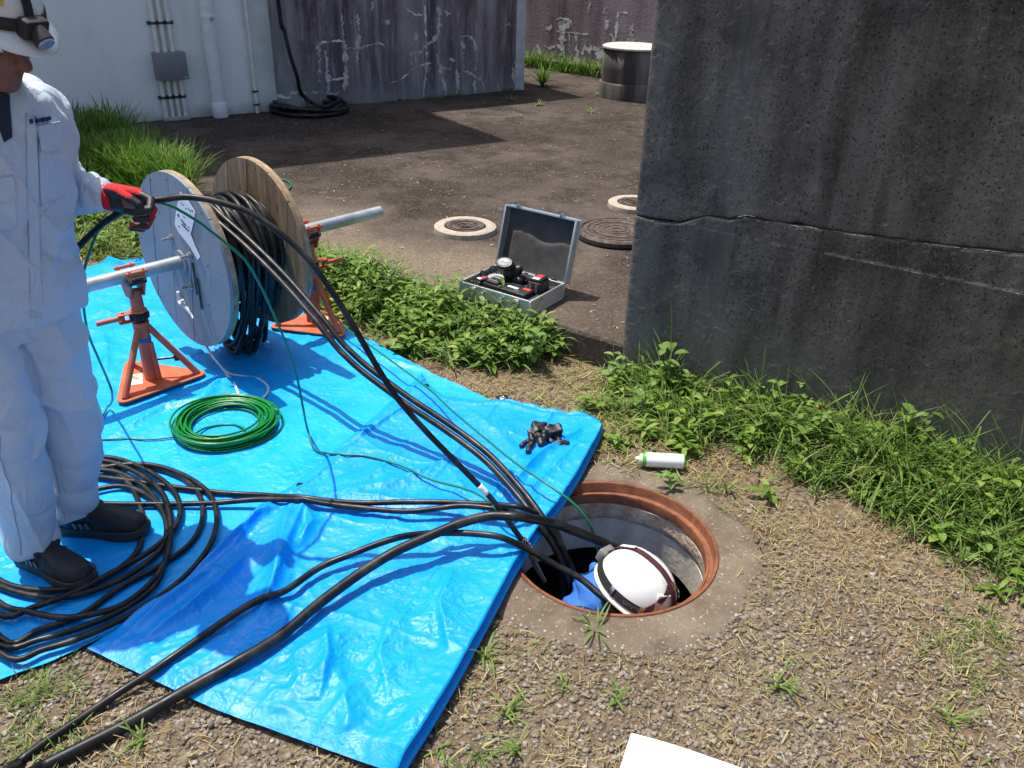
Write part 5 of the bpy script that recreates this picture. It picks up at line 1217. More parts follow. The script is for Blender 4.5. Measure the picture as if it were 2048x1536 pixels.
v, f = lathe([(0, -.022), (.007, -.022), (.009, -.019), (.010, -.010), (.018, -.007), (.022, .002), (.0, .003)], 20); MB().add(xform(v, Mc), f).build('nozzle', flat('ivory_cap', (.75, .72, .6), .45, var=.05), can)
sp = MB(); P = [ca + cax * (.03 + .003 * k) for k in range(2)]
for (du, a) in ((.05, -.55), (.062, -.6), (.075, -.5), (.085, -.62), (.108, -.55)):
    nrm = (Vector((0, -math.cos(a), 0)) + Vector((0, 0, math.sin(a)))).normalized(); p = ca + cax * du + nrm * (cr_ + .0004); v, f = rbox(.008, .004, .0006, 0); sp.add(xform(v, frame4(p, cax, nrm.cross(cax), nrm)), f)
sp.build('print', flat('grey_print', (.25, .25, .3), .5, bump=0), o, smooth=False)
v, f = rbox(.016, .010, .006, .002); MB().add(xform(v, frame4(ca + cax * .045 + Vector((0, .012, .026)), cax, Vector((0, 1, -.4)), None)), f).build('straw_clip', BLKP, can)
# ---- sheet of white paper at the lower edge
pa, pb = at(1262, 1470, .02), at(1352, 1500, .02); pu = (pb - pa); pu.z = 0; pu.normalize(); pv_ = Vector((pu.y, -pu.x, 0)); V = []
for i_ in range(20):
    for j_ in range(24):
        a_, b_2 = i_ / 19 * .297, j_ / 23 * .21; p = pa + pu * a_ + pv_ * b_2; V.append((p.x, p.y, .024 + .006 * math.sin(a_ * 14 + b_2 * 6) + .004 * math.cos(b_2 * 22) + .010 * (a_ / .297) ** 2))
tag(mobj('paper_sheet', V, grid_faces(20, 24)[:, ::-1], PAPER), 'blank white paper sheet lying on the gravel at the lower edge', 'paper')

# ================================================================ people
m = Mat('tanned_skin', (.25, .11, .07), .5); m.b.inputs['Subsurface Weight'].default_value = .08; m.b.inputs['Subsurface Scale'].default_value = .01
m.color(m.mix(m.ramp(m.noise(25, 5), [(.3, 0.0), (.7, 1.0)]), (.15, .055, .035), (.22, .09, .058))); m.bump(m.noise(140, 4), .15, .002); SKIN = m.m
m = Mat('pale_blue_workwear', (.5, .57, .66), .85)
c = m.mix(m.ramp(m.noise(6, 4), [(.3, 0.0), (.7, 1.0)]), (.48, .565, .67), (.56, .635, .72)); c = m.mix(m.ramp(m.noise(13, 6, .7), [(.58, 0.0), (.75, .35)]), c, (.34, .37, .4)); m.color(c); m.b.inputs['Sheen Weight'].default_value = .15; m.bump(m.noise(7, 5, .55, dist=1.4), .8, .03); m.bump(m.noise(420, 2), .12, .001); WORK = m.m
m = Mat('workwear_trousers', (.5, .56, .63), .85)
c = m.mix(m.ramp(m.noise(5, 4), [(.3, 0.0), (.7, 1.0)]), (.50, .58, .67), (.58, .645, .72)); c = m.mix(m.ramp(m.noise(11, 6, .7), [(.57, 0.0), (.74, .4)]), c, (.34, .36, .38)); m.color(c); m.bump(m.noise(6, 5, .55, m.mapped((1, 1, .5)), 1.2), .7, .03); m.bump(m.noise(420, 2), .12, .001); TROU = m.m
SEAM = flat('stitch_seam', (.3, .36, .44), .9, var=.1, bump=0); NAVY = flat('navy_shirt', (.02, .03, .06), .9); NAVYT = flat('navy_stitching', (.015, .03, .14), .8, var=.1, bump=0)
SHELL = Mat('helmet_shell', (.78, .79, .76), .22, 0, .5, .3); SHELL.color(SHELL.mix(SHELL.ramp(SHELL.noise(90, 5, .7), [(.62, 0.0), (.74, .5)]), SHELL.mix(SHELL.ramp(SHELL.noise(9, 4), [(.4, 0.0), (.8, 1.0)]), (.74, .75, .72), (.62, .62, .58)), (.4, .39, .36))); SHELL = SHELL.m
STRAPB = flat('black_strap', (.018, .016, .018), .7, var=.3, scale=50); MAROON = flat('maroon_strap', (.07, .014, .022), .8, var=.4, scale=80); YELL = flat('yellow_sticker', (.6, .42, .02), .5, var=.1); LENS = flat('lamp_lens', (.3, .34, .38), .1, .3, var=.1, bump=0)
REDK = flat('red_knit', (.55, .012, .02), .85, var=.15, scale=120, bump=.3); BLKL = flat('black_latex_coating', (.014, .014, .015), .5, var=.35, scale=60, bump=.4)

def helmet(parent, M, a=.125, b=.148, h=.138, facet=False, sticker=False, label=None):
    """shell with ridge, brim and peak, and a strap-on headlamp; local +x is the front, z up"""
    def sh_r(th, e):
        ce, se = math.cos(e), math.sin(e); ce2 = ce ** .82
        x, y = b * math.cos(th) * ce2, a * math.sin(th) * ce2; z = h * se ** .95
        rg = .006 * math.exp(-((abs(y) - .028) / .006) ** 2) * (se > .35)       # two pressed ridges along the crown
        return Vector((x, y, z + rg))
    nt, ne = 64, 18; V = []
    for j in range(ne):
        e = math.pi / 2 * j / ne
        for i in range(nt): V.append(M @ sh_r(2 * math.pi * i / nt, e))
    V.append(M @ Vector((0, 0, h))); F = []
    for j in range(ne - 1):
        for i in range(nt): F.append((j * nt + i, j * nt + (i + 1) % nt, (j + 1) * nt + (i + 1) % nt, (j + 1) * nt + i))
    for i in range(nt): F.append(((ne - 1) * nt + i, (ne - 1) * nt + (i + 1) % nt, len(V) - 1))
    o0 = len(V)
    # inside of the shell so that it has a thickness
    for i in range(nt): p = sh_r(2 * math.pi * i / nt, 0); V.append(M @ Vector((p.x * .95, p.y * .95, -.002)))
    V.append(M @ Vector((0, 0, h * .3)))
    for i in range(nt): F.append((i, o0 + i, o0 + (i + 1) % nt, (i + 1) % nt)); F.append((o0 + i, len(V) - 1, o0 + (i + 1) % nt))
    hm = mobj('helmet', V, F, SHELL, parent)
    # brim
    V = []; rows = ((1.0, .012, 0), (1.0, .006, .4), (1.0, .001, 1.0), (1.0, -.004, 1.0), (.96, -.004, .2))
    for (s_, z, k) in rows:
        for i in range(nt):
            th = 2 * math.pi * i / nt; c = math.cos(th); fl_ = .008 + .042 * max(0, c) ** 2.2; p = sh_r(th, 0)
            V.append(M @ Vector((p.x * s_ + fl_ * k * math.cos(th), p.y * s_ + fl_ * k * math.sin(th) * .8, z - .016 * max(0, c) ** 3 * k)))
    F = [(r_ * nt + i, r_ * nt + (i + 1) % nt, (r_ + 1) * nt + (i + 1) % nt, (r_ + 1) * nt + i) for r_ in range(len(rows) - 1) for i in range(nt)]
    mobj('brim', V, [q[::-1] for q in F], SHELL, hm)
    def strap(name, path, w, mat, thick=.0025):
        """flat band: path = list of (point, outward normal) in local space"""
        n = len(path); V = []
        for k, (p, nn) in enumerate(path):
            t = (path[min(k + 1, n - 1)][0] - path[max(k - 1, 0)][0]).normalized(); s_ = t.cross(nn).normalized()
            for (u, d) in ((-w / 2, .0003), (-w / 2, thick), (w / 2, thick), (w / 2, .0003)): V.append(M @ (p + s_ * u + nn * d))
        F = [(k * 4 + q, k * 4 + (q + 1) % 4, (k + 1) * 4 + (q + 1) % 4, (k + 1) * 4 + q) for k in range(n - 1) for q in range(4)] + [(0, 1, 2, 3), ((n - 1) * 4 + 3, (n - 1) * 4 + 2, (n - 1) * 4 + 1, (n - 1) * 4)]
        return mobj(name, V, F, mat, hm, smooth=False)
    def nrm(p): return Vector((p.x / b ** 2, p.y / a ** 2, max(0, p.z) / h ** 2)).normalized()
    band = []
    for i in range(49):
        p = sh_r(2 * math.pi * i / 48, .20); band.append((p * 1.006, nrm(p)))
    strap('headlamp_band', band, .027, STRAPB)
    over = []
    for k in range(37):
        e = .2 + (math.pi - .4) * k / 36; x, z = b * math.copysign(abs(math.cos(e)) ** .82, math.cos(e)), h * math.sin(e) ** .95; p = Vector((x, .0, z)); over.append((p + nrm(p) * .004, nrm(p)))
    ov = strap('top_strap', over, .022, MAROON if facet else STRAPB)
    lamp = MB(); p = sh_r(0, .2)
    v, f = rbox(.034, .062, .044, .008); lamp.add(xform(v, M @ Matrix.Translation((p.x + .012, 0, p.z - .022))), f)
    v, f = cyl(M @ Vector((p.x + .02, 0, p.z)), M @ Vector((p.x + .05, 0, p.z - .016)), .019, 20, .021, .002); lamp.add(v, f); lo = lamp.build('headlamp', STRAPB, hm)
    v, f = cyl(M @ Vector((p.x + .049, 0, p.z - .0155)), M @ Vector((p.x + .055, 0, p.z - .0187)), .018, 18); MB().add(v, f).build('lamp_glass', LENS, hm)
    q = sh_r(math.pi, .24); v, f = rbox(.026, .062, .042, .006); MB().add(xform(v, M @ Matrix.Translation((q.x - .010, 0, q.z - .02))), f).build('battery_case', GREYP if facet else STRAPB, hm)
    if facet:
        # Y shaped front straps with steel sliders, a pale name patch, a square vent cover
        for sy in (-1, 1):
            pth = []
            for k in range(10): t = k / 9; th = sy * (.12 + .75 * t); e = .95 - .68 * t; p_ = sh_r(th, e); pth.append((p_ * 1.012, nrm(p_)))
            strap('front_strap', pth, .016, MAROON)
        for (th, e) in ((.13, .9), (.62, .45), (-.62, .45), (.9, .24), (-.95, .24), (1.7, .22), (-1.75, .22), (2.6, .22)):
            p_ = sh_r(th, e); n_ = nrm(p_); v, f = rbox(.016, .024, .004, .001); MB().add(xform(v, M @ frame4(p_ * 1.01 + n_ * .003, Vector((0, 0, 1)).cross(n_) if abs(n_.z) < .95 else Vector((1, 0, 0)), Vector((0, 0, 1)), None).to_4x4() if False else M @ (Matrix.Translation(p_ * 1.01 + n_ * .003) @ frame(n_).to_4x4())), f).build('strap_slider', CHROME, hm)
        e = 2.15; p_ = Vector((b * math.copysign(abs(math.cos(e)) ** .82, math.cos(e)), 0, h * math.sin(e) ** .95)); n_ = nrm(p_)
        v, f = rbox(.019, .052, .002, .0008); Mp = M @ (Matrix.Translation(p_ + n_ * .0068) @ frame(n_, Vector((0, 1, 0))).to_4x4()); 
        v, f = rbox(.052, .018, .002, .0008); Mp = M @ frame4(p_ + n_ * .0066, Vector((0, 0, 1)).cross(n_).cross(n_).normalized(), n_.cross(Vector((0, 0, 1)).cross(n_).cross(n_)).normalized(), n_); MB().add(xform(v, Mp), f).build('strap_patch', WHTL, hm)
        p_ = sh_r(-.33, .52); v, f = rbox(.040, .046, .040, .002); Mv = M @ frame4(sh_r(-.42, .5) - Vector((.026, -.012, .012)), Vector((math.cos(-.42), math.sin(-.42), 0)), Vector((-math.sin(-.42), math.cos(-.42), 0)), Vector((0, 0, 1))); MB().add(xform(v, Mv), f).build('front_facet', SHELL, hm)
    if sticker:
        p_ = sh_r(-.62, .62); n_ = nrm(p_); v, f = rbox(.036, .034, .0012, .0003); MB().add(xform(v, M @ (Matrix.Translation(p_ + n_ * .001) @ frame(n_).to_4x4())), f).build('yellow_sticker', YELL, hm)
        p_ = sh_r(-2.0, .5); n_ = nrm(p_); v, f = rbox(.05, .04, .0012, .0003); MB().add(xform(v, M @ (Matrix.Translation(p_ + n_ * .001) @ frame(n_).to_4x4())), f).build('yellow_sticker', YELL, hm)
    return hm, sh_r, nrm

def head_shapes(c, fx, fy, fz, s=1.0):
    """fx forward, fy to the left, fz up; returns fused shapes of a head with face"""
    def P(x, y, z): return c + fx * (x * s) + fy * (y * s) + fz * (z * s)
    M3 = Matrix((fx, fy, fz)).transposed()
    S = [ball(P(-.012, 0, .03), .098 * s, .076 * s, .098 * s, M3), ball(P(.02, 0, -.035), .075 * s, .062 * s, .075 * s, M3), ball(P(.058, 0, -.088), .032 * s, .03 * s, .026 * s, M3), ball(P(.03, 0, -.07), .055 * s, .052 * s, .036 * s, M3),
         capsule(P(.088, 0, .012), P(.118, 0, -.030), .010 * s, .0145 * s, 12), ball(P(.108, .011, -.034), .011 * s, .009 * s, .008 * s, M3, 12, 8), ball(P(.108, -.011, -.034), .011 * s, .009 * s, .008 * s, M3, 12, 8),
         ball(P(.078, 0, -.060), .019 * s, .026 * s, .0085 * s, M3, 16, 8), ball(P(.078, 0, -.074), .018 * s, .023 * s, .008 * s, M3, 16, 8), capsule(P(.077, -.042, .028), P(.077, .042, .028), .014 * s, .014 * s, 12)]
    for sy in (-1, 1): S += [ball(P(.058, sy * .042, -.018), .026 * s, .022 * s, .022 * s, M3), ball(P(-.012, sy * .079, -.005), .018 * s, .010 * s, .032 * s, M3, 14, 10), ball(P(-.006, sy * .08, -.03), .009 * s, .007 * s, .01 * s, M3, 12, 8)]
    return S, P

# ---------------------------------------------------------------- worker standing on the tarp
worker = thing('person', 'worker in pale blue workwear standing on the tarp, red glove on the cable', 'person', Vector((-1.33, 2.09, .012)))
F_ = Vector((.70, -.71, 0)).normalized(); L_ = Vector((.71, .70, 0)).normalized(); UP = Vector((0, 0, 1))
hipc = Vector((-1.388, 2.10, .84)); che = Vector((-1.31, 2.10, 1.32))
def spine(z): return hipc + (che - hipc) * ((z - .84) / .48)
rsh = che - L_ * .165 + Vector((0, 0, -.0)); lsh = at(60, 216, Y=2.22)
lel = at(118, 378, Y=2.36); lwr = at(206, 392, Y=2.26)
rel = Vector((-1.60, 1.99, 1.06)); rwr = Vector((-1.62, 1.86, .86))
nknee, nank = at(18, 850, Y=1.98), at(70, 1098, Y=2.0); fknee, fank = at(140, 850, Y=2.17), at(150, 1020, Y=2.17)
nhip, fhip = hipc - L_ * .085, hipc + L_ * .085
hc = at(-28, 66, Y=2.05); hx = Vector((.885, -.36, -.30)).normalized(); hy = Vector((.36, .885, 0)).normalized(); hy = (hy - hx * hy.dot(hx)).normalized(); hz = hx.cross(hy)
HS, HP = head_shapes(hc, hx, hy, hz)
toe_n = (at(170, 1170) - at(45, 1115)).normalized(); toe_f = (at(283, 1075) - at(125, 1066)).normalized()
ank_n, ank_f = Vector((nank.x, nank.y, .09)), Vector((fank.x, fank.y, .09))
hand_c = lwr + (at(290, 404, Y=2.25) - lwr).normalized() * .09
BS = HS + [capsule(che + Vector((.02, -.01, .04)), hc - hz * .05 - hx * .015, .056, .052), loft([ring_at(spine(z), L_, F_, rx, ry) for z, rx, ry in ((.78, .15, .1), (.9, .16, .105), (1.1, .15, .1), (1.28, .165, .105), (1.36, .12, .08), (1.39, .06, .06))]),
      capsule(lsh, lel, .05, .042), capsule(lel, lwr, .04, .028), capsule(lwr, hand_c, .028, .024), capsule(rsh, rel, .05, .042), capsule(rel, rwr, .04, .028), capsule(rwr, rwr + Vector((.02, -.05, -.1)), .028, .02),
      capsule(nhip, nknee, .075, .052), capsule(nknee, ank_n, .05, .035), capsule(fhip, fknee, .075, .052), capsule(fknee, ank_f, .05, .035), capsule(ank_n - toe_n * .02 - UP * .03, ank_n + toe_n * .13 - UP * .05, .03, .024), capsule(ank_f - toe_f * .02 - UP * .03, ank_f + toe_f * .13 - UP * .05, .03, .024)]
soft('body', BS, .0065, 2, SKIN, worker)
EYEW = flat('eye_white', (.7, .68, .65), .2, var=.02, bump=0); IRIS = flat('dark_iris', (.03, .02, .015), .2, bump=0)
for sy in (-1, 1):
    e_ = MB().add(*ball(HP(.080, sy * .033, .004), .0125, .0125, .0125)).build('eye', EYEW, worker); MB().add(*ball(HP(.0895, sy * .033, .003), .005, .006, .006)).build('iris', IRIS, e_)
# trousers
def fold_legs(co, no):
    z = co[:, 2]; s_ = co[:, 0] * .7 + co[:, 1] * .7
    f1 = np.sin(z * 34 + 6 * np.sin(co[:, 0] * 9) + co[:, 1] * 20) * .0045 * np.exp(-((z - .12) / .10) ** 2)
    f2 = np.sin(z * 26 + co[:, 0] * 22 - co[:, 1] * 14) * .005 * np.exp(-((z - .47) / .10) ** 2)
    f3 = np.sin(s_ * 46 + z * 16) * .006 * np.exp(-((z - .76) / .09) ** 2)
    f4 = .016 * (fbm(co[:, 0] * 9 + 3, co[:, 1] * 9 + z * 3, 7, 3) - .45) + .010 * (1 - ridged(co[:, 0] * 9 + co[:, 1] * 11 + z * 2.2, z * 2.6 - co[:, 0] * 3, 19)) ** 3
    wx = .5 * fbm(co[:, 0] * 4, z * 4 + co[:, 1] * 4, 70, 2)
    f5 = .013 * (1 - ridged(co[:, 0] * 7 - co[:, 1] * 5 + z * 5 + wx, z * 6 + co[:, 0] * 3, 71)) ** 4 - .011 * (1 - ridged(z * 9 + co[:, 0] * 5 + wx, co[:, 1] * 8 - z * 2, 72)) ** 4 * (np.exp(-((z - .45) / .12) ** 2) + np.exp(-((z - .14) / .08) ** 2) + .3)
    return f1 + f2 + f3 + f4 + f5
def leg_loft(hip, knee, ank, r0, r1, r2, r3):
    R_ = []
    for t in np.linspace(0, 1, 6): c_ = Vector(hip).lerp(knee, t); R_.append(ring_at(c_, L_, F_, (r0 + (r1 - r0) * t) * 1.0, (r0 + (r1 - r0) * t) * 1.04, 26, 2.1))
    for t in np.linspace(.2, 1, 5): c_ = Vector(knee).lerp(ank, t); q_ = r1 + (r2 - r1) * t; R_.append(ring_at(c_, L_, F_, q_, q_ * 1.1, 26, 2.1))
    return loft(R_)
nhem = Vector((nank.x, nank.y, .085)) - toe_n * .01; fhem = Vector((fank.x, fank.y, .10)) - toe_f * .005
TS = [leg_loft(nhip + UP * .02, nknee, nhem, .099, .084, .068, 0), leg_loft(fhip + UP * .02, fknee, fhem, .102, .092, .073, 0), loft([ring_at(hipc + UP * dz, L_, F_, rx, ry) for dz, rx, ry in ((-.10, .10, .11), (-.04, .172, .115), (.04, .176, .118), (.10, .16, .11))])]
trou = soft('trousers', TS, .006, 4, TROU, worker, fold_legs)
def seam_line(host_name, host, pts_, r_, mat, name):
    """a thin stitched line laid on a garment"""
    me = host.data; off = world_loc(host); T_ = BVHTree.FromPolygons([v_.co + off for v_ in me.vertices], [tuple(p.vertices) for p in me.polygons])
    out = [];
    for p in catmull(pts_, .01):
        h_ = T_.find_nearest(p)
        if h_[0] is not None: out.append(h_[0] + h_[1] * .0006)
    sm = [out[0]] + [(out[k - 1] + out[k] * 2 + out[k + 1]) / 4 for k in range(1, len(out) - 1)] + [out[-1]]
    v, f = tube(sm, r_, 5); return mobj(name, v, f, mat, host)
seam_line('t', trou, [at(96, 830, Y=2.10), at(112, 900, Y=2.10), at(124, 960, Y=2.10), at(130, 1035, Y=2.10)], .0012, SEAM, 'inner_seam')
seam_line('t', trou, [at(-2, 880, Y=1.86), at(6, 980, Y=1.88), at(28, 1060, Y=1.9), at(42, 1110, Y=1.93)], .0012, SEAM, 'side_seam')
# jacket: torso, sleeves and collar in one piece
def fold_jacket(co, no):
    z = co[:, 2]
    f1 = .006 * np.sin(co[:, 0] * 38 - co[:, 1] * 22 + z * 14) * np.exp(-((z - .90) / .10) ** 2)
    d_ = np.hypot(np.hypot(co[:, 0] - lel.x, co[:, 1] - lel.y), z - lel.z); f2 = .008 * np.sin(z * 95 + co[:, 0] * 70) * np.exp(-(d_ / .09) ** 2)
    dw = np.hypot(np.hypot(co[:, 0] - lwr.x, co[:, 1] - lwr.y), z - lwr.z); f3 = .005 * np.sin(co[:, 0] * 130 + z * 20) * np.exp(-(dw / .10) ** 2)
    f4 = .018 * (fbm(co[:, 0] * 8 + z * 3, z * 6 - co[:, 1] * 7, 17, 3) - .45) + .010 * (1 - ridged(co[:, 0] * 11 - co[:, 1] * 9 + z * 3, z * 4 + co[:, 1] * 3, 18)) ** 3
    ds = np.hypot(np.hypot(co[:, 0] - lsh.x, co[:, 1] - lsh.y), z - lsh.z); f5 = .006 * np.sin(co[:, 0] * 60 + z * 70) * np.exp(-(ds / .10) ** 2)
    wx = .6 * fbm(co[:, 0] * 4, z * 4 + co[:, 1] * 4, 75, 2)
    f6 = .013 * (1 - ridged(co[:, 0] * 8 + co[:, 1] * 5 + z * 4 + wx, z * 5 - co[:, 1] * 5, 76)) ** 4 - .012 * (1 - ridged(z * 7 - co[:, 0] * 8 + wx, co[:, 1] * 7 + z * 4, 77)) ** 4
    return f1 + f2 + f3 + f4 + f5 + f6
JS = [loft([ring_at(spine(z) + F_ * fo, L_, F_, rx, ry, 32, 2.3) for z, rx, ry, fo in ((.800, .196, .136, 0), (.803, .212, .150, 0), (.83, .214, .150, 0), (.90, .206, .142, .0), (1.0, .196, .135, .0), (1.12, .196, .136, .004), (1.22, .20, .138, .006), (1.30, .195, .128, .006), (1.355, .165, .10, .002), (1.39, .11, .08, 0), (1.405, .08, .07, 0))]),
      capsule(lsh, Vector(lsh).lerp(lel, .6), .082, .070), capsule(Vector(lsh).lerp(lel, .5), lel, .072, .066), capsule(lel, Vector(lel).lerp(lwr, .55), .066, .060), capsule(Vector(lel).lerp(lwr, .5), Vector(lel).lerp(lwr, .93), .060, .042), capsule(rsh, rel, .082, .066), capsule(rel, rwr, .066, .045)]
jack = soft('jacket', JS, .006, 3, WORK, worker, fold_jacket)
jt = BVHTree.FromPolygons([v_.co + world_loc(jack) for v_ in jack.data.vertices], [tuple(p.vertices) for p in jack.data.polygons])
def patch(name, outline_px, mat, parent, thick=.004, n=14, off=.0015):
    """a panel of cloth following the jacket: outline corners given in the photograph, draped on the surface"""
    (a0, a1, a2, a3) = outline_px; V = []; N_ = []; o = Vector((0, 0, CAM_H))
    for i_ in range(n):
        for j_ in range(n):
            s_, t_ = i_ / (n - 1), j_ / (n - 1); px = (1 - t_) * ((1 - s_) * a0[0] + s_ * a1[0]) + t_ * ((1 - s_) * a3[0] + s_ * a2[0]); py = (1 - t_) * ((1 - s_) * a0[1] + s_ * a1[1]) + t_ * ((1 - s_) * a3[1] + s_ * a2[1])
            h_ = jt.ray_cast(o, ray(px, py).normalized()); 
            if h_[0] is None: V.append(V[-1] if V else at(px, py, Y=2.0)); N_.append(N_[-1] if N_ else F_)
            else: V.append(h_[0]); N_.append(h_[1])
    V = [Vector(v_) for v_ in V]; N_ = [Vector(q_) for q_ in N_]
    for _ in range(3):
        W2 = [v_.copy() for v_ in V]
        for i_ in range(1, n - 1):
            for j_ in range(1, n - 1): k = i_ * n + j_; W2[k] = (V[k] * 2 + V[k - 1] + V[k + 1] + V[k - n] + V[k + n]) / 6
        V = W2
    nm = sum(N_, Vector()).normalized(); top_ = [v_ + nm * (off + thick) for v_ in V]; k = len(V)
    f = [tuple(q) for q in grid_faces(n, n)]; idx = np.arange(n * n).reshape(n, n); rim = list(idx[:, 0]) + list(idx[-1, 1:]) + list(idx[-2::-1, -1]) + list(idx[0, -2:0:-1])
    F = f + [(rim[q], rim[(q + 1) % len(rim)], rim[(q + 1) % len(rim)] + k, rim[q] + k) for q in range(len(rim))]
    bot = [v_ - nm * .004 for v_ in V]
    return mobj(name, top_ + bot, F, mat, parent)
patch('placket', ((50, 225), (72, 232), (84, 634), (60, 636)), WORK, jack, .002)
patch('chest_pocket', ((74, 262), (116, 252), (128, 392), (80, 412)), WORK, jack, .0012)
patch('pocket_flap', ((72, 252), (118, 242), (122, 300), (78, 304)), WORK, jack, .005)
patch('chest_pocket', ((-14, 390), (28, 384), (34, 455), (-12, 466)), WORK, jack, .0012)
patch('pocket_flap', ((-16, 356), (26, 350), (32, 398), (-12, 406)), WORK, jack, .005)
for k, px in enumerate((58, 69, 80, 89)): patch('embroidery', ((px, 240 - k * 1.6), (px + 7, 238.5 - k * 1.6), (px + 9, 246 - k * 1.6), (px + 2, 248 - k * 1.6)), NAVYT, jack, .001, 4, .008)
patch('shirt', ((-25, 195), (18, 188), (24, 275), (8, 285)), NAVY, worker, .003)
# collar: two soft folded flaps
cM = che + UP * .06
soft('collar', [capsule(che + UP * .055 + F_ * .055 + L_ * .03, che + UP * .085 - F_ * .02 + L_ * .075, .018, .02), capsule(che + UP * .085 - F_ * .02 + L_ * .075, che + UP * .09 - F_ * .07, .02, .02), capsule(che + UP * .055 + F_ * .055 - L_ * .04, che + UP * .085 - F_ * .02 - L_ * .08, .018, .02), capsule(che + UP * .085 - F_ * .02 - L_ * .08, che + UP * .09 - F_ * .07, .02, .02),
               capsule(che + UP * .055 + F_ * .06 + L_ * .03, che + UP * .0 + F_ * .10 + L_ * .05, .017, .012), capsule(che + UP * .055 + F_ * .06 - L_ * .04, che + UP * .0 + F_ * .10 - L_ * .05, .017, .012)], .005, 3, WORK, jack)
# helmet with headlamp
MH_ = Matrix.Identity(4)
for i_ in range(3): MH_[i_][0] = hx[i_]; MH_[i_][1] = hy[i_]; MH_[i_][2] = hz[i_]
MH_ = Matrix.Translation(hc + hz * .052 - hx * .008) @ MH_ @ Matrix.Rotation(R(6), 4, 'Y')
helmet(worker, MH_, .112, .134, .128, sticker=True)
for sy in (-1, 1):
    v, f = tube(catmull([HP(.02, sy * .1, .03), HP(.02, sy * .083, -.04), HP(.04, sy * .05, -.1), HP(.05, 0, -.122)], .01), .004, 8); mobj('chin_strap', v, f, STRAPB, worker)
# gloved left hand gripping the cables, palm towards the camera
def glove(parent, wr, e1, e3, grip, mirror=1.0):
    e1 = e1.normalized(); e3 = (e3 - e1 * e3.dot(e1)).normalized(); e2 = e3.cross(e1) * mirror
    K_ = 1.16
    def Q(a, b_, c_): return wr + e1 * (a * K_) + e2 * (b_ * K_) + e3 * (c_ * K_)
    cuff = soft('glove_cuff', [capsule(Q(.006, 0, 0), Q(.02, 0, 0), .036, .036)], .004, 1, REDK, parent)
    S = [capsule(Q(.016, 0, 0), Q(.034, .0, .0), .031, .034), capsule(Q(.035, .022, .0), Q(.088, .026, -.002), .023, .018), capsule(Q(.035, -.018, .0), Q(.082, -.026, -.002), .023, .017), capsule(Q(.035, .0, .0), Q(.09, .0, -.003), .024, .018), ball(Q(.04, .028, .012), .02, .018, .018)]
    fin = (((.092, .030, 0), (.128, .030, .010), (.138, .026, .038), (.112, .022, .048)), ((.094, .009, 0), (.130, .006, .014), (.134, .002, .044), (.105, .0, .052)), ((.090, -.012, 0), (.122, -.016, .016), (.122, -.022, .045), (.094, -.022, .052)), ((.082, -.031, 0), (.106, -.036, .016), (.104, -.042, .038), (.082, -.040, .044)))
    if grip < 1: fin = tuple(tuple((p[0] * (1 + .2 * k), p[1], p[2] * (.5 + .2 * k)) for k, p in enumerate(fg)) for fg in fin)
    rads = (.0125, .0125, .012, .0105)
    for fg, r_ in zip(fin, rads):
        for k in range(3): S.append(capsule(Q(*fg[k]), Q(*fg[k + 1]), r_ * (1 - .07 * k), r_ * (1 - .07 * (k + 1)), 12))
    th = ((.03, .034, .012), (.062, .050, .028), (.094, .046, .038), (.116, .038, .042))
    for k in range(3): S.append(capsule(Q(*th[k]), Q(*th[k + 1]), .0155 - .0015 * k, .014 - .0015 * k, 12))
    g_ = soft('glove', S, .0034, 1, BLKL, parent, lambda co, no: .0008 * (vnoise(co[:, 0] * 300, co[:, 2] * 300, 6) - .5))
    def which(c_, n_):
        d = c_ - wr; a, b_, c3 = d.dot(e1) / K_, d.dot(e2) / K_, d.dot(e3) / K_
        if a < .012: return 1
        if a < .10 and (n_.dot(e3) < -.05 or n_.dot(e2) > .62): return 1
        if a < .095 and c3 < -.004 : return 1
        if a < .10 and b_ > .036 and c3 < .006: return 1
        if .105 < a and n_.dot(e1) > .15 and c3 < .046 and b_ < .022: return 1
        return 0
    paint_faces(g_, which, [BLKL, REDK]); return g_
glove(worker, lwr, at(300, 412, Y=2.245) - lwr, Vector((-.05, -.92, -.38)), 1)
glove(worker, rwr, Vector((.02, -.05, -.1)), Vector((.8, .3, 0)), .4, -1.0)
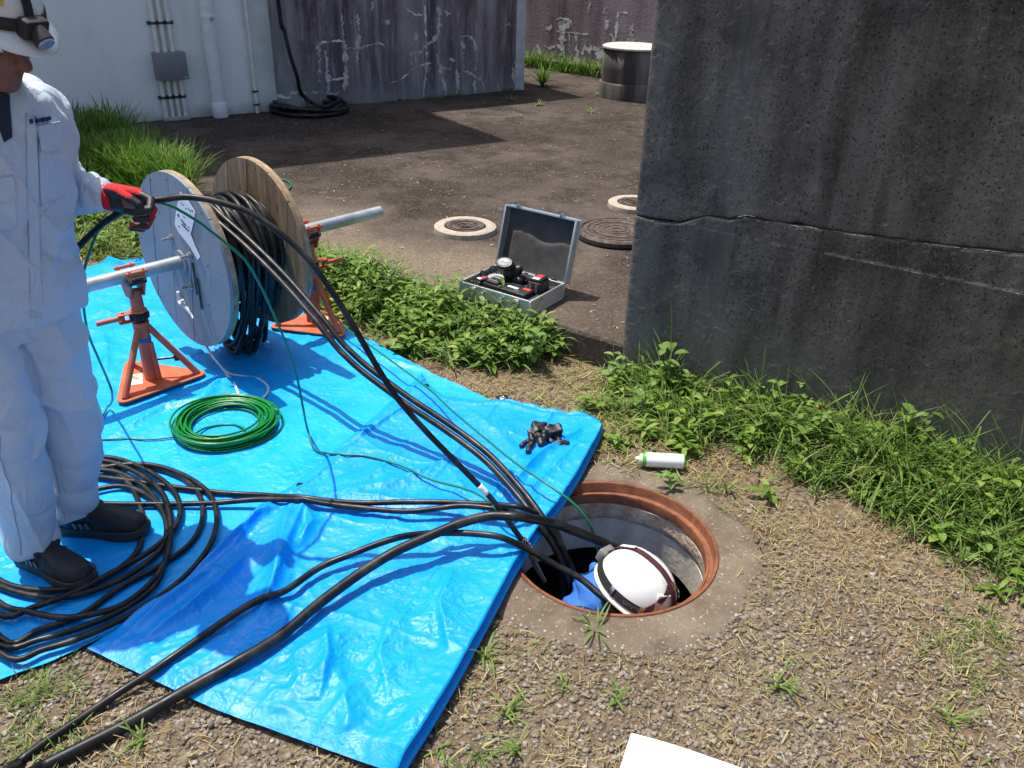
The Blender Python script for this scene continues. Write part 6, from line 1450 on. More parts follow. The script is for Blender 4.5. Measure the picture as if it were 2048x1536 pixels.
# shoes
SHOE = flat('black_work_shoe', (.013, .013, .014), .6, var=.4, scale=40, bump=.3); SOLE = flat('dark_grey_sole', (.028, .028, .03), .7, var=.2); REFL = flat('grey_reflective_patch', (.10, .11, .13), .4, var=.1)
def shoe(parent, ank, d):
    d = Vector((d.x, d.y, 0)).normalized(); s_ = Vector((-d.y, d.x, 0)); z0 = z1(ank.x, ank.y) + .004
    def Q(a, b_, h_): p = Vector((ank.x, ank.y, 0)) + d * a + s_ * b_; return Vector((p.x, p.y, z0 + h_))
    prof = [(-.085, .028), (-.07, .037), (-.02, .039), (.04, .040), (.10, .050), (.15, .050), (.185, .041), (.205, .024)]
    out = [(a, w) for a, w in prof] + [(a, -w) for a, w in prof[::-1]]; P = catmull([Q(a, b_, 0) for a, b_ in out], .008, True); n = len(P); V = []
    c_ = sum(P, Vector()) / n
    for h_, k in ((0, .985), (.012, 1.0), (.026, 1.0), (.030, .97)): V += [Vector((c_.x + (p.x - c_.x) * k, c_.y + (p.y - c_.y) * k, z0 + h_ + (.010 * max(0, ((p - c_).dot(d) - .09) / .1) if h_ < .02 else .006 * max(0, ((p - c_).dot(d) - .09) / .1)))) for p in P]
    F = [(r_ * n + k, r_ * n + (k + 1) % n, (r_ + 1) * n + (k + 1) % n, (r_ + 1) * n + k) for r_ in range(3) for k in range(n)] + [tuple(range(n))[::-1], tuple(range(3 * n, 4 * n))]
    so = mobj('shoe_sole', V, F, SOLE, parent); sharp(so, 50)
    R_ = []
    for a, w, h_ in ((-.082, .022, .075), (-.07, .033, .088), (-.03, .037, .095), (.02, .037, .092), (.06, .041, .080), (.11, .046, .066), (.155, .045, .056), (.188, .034, .045), (.203, .016, .03)):
        R_.append([Q(a, w * math.cos(t) * (1 if math.sin(t) < 0 else abs(math.cos(t)) ** -.25 if abs(math.cos(t)) > .2 else 1) * .97, .024 + max(0, math.sin(t)) ** .8 * h_ - (0 if math.sin(t) >= 0 else .006)) for t in np.linspace(0, 2 * math.pi, 24, endpoint=False)])
    up = soft('shoe', [loft(R_), capsule(Q(-.035, 0, .06), Q(-.025, 0, .12), .045, .047), capsule(Q(.045, -.03, .086), Q(.045, .03, .086), .014, .014), capsule(Q(.075, -.032, .074), Q(.075, .032, .074), .008, .008)], .004, 2, SHOE, parent)
    for sy in (-1, 1):
        for k in range(3): v, f = rbox(.012, .003, .022, .001); MB().add(xform(v, frame4(Q(-.005 + .02 * k, sy * .0395, .034), d, s_, Vector((0, 0, 1))) @ Matrix.Rotation(R(-20), 4, 'Y')), f).build('side_patch', REFL, up, smooth=False)
    w_ = MB(); wl = catmull([Q(.10, .0505, .033), Q(.15, .051, .034), Q(.187, .040, .036), Q(.204, .0, .038), Q(.187, -.040, .036), Q(.15, -.051, .034), Q(.10, -.0505, .033)], .008); v, f = tube(wl, .0022, 6); w_.add(v, f); w_.build('toe_welt', flat('welt', (.05, .048, .045), .6), up)
shoe(worker, ank_n + toe_n * .015, toe_n); shoe(worker, ank_f + toe_f * .02, toe_f)

# ---------------------------------------------------------------- worker down in the manhole
hole = thing('person', 'worker in a blue jacket and white helmet crouched inside the open manhole', 'person', Vector((.36, 2.12, -1.5)))
kx = Vector((.66, -.64, -.24)).normalized(); ky = Vector((.73, .68, 0)).normalized(); ky = (ky - kx * ky.dot(kx)).normalized(); kz = kx.cross(ky)
ky, kz = ky * math.cos(R(14)) - kz * math.sin(R(14)), kz * math.cos(R(14)) + ky * math.sin(R(14))
kc = Vector((.398, 2.04, -.058))
S2, P2_ = head_shapes(kc - kz * .03, kx, ky, kz)
ch2 = Vector((.35, 2.15, -.215)); hp2 = Vector((.30, 2.24, -.72)); bx = Vector((.69, -.72, 0)); by = Vector((.72, .69, 0))
ls2, rs2 = ch2 + by * .165, ch2 - by * .165
BLUEJ = Mat('blue_jacket', (.02, .13, .5), .8); BLUEJ.color(BLUEJ.mix(BLUEJ.ramp(BLUEJ.noise(8, 4), [(.3, 0.0), (.7, 1.0)]), (.02, .12, .46), (.035, .19, .6))); BLUEJ.bump(BLUEJ.noise(14, 4), .5, .015); BLUEJ = BLUEJ.m
le2, lw2 = ls2 + Vector((.05, -.08, -.26)), Vector((.44, 2.08, -.62)); re2, rw2 = rs2 + Vector((.02, -.0, -.27)), Vector((.36, 2.02, -.66))
soft('body', S2 + [capsule(ch2 + UP * .06, kc - kz * .06 - kx * .03, .055, .055), loft([ring_at(hp2.lerp(ch2, t), by, bx, rx, ry) for t, rx, ry in ((0, .15, .1), (.5, .15, .1), (.9, .165, .1), (1.1, .11, .08), (1.18, .06, .06))]), capsule(ls2, le2, .05, .04), capsule(le2, lw2, .04, .028), capsule(rs2, re2, .05, .04), capsule(re2, rw2, .04, .028), capsule(lw2, lw2 + Vector((-.03, -.02, -.08)), .028, .02), capsule(rw2, rw2 + Vector((.03, -.0, -.08)), .028, .02),
      capsule(hp2 + by * .085, Vector((.40, 2.2, -1.08)), .078, .055), capsule(Vector((.40, 2.2, -1.08)), Vector((.38, 2.29, -1.44)), .05, .036), capsule(hp2 - by * .085, Vector((.30, 2.09, -1.08)), .078, .055), capsule(Vector((.30, 2.09, -1.08)), Vector((.25, 2.17, -1.44)), .05, .036), capsule(Vector((.38, 2.29, -1.46)), Vector((.46, 2.2, -1.475)), .03, .022), capsule(Vector((.25, 2.17, -1.46)), Vector((.33, 2.08, -1.475)), .03, .022)], .0075, 2, SKIN, hole)
def fold2(co, no): return -.014 * (1 - ridged(co[:, 0] * 11 + co[:, 2] * 9, co[:, 1] * 12 - co[:, 2] * 6, 91)) ** 3 + .009 * np.sin(co[:, 0] * 60 + co[:, 1] * 35 + co[:, 2] * 50) * (.4 + fbm(co[:, 0] * 10, co[:, 2] * 10, 3, 2)) + .014 * (fbm(co[:, 0] * 12, co[:, 1] * 12 + co[:, 2] * 9, 9, 3) - .45)
soft('jacket', [loft([ring_at(hp2.lerp(ch2, t) , by, bx, rx, ry) for t, rx, ry in ((-.02, .175, .13), (.5, .18, .13), (.88, .195, .13), (1.06, .17, .11), (1.2, .09, .075), (1.26, .07, .065))]), capsule(ls2, le2, .075, .06), capsule(le2, lw2, .06, .045), capsule(rs2, re2, .078, .062), capsule(re2, rw2, .062, .045), ball(rs2 + Vector((.03, .03, .04)), .085, .085, .08), ball(rs2.lerp(ch2, .5) + Vector((.0, .02, .07)), .09, .09, .07), capsule(ch2 + UP * .09 - bx * .07, ch2 + UP * .10 + by * .05 - bx * .05, .03, .03)], .0065, 2, BLUEJ, hole, fold2)
soft('trousers', [capsule(hp2 + by * .085, Vector((.40, 2.2, -1.08)), .1, .08), capsule(Vector((.40, 2.2, -1.08)), Vector((.38, 2.29, -1.4)), .08, .065), capsule(hp2 - by * .085, Vector((.30, 2.09, -1.08)), .1, .08), capsule(Vector((.30, 2.09, -1.08)), Vector((.25, 2.17, -1.4)), .08, .065), ball(hp2, .17, .15, .12)], .01, 3, TROU, hole)
for q_, d_ in ((Vector((.38, 2.29, -1.47)), bx), (Vector((.25, 2.17, -1.47)), bx)):
    soft('shoe', [capsule(q_ - d_ * .05, q_ + d_ * .12, .045, .04)], .008, 2, SHOE, hole)
MK = Matrix.Identity(4)
for i_ in range(3): MK[i_][0] = kx[i_]; MK[i_][1] = ky[i_]; MK[i_][2] = kz[i_]
MK = Matrix.Translation(kc) @ MK
hm2, shr2, nrm2 = helmet(hole, MK, a=.114, b=.134, h=.128, facet=True)
# reflective lettering woven into the headlamp band
tcu = bpy.data.curves.new('band_lettering', 'FONT'); tcu.body = 'GENTOS'; tcu.size = .017; tcu.align_x = 'CENTER'; tcu.align_y = 'CENTER'; tcu.extrude = .0003
tob = bpy.data.objects.new('tmp', tcu); COL.objects.link(tob); dg = bpy.context.evaluated_depsgraph_get(); tme = bpy.data.meshes.new_from_object(tob.evaluated_get(dg)); bpy.data.objects.remove(tob)
for v_ in tme.vertices:
    th = -1.15 + v_.co.x / .125; p = shr2(th, .20); n_ = nrm2(p); q = p * 1.006 + n_ * (.0032 + v_.co.z) + Vector((0, 0, 1)) * v_.co.y; v_.co = MK @ q
link('band_lettering', tme, GREYP, hm2)
soft('lanyard', [capsule(kc + Vector((.135, -.035, -.02)), kc + Vector((.165, -.06, -.10)), .008, .008)], .004, 0, flat('orange_cord', (.7, .25, .02), .6), hole)

# ================================================================ plants, gravel, litter
def leaf_mat(name, stops, rough=.5, trans=.42, dry=None):
    m = Mat(name, stops[0][1], rough, 0, .35)
    c = m.ramp(m.island(), stops)
    c = m.mix(m.ramp(m.noise(22, 3), [(.35, 0.0), (.7, .45)]), c, tuple(x * .55 for x in stops[0][1]))
    m.color(c)
    tr = m.node('ShaderNodeBsdfTranslucent'); m.l.new(c, tr.inputs[0]); mx = m.node('ShaderNodeMixShader'); mx.inputs[0].default_value = trans
    m.l.new(m.b.outputs[0], mx.inputs[1]); m.l.new(tr.outputs[0], mx.inputs[2]); m.l.new(mx.outputs[0], m.n['Material Output'].inputs[0]); return m.m
LEAF = leaf_mat('weed_leaf', [(0, (.10, .19, .025)), (.5, (.19, .33, .045)), (.85, (.29, .43, .075)), (1, (.42, .48, .14))])
LEAFL = leaf_mat('light_leaf', [(0, (.12, .23, .045)), (.5, (.21, .35, .08)), (1, (.32, .45, .14))])
GRASSD = leaf_mat('tall_grass_blade', [(0, (.055, .13, .010)), (.5, (.11, .24, .022)), (.9, (.2, .34, .05)), (1, (.38, .38, .13))])
GRASSY = leaf_mat('cut_yellow_grass', [(0, (.13, .20, .035)), (.4, (.24, .29, .06)), (.8, (.40, .39, .15)), (1, (.52, .45, .22))], trans=.25)
GRASSB = leaf_mat('wall_grass_blade', [(0, (.09, .17, .03)), (.5, (.18, .30, .06)), (.85, (.28, .39, .10)), (1, (.48, .44, .19))])
STRAW = leaf_mat('dry_straw', [(0, (.24, .16, .075)), (.4, (.40, .29, .14)), (.75, (.52, .42, .22)), (.9, (.30, .33, .11)), (1, (.6, .52, .33))], rough=.8, trans=.15)

def blades(base, az, length, lean, curl, width, seg=4, rise=1.0):
    """curved tapering grass blades; all arguments are arrays"""
    n = len(base); t = np.linspace(0, 1, seg + 1)[None, :]
    ang = (np.pi / 2 * rise - lean)[:, None] - (curl[:, None] * t)                 # elevation of the blade along its length
    ds = length[:, None] / seg; hx = np.concatenate([np.zeros((n, 1)), np.cumsum(np.cos(ang[:, :-1]) * ds, 1)], 1); hz = np.concatenate([np.zeros((n, 1)), np.cumsum(np.sin(ang[:, :-1]) * ds, 1)], 1)
    ca, sa = np.cos(az)[:, None], np.sin(az)[:, None]; w = width[:, None] * np.array([.7] + [1] * (seg - 1) + [.12])[None, :] * (1 - .25 * t)
    cx = base[:, 0:1] + hx * ca; cy = base[:, 1:2] + hx * sa; cz = base[:, 2:3] + hz
    L = np.stack([cx - sa * w / 2, cy + ca * w / 2, cz], -1); Rr = np.stack([cx + sa * w / 2, cy - ca * w / 2, cz], -1)
    V = np.stack([L, Rr], 2).reshape(n, -1, 3); V[:, :, 2] = np.maximum(V[:, :, 2], base[:, 2:3] - .01); m_ = V.shape[1]; k = np.arange(seg) * 2
    f1 = np.stack([k, k + 1, k + 3, k + 2], 1)[None] + (np.arange(n) * m_)[:, None, None]; return V.reshape(-1, 3), f1.reshape(-1, 4)
def leaves(base, az, elev, length, width, droop, fold=.25, rows=5):
    """pointed oval leaves with a folded midrib"""
    n = len(base); t = np.linspace(0, 1, rows)[None, :]; prof = np.sin(np.pi * np.clip(t * .93 + .05, 0, 1)) ** .8; prof[:, -1] = .02
    ang = elev[:, None] - droop[:, None] * t; ds = length[:, None] / (rows - 1)
    hx = np.concatenate([np.zeros((n, 1)), np.cumsum(np.cos(ang[:, :-1]) * ds, 1)], 1); hz = np.concatenate([np.zeros((n, 1)), np.cumsum(np.sin(ang[:, :-1]) * ds, 1)], 1)
    ca, sa = np.cos(az)[:, None], np.sin(az)[:, None]; w = width[:, None] / 2 * prof
    cx = base[:, 0:1] + hx * ca; cy = base[:, 1:2] + hx * sa; cz = base[:, 2:3] + hz
    C = np.stack([cx, cy, cz], -1); L = np.stack([cx - sa * w, cy + ca * w, cz + w * fold], -1); Rr = np.stack([cx + sa * w, cy - ca * w, cz + w * fold], -1)
    V = np.stack([L, C, Rr], 2).reshape(n, -1, 3); m_ = V.shape[1]; k = np.arange(rows - 1) * 3; q = np.concatenate([np.stack([k, k + 1, k + 4, k + 3], 1), np.stack([k + 1, k + 2, k + 5, k + 4], 1)])
    return V.reshape(-1, 3), (q[None] + (np.arange(n) * m_)[:, None, None]).reshape(-1, 4)
def joined(parts_):
    V = []; F = []; o = 0
    for v, f in parts_: V.append(v); F.append(f + o); o += len(v)
    return np.concatenate(V), np.concatenate(F)
from mathutils.geometry import intersect_point_tri_2d
def inside(poly, x, y):
    c = np.zeros(x.shape, bool); n = len(poly)
    for i in range(n):
        (x0, y0), (x1, y1) = poly[i], poly[(i + 1) % n]; cr = ((y0 > y) != (y1 > y)) & (x < (x1 - x0) * (y - y0) / (y1 - y0 + 1e-12) + x0); c ^= cr
    return c
P_T1 = [(-1.66, 1.30), (-1.30, 1.555), (-1.129, 1.685), (-.02, 3.05), (-.20, 3.2), (-.40, 3.36), (-.62, 3.58), (-.82, 3.77), (-1.4, 4.2), (-2.2, 4.68), (-3.5, 3.3)]
P_T2 = [tuple(p) for p in bL] + [tuple(p) for p in rT[1:]] + [tuple(p) for p in tT[::-1][1:]] + [tuple(p) for p in lL[::-1][1:]]
def free(x, y, hole_r=.36):
    return ~inside(P_T1, x, y) & ~inside(P_T2, x, y) & (np.hypot(x - MH.x, y - MH.y) > hole_r)
def e_coord(x, y): return (x - CORNER.x) * EN.x + (y - CORNER.y) * EN.y, (x - CORNER.x) * ED.x + (y - CORNER.y) * ED.y
def w_coord(x, y): return (x - CORNER.x) * WN.x + (y - CORNER.y) * WN.y, (x - CORNER.x) * WD.x + (y - CORNER.y) * WD.y
def gz_(x, y): return ground_z(x, y) - .004
U_ = lambda a, b, n: rng.uniform(a, b, n)
def stuff(name, vf, mat, label, cat):
    o = mobj(name, vf[0], vf[1], mat, kind='stuff'); return tag(o, label, cat)

# ---- leafy weeds along the pavement edge
def weed_field(n, sampler, hmin, hmax, leafs, lmin, lmax, wr=.36):
    x, y, hs = sampler(n); out = []
    H = U_(hmin, hmax, len(x)) * hs; k = leafs; N = len(x) * k
    px_, py_ = np.repeat(x, k), np.repeat(y, k); Hh = np.repeat(H, k); tt = np.tile(np.linspace(.12, 1, k), len(x)) + U_(-.05, .05, N)
    la, lb = np.repeat(U_(0, 6.28, len(x)), k), np.repeat(U_(0, .5, len(x)), k)
    az = np.tile(np.arange(k) * 2.4, len(x)) + np.repeat(U_(0, 6.28, len(x)), k) + U_(-.4, .4, N)
    bx_ = px_ + np.cos(la) * lb * Hh * tt; by_ = py_ + np.sin(la) * lb * Hh * tt; bz = gz_(px_, py_) + Hh * tt * (1 - .25 * lb)
    ln = U_(lmin, lmax, N) * (1.15 - .45 * np.clip(tt, 0, 1)); ok = free(bx_ + .6 * ln * np.cos(az), by_ + .6 * ln * np.sin(az), .5)
    v, f = leaves(np.stack([bx_, by_, bz], 1)[ok], az[ok], (U_(.1, .75, N) * (.6 + .5 * tt))[ok], ln[ok], (ln * U_(wr * .75, wr * 1.25, N))[ok], U_(.5, 1.4, N)[ok]); return v, f
def edge_sampler(n):
    al = U_(.36, 4.6, n * 3); d = -np.abs(rng.normal(0.02, .24, n * 3)) - .01
    x = CORNER.x + ED.x * al + EN.x * d; y = CORNER.y + ED.y * al + EN.y * d
    dens = .55 + .9 * (fbm(x * 2.6, y * 2.6, 61, 3) - .35) * 1.6; lim = np.interp(al, [0, .36, .5, .75, 1.2, 1.8, 2.6, 4.6], [.10, .2, .36, .48, .56, .62, .7, .8])
    ok = (rng.uniform(0, 1, n * 3) < dens) & (-d < lim) & free(x, y, .5); x, y, d, al = x[ok][:n], y[ok][:n], d[ok][:n], al[ok][:n]
    hs = np.interp(-d, [0, .1, .3, .6], [1.15, 1.1, .65, .4]) * (.75 + .5 * vnoise(x * 4, y * 4, 62)) * np.interp(al, [0, .25, .5], [.55, .9, 1]) * (.6 + .9 * fbm(x * 1.7, y * 1.7, 64, 2)); return x, y, hs
parts_ = [weed_field(560, edge_sampler, .12, .25, 14, .05, .10, .33), weed_field(330, edge_sampler, .08, .2, 11, .04, .07, .55)]
stuff('leafy_weeds', joined(parts_), LEAF, 'dense bright green leafy weeds growing along the pavement edge behind the tarp', 'weeds')
x, y, hs = edge_sampler(900); n = len(x); k = 10; N = n * k
v, f = blades(np.stack([np.repeat(x, k) + rng.normal(0, .012, N), np.repeat(y, k) + rng.normal(0, .012, N), gz_(np.repeat(x, k), np.repeat(y, k))], 1), U_(0, 6.28, N), np.repeat(hs, k) * U_(.12, .31, N), U_(.1, .7, N), U_(.6, 2.3, N), U_(.005, .012, N))
ok = free(v[:, 0], v[:, 1], .5); 
stuff('weed_grass', (v, f), LEAFL, 'light green arching grass blades among the leafy weeds at the pavement edge', 'grass')
# ---- tall dark grass at the back left, cut yellowish grass in front of it
def region_blades(n, poly, L0, L1, lean, curl, w0, w1, mat, name, label, z_fn=None, clump=7, seg=4, rise=1.0, avoid=True):
    xs = [p[0] for p in poly]; ys = [p[1] for p in poly]; x = U_(min(xs), max(xs), n); y = U_(min(ys), max(ys), n)
    ok = inside(poly, x, y); 
    if avoid: ok &= free(x, y, .42)
    x, y = x[ok], y[ok]; n_ = len(x)
    x = np.repeat(x, clump) + rng.normal(0, .014, n_ * clump); y = np.repeat(y, clump) + rng.normal(0, .014, n_ * clump); N = n_ * clump
    z = gz_(x, y) if z_fn is None else z_fn(x, y)
    hs = .55 + .9 * fbm(x * 2.2, y * 2.2, 73, 3)
    vf = blades(np.stack([x, y, z], 1), U_(0, 6.28, N), U_(L0, L1, N) * hs, U_(*lean, N), U_(*curl, N), U_(w0, w1, N), seg, rise)
    return stuff(name, vf, mat, label, 'grass')
slab_z = lambda x, y: np.where(e_coord(x, y)[0] > 0, SLAB, gz_(x, y))
gp_ = [(at(px, py, .1).x, at(px, py, .1).y) for px, py in ((60, 318), (140, 275), (215, 287), (275, 318), (322, 350), (380, 395), (395, 420), (330, 440), (270, 400), (190, 385), (120, 430), (20, 440))]
region_blades(5200, gp_, .18, .42, (.05, .5), (.3, 1.5), .005, .010, GRASSD, 'tall_grass', 'tall dark green grass beside the white building, behind the standing worker', slab_z, 5, 5)
gp2 = [(at(px, py, .0).x, at(px, py, .0).y) for px, py in ((-150, 480), (60, 400), (200, 385), (330, 400), (440, 420), (440, 520), (330, 530), (140, 512), (-200, 560))]
region_blades(8500, gp2, .05, .14, (.5, 1.4), (.4, 1.6), .004, .008, GRASSY, 'cut_grass', 'yellowish cut grass between the blue tarp and the tall grass', None, 5)
x = U_(-3.6, -1.5, 2600); y = U_(4.4, 6.4, 2600)
stuff('tall_grass', blades(np.stack([x, y, gz_(x, y)], 1)[inside(gp2, x, y)], U_(0, 6.28, inside(gp2, x, y).sum()), U_(.08, .2, inside(gp2, x, y).sum()), U_(.1, .7, inside(gp2, x, y).sum()), U_(.3, 1.4, inside(gp2, x, y).sum()), U_(.004, .007, inside(gp2, x, y).sum())), GRASSD, 'sparse green blades standing in the cut yellowish grass', 'grass')
# ---- grass and weeds along the foot of the dark wall
def wall_sampler(n, dmax=.64, s0=-.12, s1=3.2):
    s = U_(s0, s1, n * 4); d = np.abs(rng.normal(.0, .32, n * 4)) + .015
    x = CORNER.x + WD.x * s + WN.x * d; y = CORNER.y + WD.y * s + WN.y * d
    lush = np.interp(s, [-.02, .02, .12, .5, .9, 3], [0, .1, .3, .75, 1, 1]) * np.interp(d, [0, .35, dmax], [1, .75, .06]) * np.clip(3.2 * fbm(x * 3.4, y * 3.4, 83, 3) - .85, .08, 1.2)
    ok = (rng.uniform(0, 1, n * 4) < lush) & (d < dmax) & free(x, y, .47); return x[ok][:n], y[ok][:n], s[ok][:n], d[ok][:n]
x, y, s_, d_ = wall_sampler(1500); k = 9; N = len(x) * k; hs = np.interp(d_, [0, .3, .7], [1.15, .75, .35]) * np.interp(s_, [0, .5, 1.2], [.7, .9, 1.15]) * (.5 + 1.1 * fbm(x * 5, y * 5, 87, 2))
vf1 = blades(np.stack([np.repeat(x, k) + rng.normal(0, .014, N), np.repeat(y, k) + rng.normal(0, .014, N), gz_(np.repeat(x, k), np.repeat(y, k))], 1), U_(0, 6.28, N), np.repeat(hs, k) * U_(.08, .27, N), U_(.15, .9, N), U_(.5, 2.2, N), U_(.003, .007, N), 5)
stuff('wall_grass', vf1, GRASSB, 'green arching grass growing along the foot of the dark wall', 'grass')
def ws2(n): x, y, s_, d_ = wall_sampler(n); return x, y, np.interp(d_, [0, .3, .7], [1.1, .8, .4]) * np.interp(s_, [0, .5, 1.2], [.7, .9, 1.1]) * (.5 + 1.1 * fbm(x * 4, y * 4, 88, 2))
stuff('wall_weeds', joined([weed_field(260, ws2, .06, .2, 11, .04, .075, .5), weed_field(180, ws2, .05, .16, 9, .05, .09, .3)]), LEAF, 'low leafy weeds mixed into the grass at the foot of the dark wall', 'weeds')
sx_, sy_, s_, d_ = wall_sampler(170, .4); N = len(sx_) * 2
stuff('grass_stalks', blades(np.stack([np.repeat(sx_, 2), np.repeat(sy_, 2), gz_(np.repeat(sx_, 2), np.repeat(sy_, 2))], 1), U_(0, 6.28, N), U_(.2, .46, N), U_(.0, .45, N), U_(.1, 1.5, N), U_(.003, .0055, N), 7), GRASSB, 'tall thin grass stalks rising in front of the dark wall', 'grass')
x, y, hs = edge_sampler(260); N = len(x) * 3
stuff('dry_stems', blades(np.stack([np.repeat(x, 3), np.repeat(y, 3), gz_(np.repeat(x, 3), np.repeat(y, 3))], 1), U_(0, 6.28, N), np.repeat(hs, 3) * U_(.12, .3, N), U_(.2, 1.0, N), U_(.1, 1.2, N), U_(.002, .0045, N), 5), STRAW, 'dry yellowed stems among the weeds along the pavement edge', 'dry grass')
def ws3(n): x, y, s_, d_ = wall_sampler(n, .5); return x, y, np.interp(d_, [0, .3, .7], [1.2, .9, .5])
stuff('broad_weeds', joined([weed_field(26, ws3, .1, .24, 9, .06, .10, .5), weed_field(30, edge_sampler, .14, .26, 9, .07, .11, .5)]), LEAFL, 'scattered pale broad leaved weeds rising above the lower green growth', 'weeds')
# ---- dry straw and clippings lying flat
def litter(n, fn, L0, L1, w0, w1, mat, name, label, zoff=.004):
    x = U_(-2.0, 2.4, n); y = U_(.9, 3.9, n); ok = free(x, y, .40) & (rng.uniform(0, 1, n) < fn(x, y)) & (e_coord(x, y)[0] < -.02) & (w_coord(x, y)[0] > .01); x, y = x[ok], y[ok]; n = len(x)
    vf = blades(np.stack([x, y, gz_(x, y) + zoff + U_(0, .012, n)], 1), U_(0, 6.28, n), U_(L0, L1, n), U_(1.2, 1.75, n), U_(-.9, 1.3, n), U_(w0, w1, n), 4); return stuff(name, vf, mat, label, 'dry grass')
def straw_d(x, y):
    wd, ws_ = w_coord(x, y); patch_ = np.clip((fbm(x * 3.2, y * 3.2, 93, 4) - .40) * 4.5, 0, 1)
    near = np.exp(-((np.hypot(x - .33, y - 2.2) - .62) / .16) ** 2); return np.clip(.10 + .8 * patch_ + .5 * near * (y > 2.0) + .35 * (wd < .6) * (ws_ < .7), 0, 1) * np.where(np.hypot(x - .337, y - 2.194) < .5, .12, 1)
litter(72000, straw_d, .012, .05, .0012, .003, STRAW, 'dry_grass', 'dry straw and cut grass scattered over the gravel and soil')
litter(22000, lambda x, y: np.clip((fbm(x * 2.7, y * 2.7, 97, 3) - .46) * 5, 0, 1) * .8 * np.where(np.hypot(x - .337, y - 2.194) < .5, .1, 1), .02, .06, .0025, .005, GRASSY, 'cut_clippings', 'pale green clippings lying on the soil round the manhole')
def clip_d(x, y):
    wd, ws_ = w_coord(x, y); return np.exp(-((wd - .18) / .28) ** 2) * np.exp(-((ws_ - .02) / .22) ** 2) + .5 * np.exp(-((wd - .55) / .2) ** 2) * np.exp(-((ws_ - .35) / .4) ** 2)
litter(30000, clip_d, .03, .08, .003, .006, GRASSY, 'cut_clippings', 'yellow green clippings heaped at the corner of the dark wall and the step', .012)
fx = U_(-1.5, 2.2, 5000); fy = U_(.95, 2.5, 5000); ok = free(fx, fy, .46) & (fbm(fx * 2.3 + 5, fy * 2.3, 131, 4) > .56) & (w_coord(fx, fy)[0] > .3) & (rng.uniform(0, 1, 5000) < .8); fx, fy = fx[ok], fy[ok]; n = len(fx); k = 7; N = n * k
stuff('short_grass', blades(np.stack([np.repeat(fx, k) + rng.normal(0, .008, N), np.repeat(fy, k) + rng.normal(0, .008, N), gz_(np.repeat(fx, k), np.repeat(fy, k))], 1), U_(0, 6.28, N), U_(.015, .06, N), U_(.4, 1.4, N), U_(.2, 1.5, N), U_(.002, .004, N)), GRASSB, 'thin short grass growing in loose patches through the foreground gravel', 'grass')
# ---- gravel
def gravel(n, r0, r1, fn, name, label):
    bm = bmesh.new(); bmesh.ops.create_icosphere(bm, subdivisions=1, radius=1); iv = np.array([v_.co[:] for v_ in bm.verts]); bm.verts.index_update(); fi = np.array([[q.index for q in t.verts] for t in bm.faces]); bm.free()
    x = U_(-1.9, 2.3, n); y = U_(.85, 3.3, n); ok = free(x, y, .44) & (rng.uniform(0, 1, n) < fn(x, y)) & (w_coord(x, y)[0] > .0) & (e_coord(x, y)[0] < -.0); x, y = x[ok], y[ok]; n = len(x)
    r = r0 + (r1 - r0) * rng.uniform(0, 1, n) ** 2.2; sc = np.stack([U_(.75, 1.3, n), U_(.6, 1.0, n), U_(.35, .65, n)], 1) * r[:, None]
    jit = 1 + .30 * rng.normal(0, 1, (n, len(iv), 1)).clip(-1.5, 1.5); V = iv[None] * jit * sc[:, None]
    a = U_(0, 6.28, n); ca, sa = np.cos(a)[:, None], np.sin(a)[:, None]; tl = rng.normal(0, .3, n)[:, None]
    V = np.stack([V[..., 0], V[..., 1] * np.cos(tl) - V[..., 2] * np.sin(tl), V[..., 1] * np.sin(tl) + V[..., 2] * np.cos(tl)], -1)
    V = np.stack([V[..., 0] * ca - V[..., 1] * sa + x[:, None], V[..., 0] * sa + V[..., 1] * ca + y[:, None], V[..., 2] + (gz_(x, y) + sc[:, 2] * U_(.0, .7, n))[:, None]], -1)
    F = (fi[None] + (np.arange(n) * len(iv))[:, None, None]).reshape(-1, 3); o = mobj(name, V.reshape(-1, 3), F, STONE, smooth=False, kind='stuff'); tag(o, label, 'gravel')
m = Mat('gravel_stone', (.15, .125, .1), .85); c = m.ramp(m.island(), [(0, (.12, .098, .074)), (.35, (.19, .158, .12)), (.7, (.262, .222, .175)), (.93, (.31, .28, .24)), (1, (.42, .39, .34))])
c = m.mix(m.ramp(m.noise(120, 4), [(.4, 0.0), (.7, .5)]), c, (.09, .07, .05)); m.color(c); m.bump(m.noise(300, 3), .4, .002); STONE = m.m
def grav_d(x, y):
    wd, ws_ = w_coord(x, y); return np.clip(1.25 - 1.0 * np.clip((fbm(x * 2.1, y * 2.1, 99, 3) - .42) * 3.0, 0, 1), .12, 1) * np.interp(y, [0, 1.75, 2.2, 2.8], [1, 1, .5, .15]) * np.interp(wd, [.2, .8], [.15, 1])
gravel(74000, .0042, .0105, grav_d, 'gravel', 'grey brown crushed gravel in the foreground')
gravel(30000, .002, .0045, lambda x, y: np.clip(grav_d(x, y) + .25, 0, 1), 'grit', 'fine grit between the gravel stones')
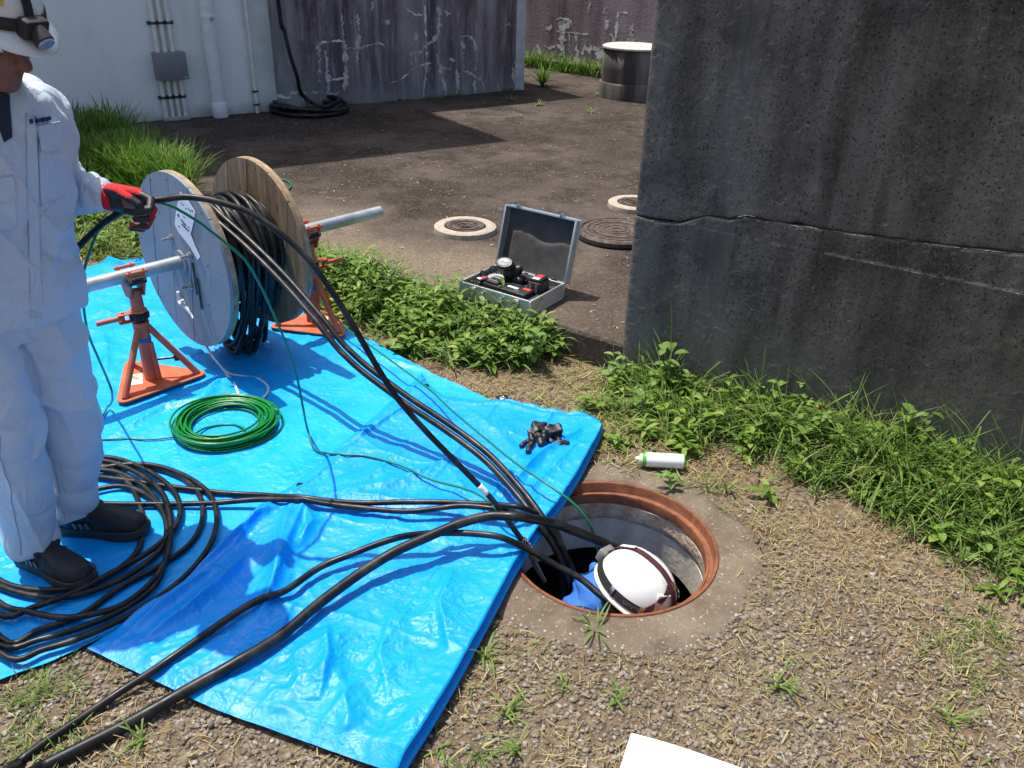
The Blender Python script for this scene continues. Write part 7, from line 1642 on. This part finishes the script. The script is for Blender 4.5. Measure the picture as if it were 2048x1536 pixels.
# ---- single plants that stand out
def plant(name, label, cat, pos, kind, h=.2, n=9, L=.06, W=.03, mat=LEAF, lean=(0, 0), group=None, flowers=0):
    t = thing(name, label, cat, Vector(pos), group); base = Vector(pos)
    stem_pts = [base + Vector((lean[0] * q * q, lean[1] * q * q, h * q)) for q in np.linspace(0, 1, 7)]
    v, f = tube(catmull(stem_pts, .02), .0022, 6, rf=lambda q: 1.2 - .7 * q); mobj('stem', v, f, mat, t)
    shared = []
    for k in range(3):
        l_ = L * (1 + .2 * (k - 1)); vv, ff = leaves(np.array([[0., 0, 0]]), np.array([0.]), np.array([.35]), np.array([l_]), np.array([W * (1 + .15 * (k - 1))]), np.array([.9 + .3 * k]), .3, 7); me = new_mesh('leaf', vv, ff); me.materials.append(mat); shared.append(me)
    for k in range(n):
        q = (.2 + .8 * (k + .5) / n) if kind == 'stem' else 1.0; p = base + Vector((lean[0] * q * q, lean[1] * q * q, h * q))
        o = bpy.data.objects.new('leaf', shared[k % 3]); COL.objects.link(o); o.parent = t; a = k * 2.4 + random.uniform(-.3, .3)
        o.location = p - base; o.rotation_euler = (random.uniform(-.25, .25), random.uniform(-.5, .15), a); s_ = random.uniform(.75, 1.15) * (1.15 - .4 * q if kind == 'stem' else 1); o.scale = (s_, s_, s_)
    for k in range(flowers):
        q = base + Vector((random.uniform(-.05, .05), random.uniform(-.05, .05), h * random.uniform(.8, 1.1))); fm = MB(); fm.add(*ball(q, .006, .006, .005, None, 10, 6)); fm.build('flower', FLOW, t)
    return t
FLOW = flat('orange_flower', (.6, .2, .01), .6, bump=0)
def grass_tuft(name, label, pos, n, L0, L1, mat, lean=(.1, .7), curl=(.4, 1.8), w=.008, group=None, az0=None):
    t = thing(name, label, 'grass', Vector(pos), group); b_ = Vector(pos)
    for k in range(n):
        az = np.array([random.uniform(0, 6.28) if az0 is None else az0 + random.uniform(-1.1, 1.1)]); vv, ff = blades(np.array([[b_.x + random.uniform(-.012, .012), b_.y + random.uniform(-.012, .012), b_.z]]), az, np.array([random.uniform(L0, L1)]), np.array([random.uniform(*lean)]), np.array([random.uniform(*curl)]), np.array([w * random.uniform(.7, 1.2)]), 7); mobj('blade', vv, ff, mat, t)
    return t
def wp(px, py, d=.05):
    """foot of a plant on the soil next to the dark wall below a pixel"""
    r_ = ray(px, py); q = CORNER + WN * d; t_ = (q - Vector((0, 0, CAM_H))).dot(WN) / r_.dot(WN); p = Vector((0, 0, CAM_H)) + r_ * t_; return Vector((p.x, p.y, float(gz_(np.array(p.x), np.array(p.y)))))
plant('weed_plant', 'broad leaved light green weed at the pavement step, right end of the weed band', 'weed', at(1062, 735), 'stem', .2, 16, .075, .046, LEAFL, (.03, -.05))
plant('weed_plant', 'small bright weed close to the bare concrete step edge', 'weed', at(1105, 722), 'stem', .11, 12, .05, .03, LEAF, (.04, .0))
grass_tuft('grass_plant', 'tall thin grass stalks standing before the left end of the dark wall', wp(1338, 740, .06), 9, .2, .42, GRASSB, (.0, .35), (.1, 1.0), .006)
plant('weed_plant', 'broad leaved dark weed low at the left foot of the dark wall', 'weed', wp(1312, 760, .10), 'stem', .13, 12, .07, .045, LEAF, (.02, 0))
grass_tuft('grass_plant', 'grass clump arching right beside the broad leaved weed at the wall foot', wp(1385, 740, .07), 14, .14, .32, GRASSB, (.1, .6), (.6, 1.9), .007, az0=-.3)
plant('weed_plant', 'slim upright weed with shadow on the middle of the dark wall', 'weed', wp(1540, 790, .05), 'stem', .2, 10, .075, .03, LEAF, (.03, .0))
grass_tuft('grass_plant', 'big arching grass clump in front of the middle of the dark wall', wp(1580, 830, .14), 26, .2, .38, GRASSB, (.1, .7), (.7, 2.2), .009)
plant('flowering_weed', 'bushy pale leaved weed with small orange flowers by the dark wall', 'weed', wp(1650, 830, .16), 'stem', .2, 22, .055, .03, LEAFL, (.0, -.02), flowers=3)
plant('weed_plant', 'leafy weed right of the flowering one at the wall foot', 'weed', wp(1735, 850, .14), 'stem', .18, 18, .06, .032, LEAF, (.03, -.01))
grass_tuft('grass_plant', 'grass clump with long drooping blades toward the right end of the wall', wp(1800, 880, .16), 26, .2, .4, GRASSB, (.15, .8), (.8, 2.2), .009)
grass_tuft('grass_plant', 'sparse long bent grass at the right edge against the dark wall', wp(1930, 960, .12), 16, .22, .42, GRASSB, (.1, .7), (.5, 1.8), .008)
plant('weed_plant', 'leafy weed with one orange bud below the drooping grass on the right', 'weed', at(1840, 1000), 'stem', .12, 16, .065, .035, LEAF, (.0, -.02), flowers=1)
plant('weed_plant', 'pale green weed bending over the manhole rim in front of the spray can', 'weed', at(1345, 972), 'stem', .08, 10, .06, .024, LEAFL, (-.06, -.06))
for px, py, n, L, lab in ((1012, 1425, 16, .075, 'small green grass tuft in the middle of the foreground gravel'), (1190, 1262, 18, .08, 'flattened grass tuft in front of the manhole collar'), (972, 1310, 12, .09, 'grass tuft at the right hand edge of the front tarp'), (1235, 1400, 12, .06, 'pale tuft of grass on the gravel left of the paper sheet'), (1130, 1375, 9, .05, 'tiny grass tuft on the gravel behind the middle one'), (1040, 1500, 14, .07, 'grass tuft near the lower edge left of the paper'), (880, 1500, 8, .05, 'thin tuft beside the lower corner of the front tarp'), (1560, 1370, 18, .07, 'green tuft on the right part of the gravel'), (1900, 1440, 14, .08, 'tuft of grass at the lower right corner'), (285, 1480, 12, .06, 'tuft of grass between the two cables at the lower left'), (90, 1385, 12, .06, 'tuft of grass on the gravel below the lower tarp edge')):
    p = at(px, py); p.z = float(gz_(np.array(p.x), np.array(p.y))); grass_tuft('grass_tuft', lab, p, n, L * .6, L * 1.3, GRASSB, (.4, 1.2), (.3, 1.5), .0055, 'grass tufts in the gravel')
# grass along the foot of the far walls and on the pavement
p0 = on_back(4.9, SLAB, -.1)
grass_tuft('grass_plant', 'bright green grass clump at the right corner of the stained tank', at(1085, 172, SLAB), 90, .15, .36, GRASSD, (.1, .8), (.4, 1.6), .012)
n = 700; u = U_(-.25, 1.35, n); q = np.array([list(f0 + FD * a + FN * (.18 + abs(rng.normal(0, .07)))) for a in u]); stuff('far_wall_grass', blades(np.stack([q[:, 0], q[:, 1], np.full(n, SLAB + .02)], 1), U_(0, 6.28, n), U_(.06, .26, n), U_(.05, .7, n), U_(.2, 1.4, n), U_(.008, .014, n)), GRASSD, 'strip of grass along the foot of the far lime stained wall', 'grass')
for px, py, lab in ((1075, 211, 'low green tuft on the pavement before the far wall'), (1022, 200, 'small tuft in the shade line at the tank foot'), (1195, 192, 'tuft at the left foot of the round riser'), (1180, 226, 'sprig of grass on the sunny pavement near the riser')): grass_tuft('pavement_tuft', lab, at(px, py, SLAB), 22, .03, .11, LEAFL, (.3, 1.2), (.3, 1.4), .010, 'grass tufts on the pavement')
n = 500; u = U_(1.9, 4.7, n); q = np.array([list(on_back(a, SLAB, tank_o(a) + .01 + abs(rng.normal(0, .03)))) for a in u]); ok = fbm(u * 3, u * 0, 7, 3) > .5; stuff('tank_moss', blades(q[ok], U_(0, 6.28, ok.sum()), U_(.015, .06, ok.sum()), U_(.1, 1, ok.sum()), U_(.2, 1.2, ok.sum()), U_(.005, .01, ok.sum())), GRASSD, 'tiny weeds along the foot of the stained tank wall', 'weeds')
# stray leaves and crumbs on the pavement
n = 900; x = U_(-2.5, 1.6, n); y = U_(3.4, 9.5, n); ok = (e_coord(x, y)[0] > .03) & (w_coord(x, y)[0] > -20) & (rng.uniform(0, 1, n) < .2 + fbm(x * 1.4, y * 1.4, 7, 3)); x, y = x[ok], y[ok]; n = len(x)
stuff('dead_leaves', leaves(np.stack([x, y, np.full(n, SLAB + .004)], 1), U_(0, 6.28, n), U_(.0, .25, n), U_(.008, .035, n), U_(.004, .014, n), U_(-.3, .6, n), .3, 4), STRAW, 'small dead leaves and crumbs strewn on the brown pavement', 'litter')
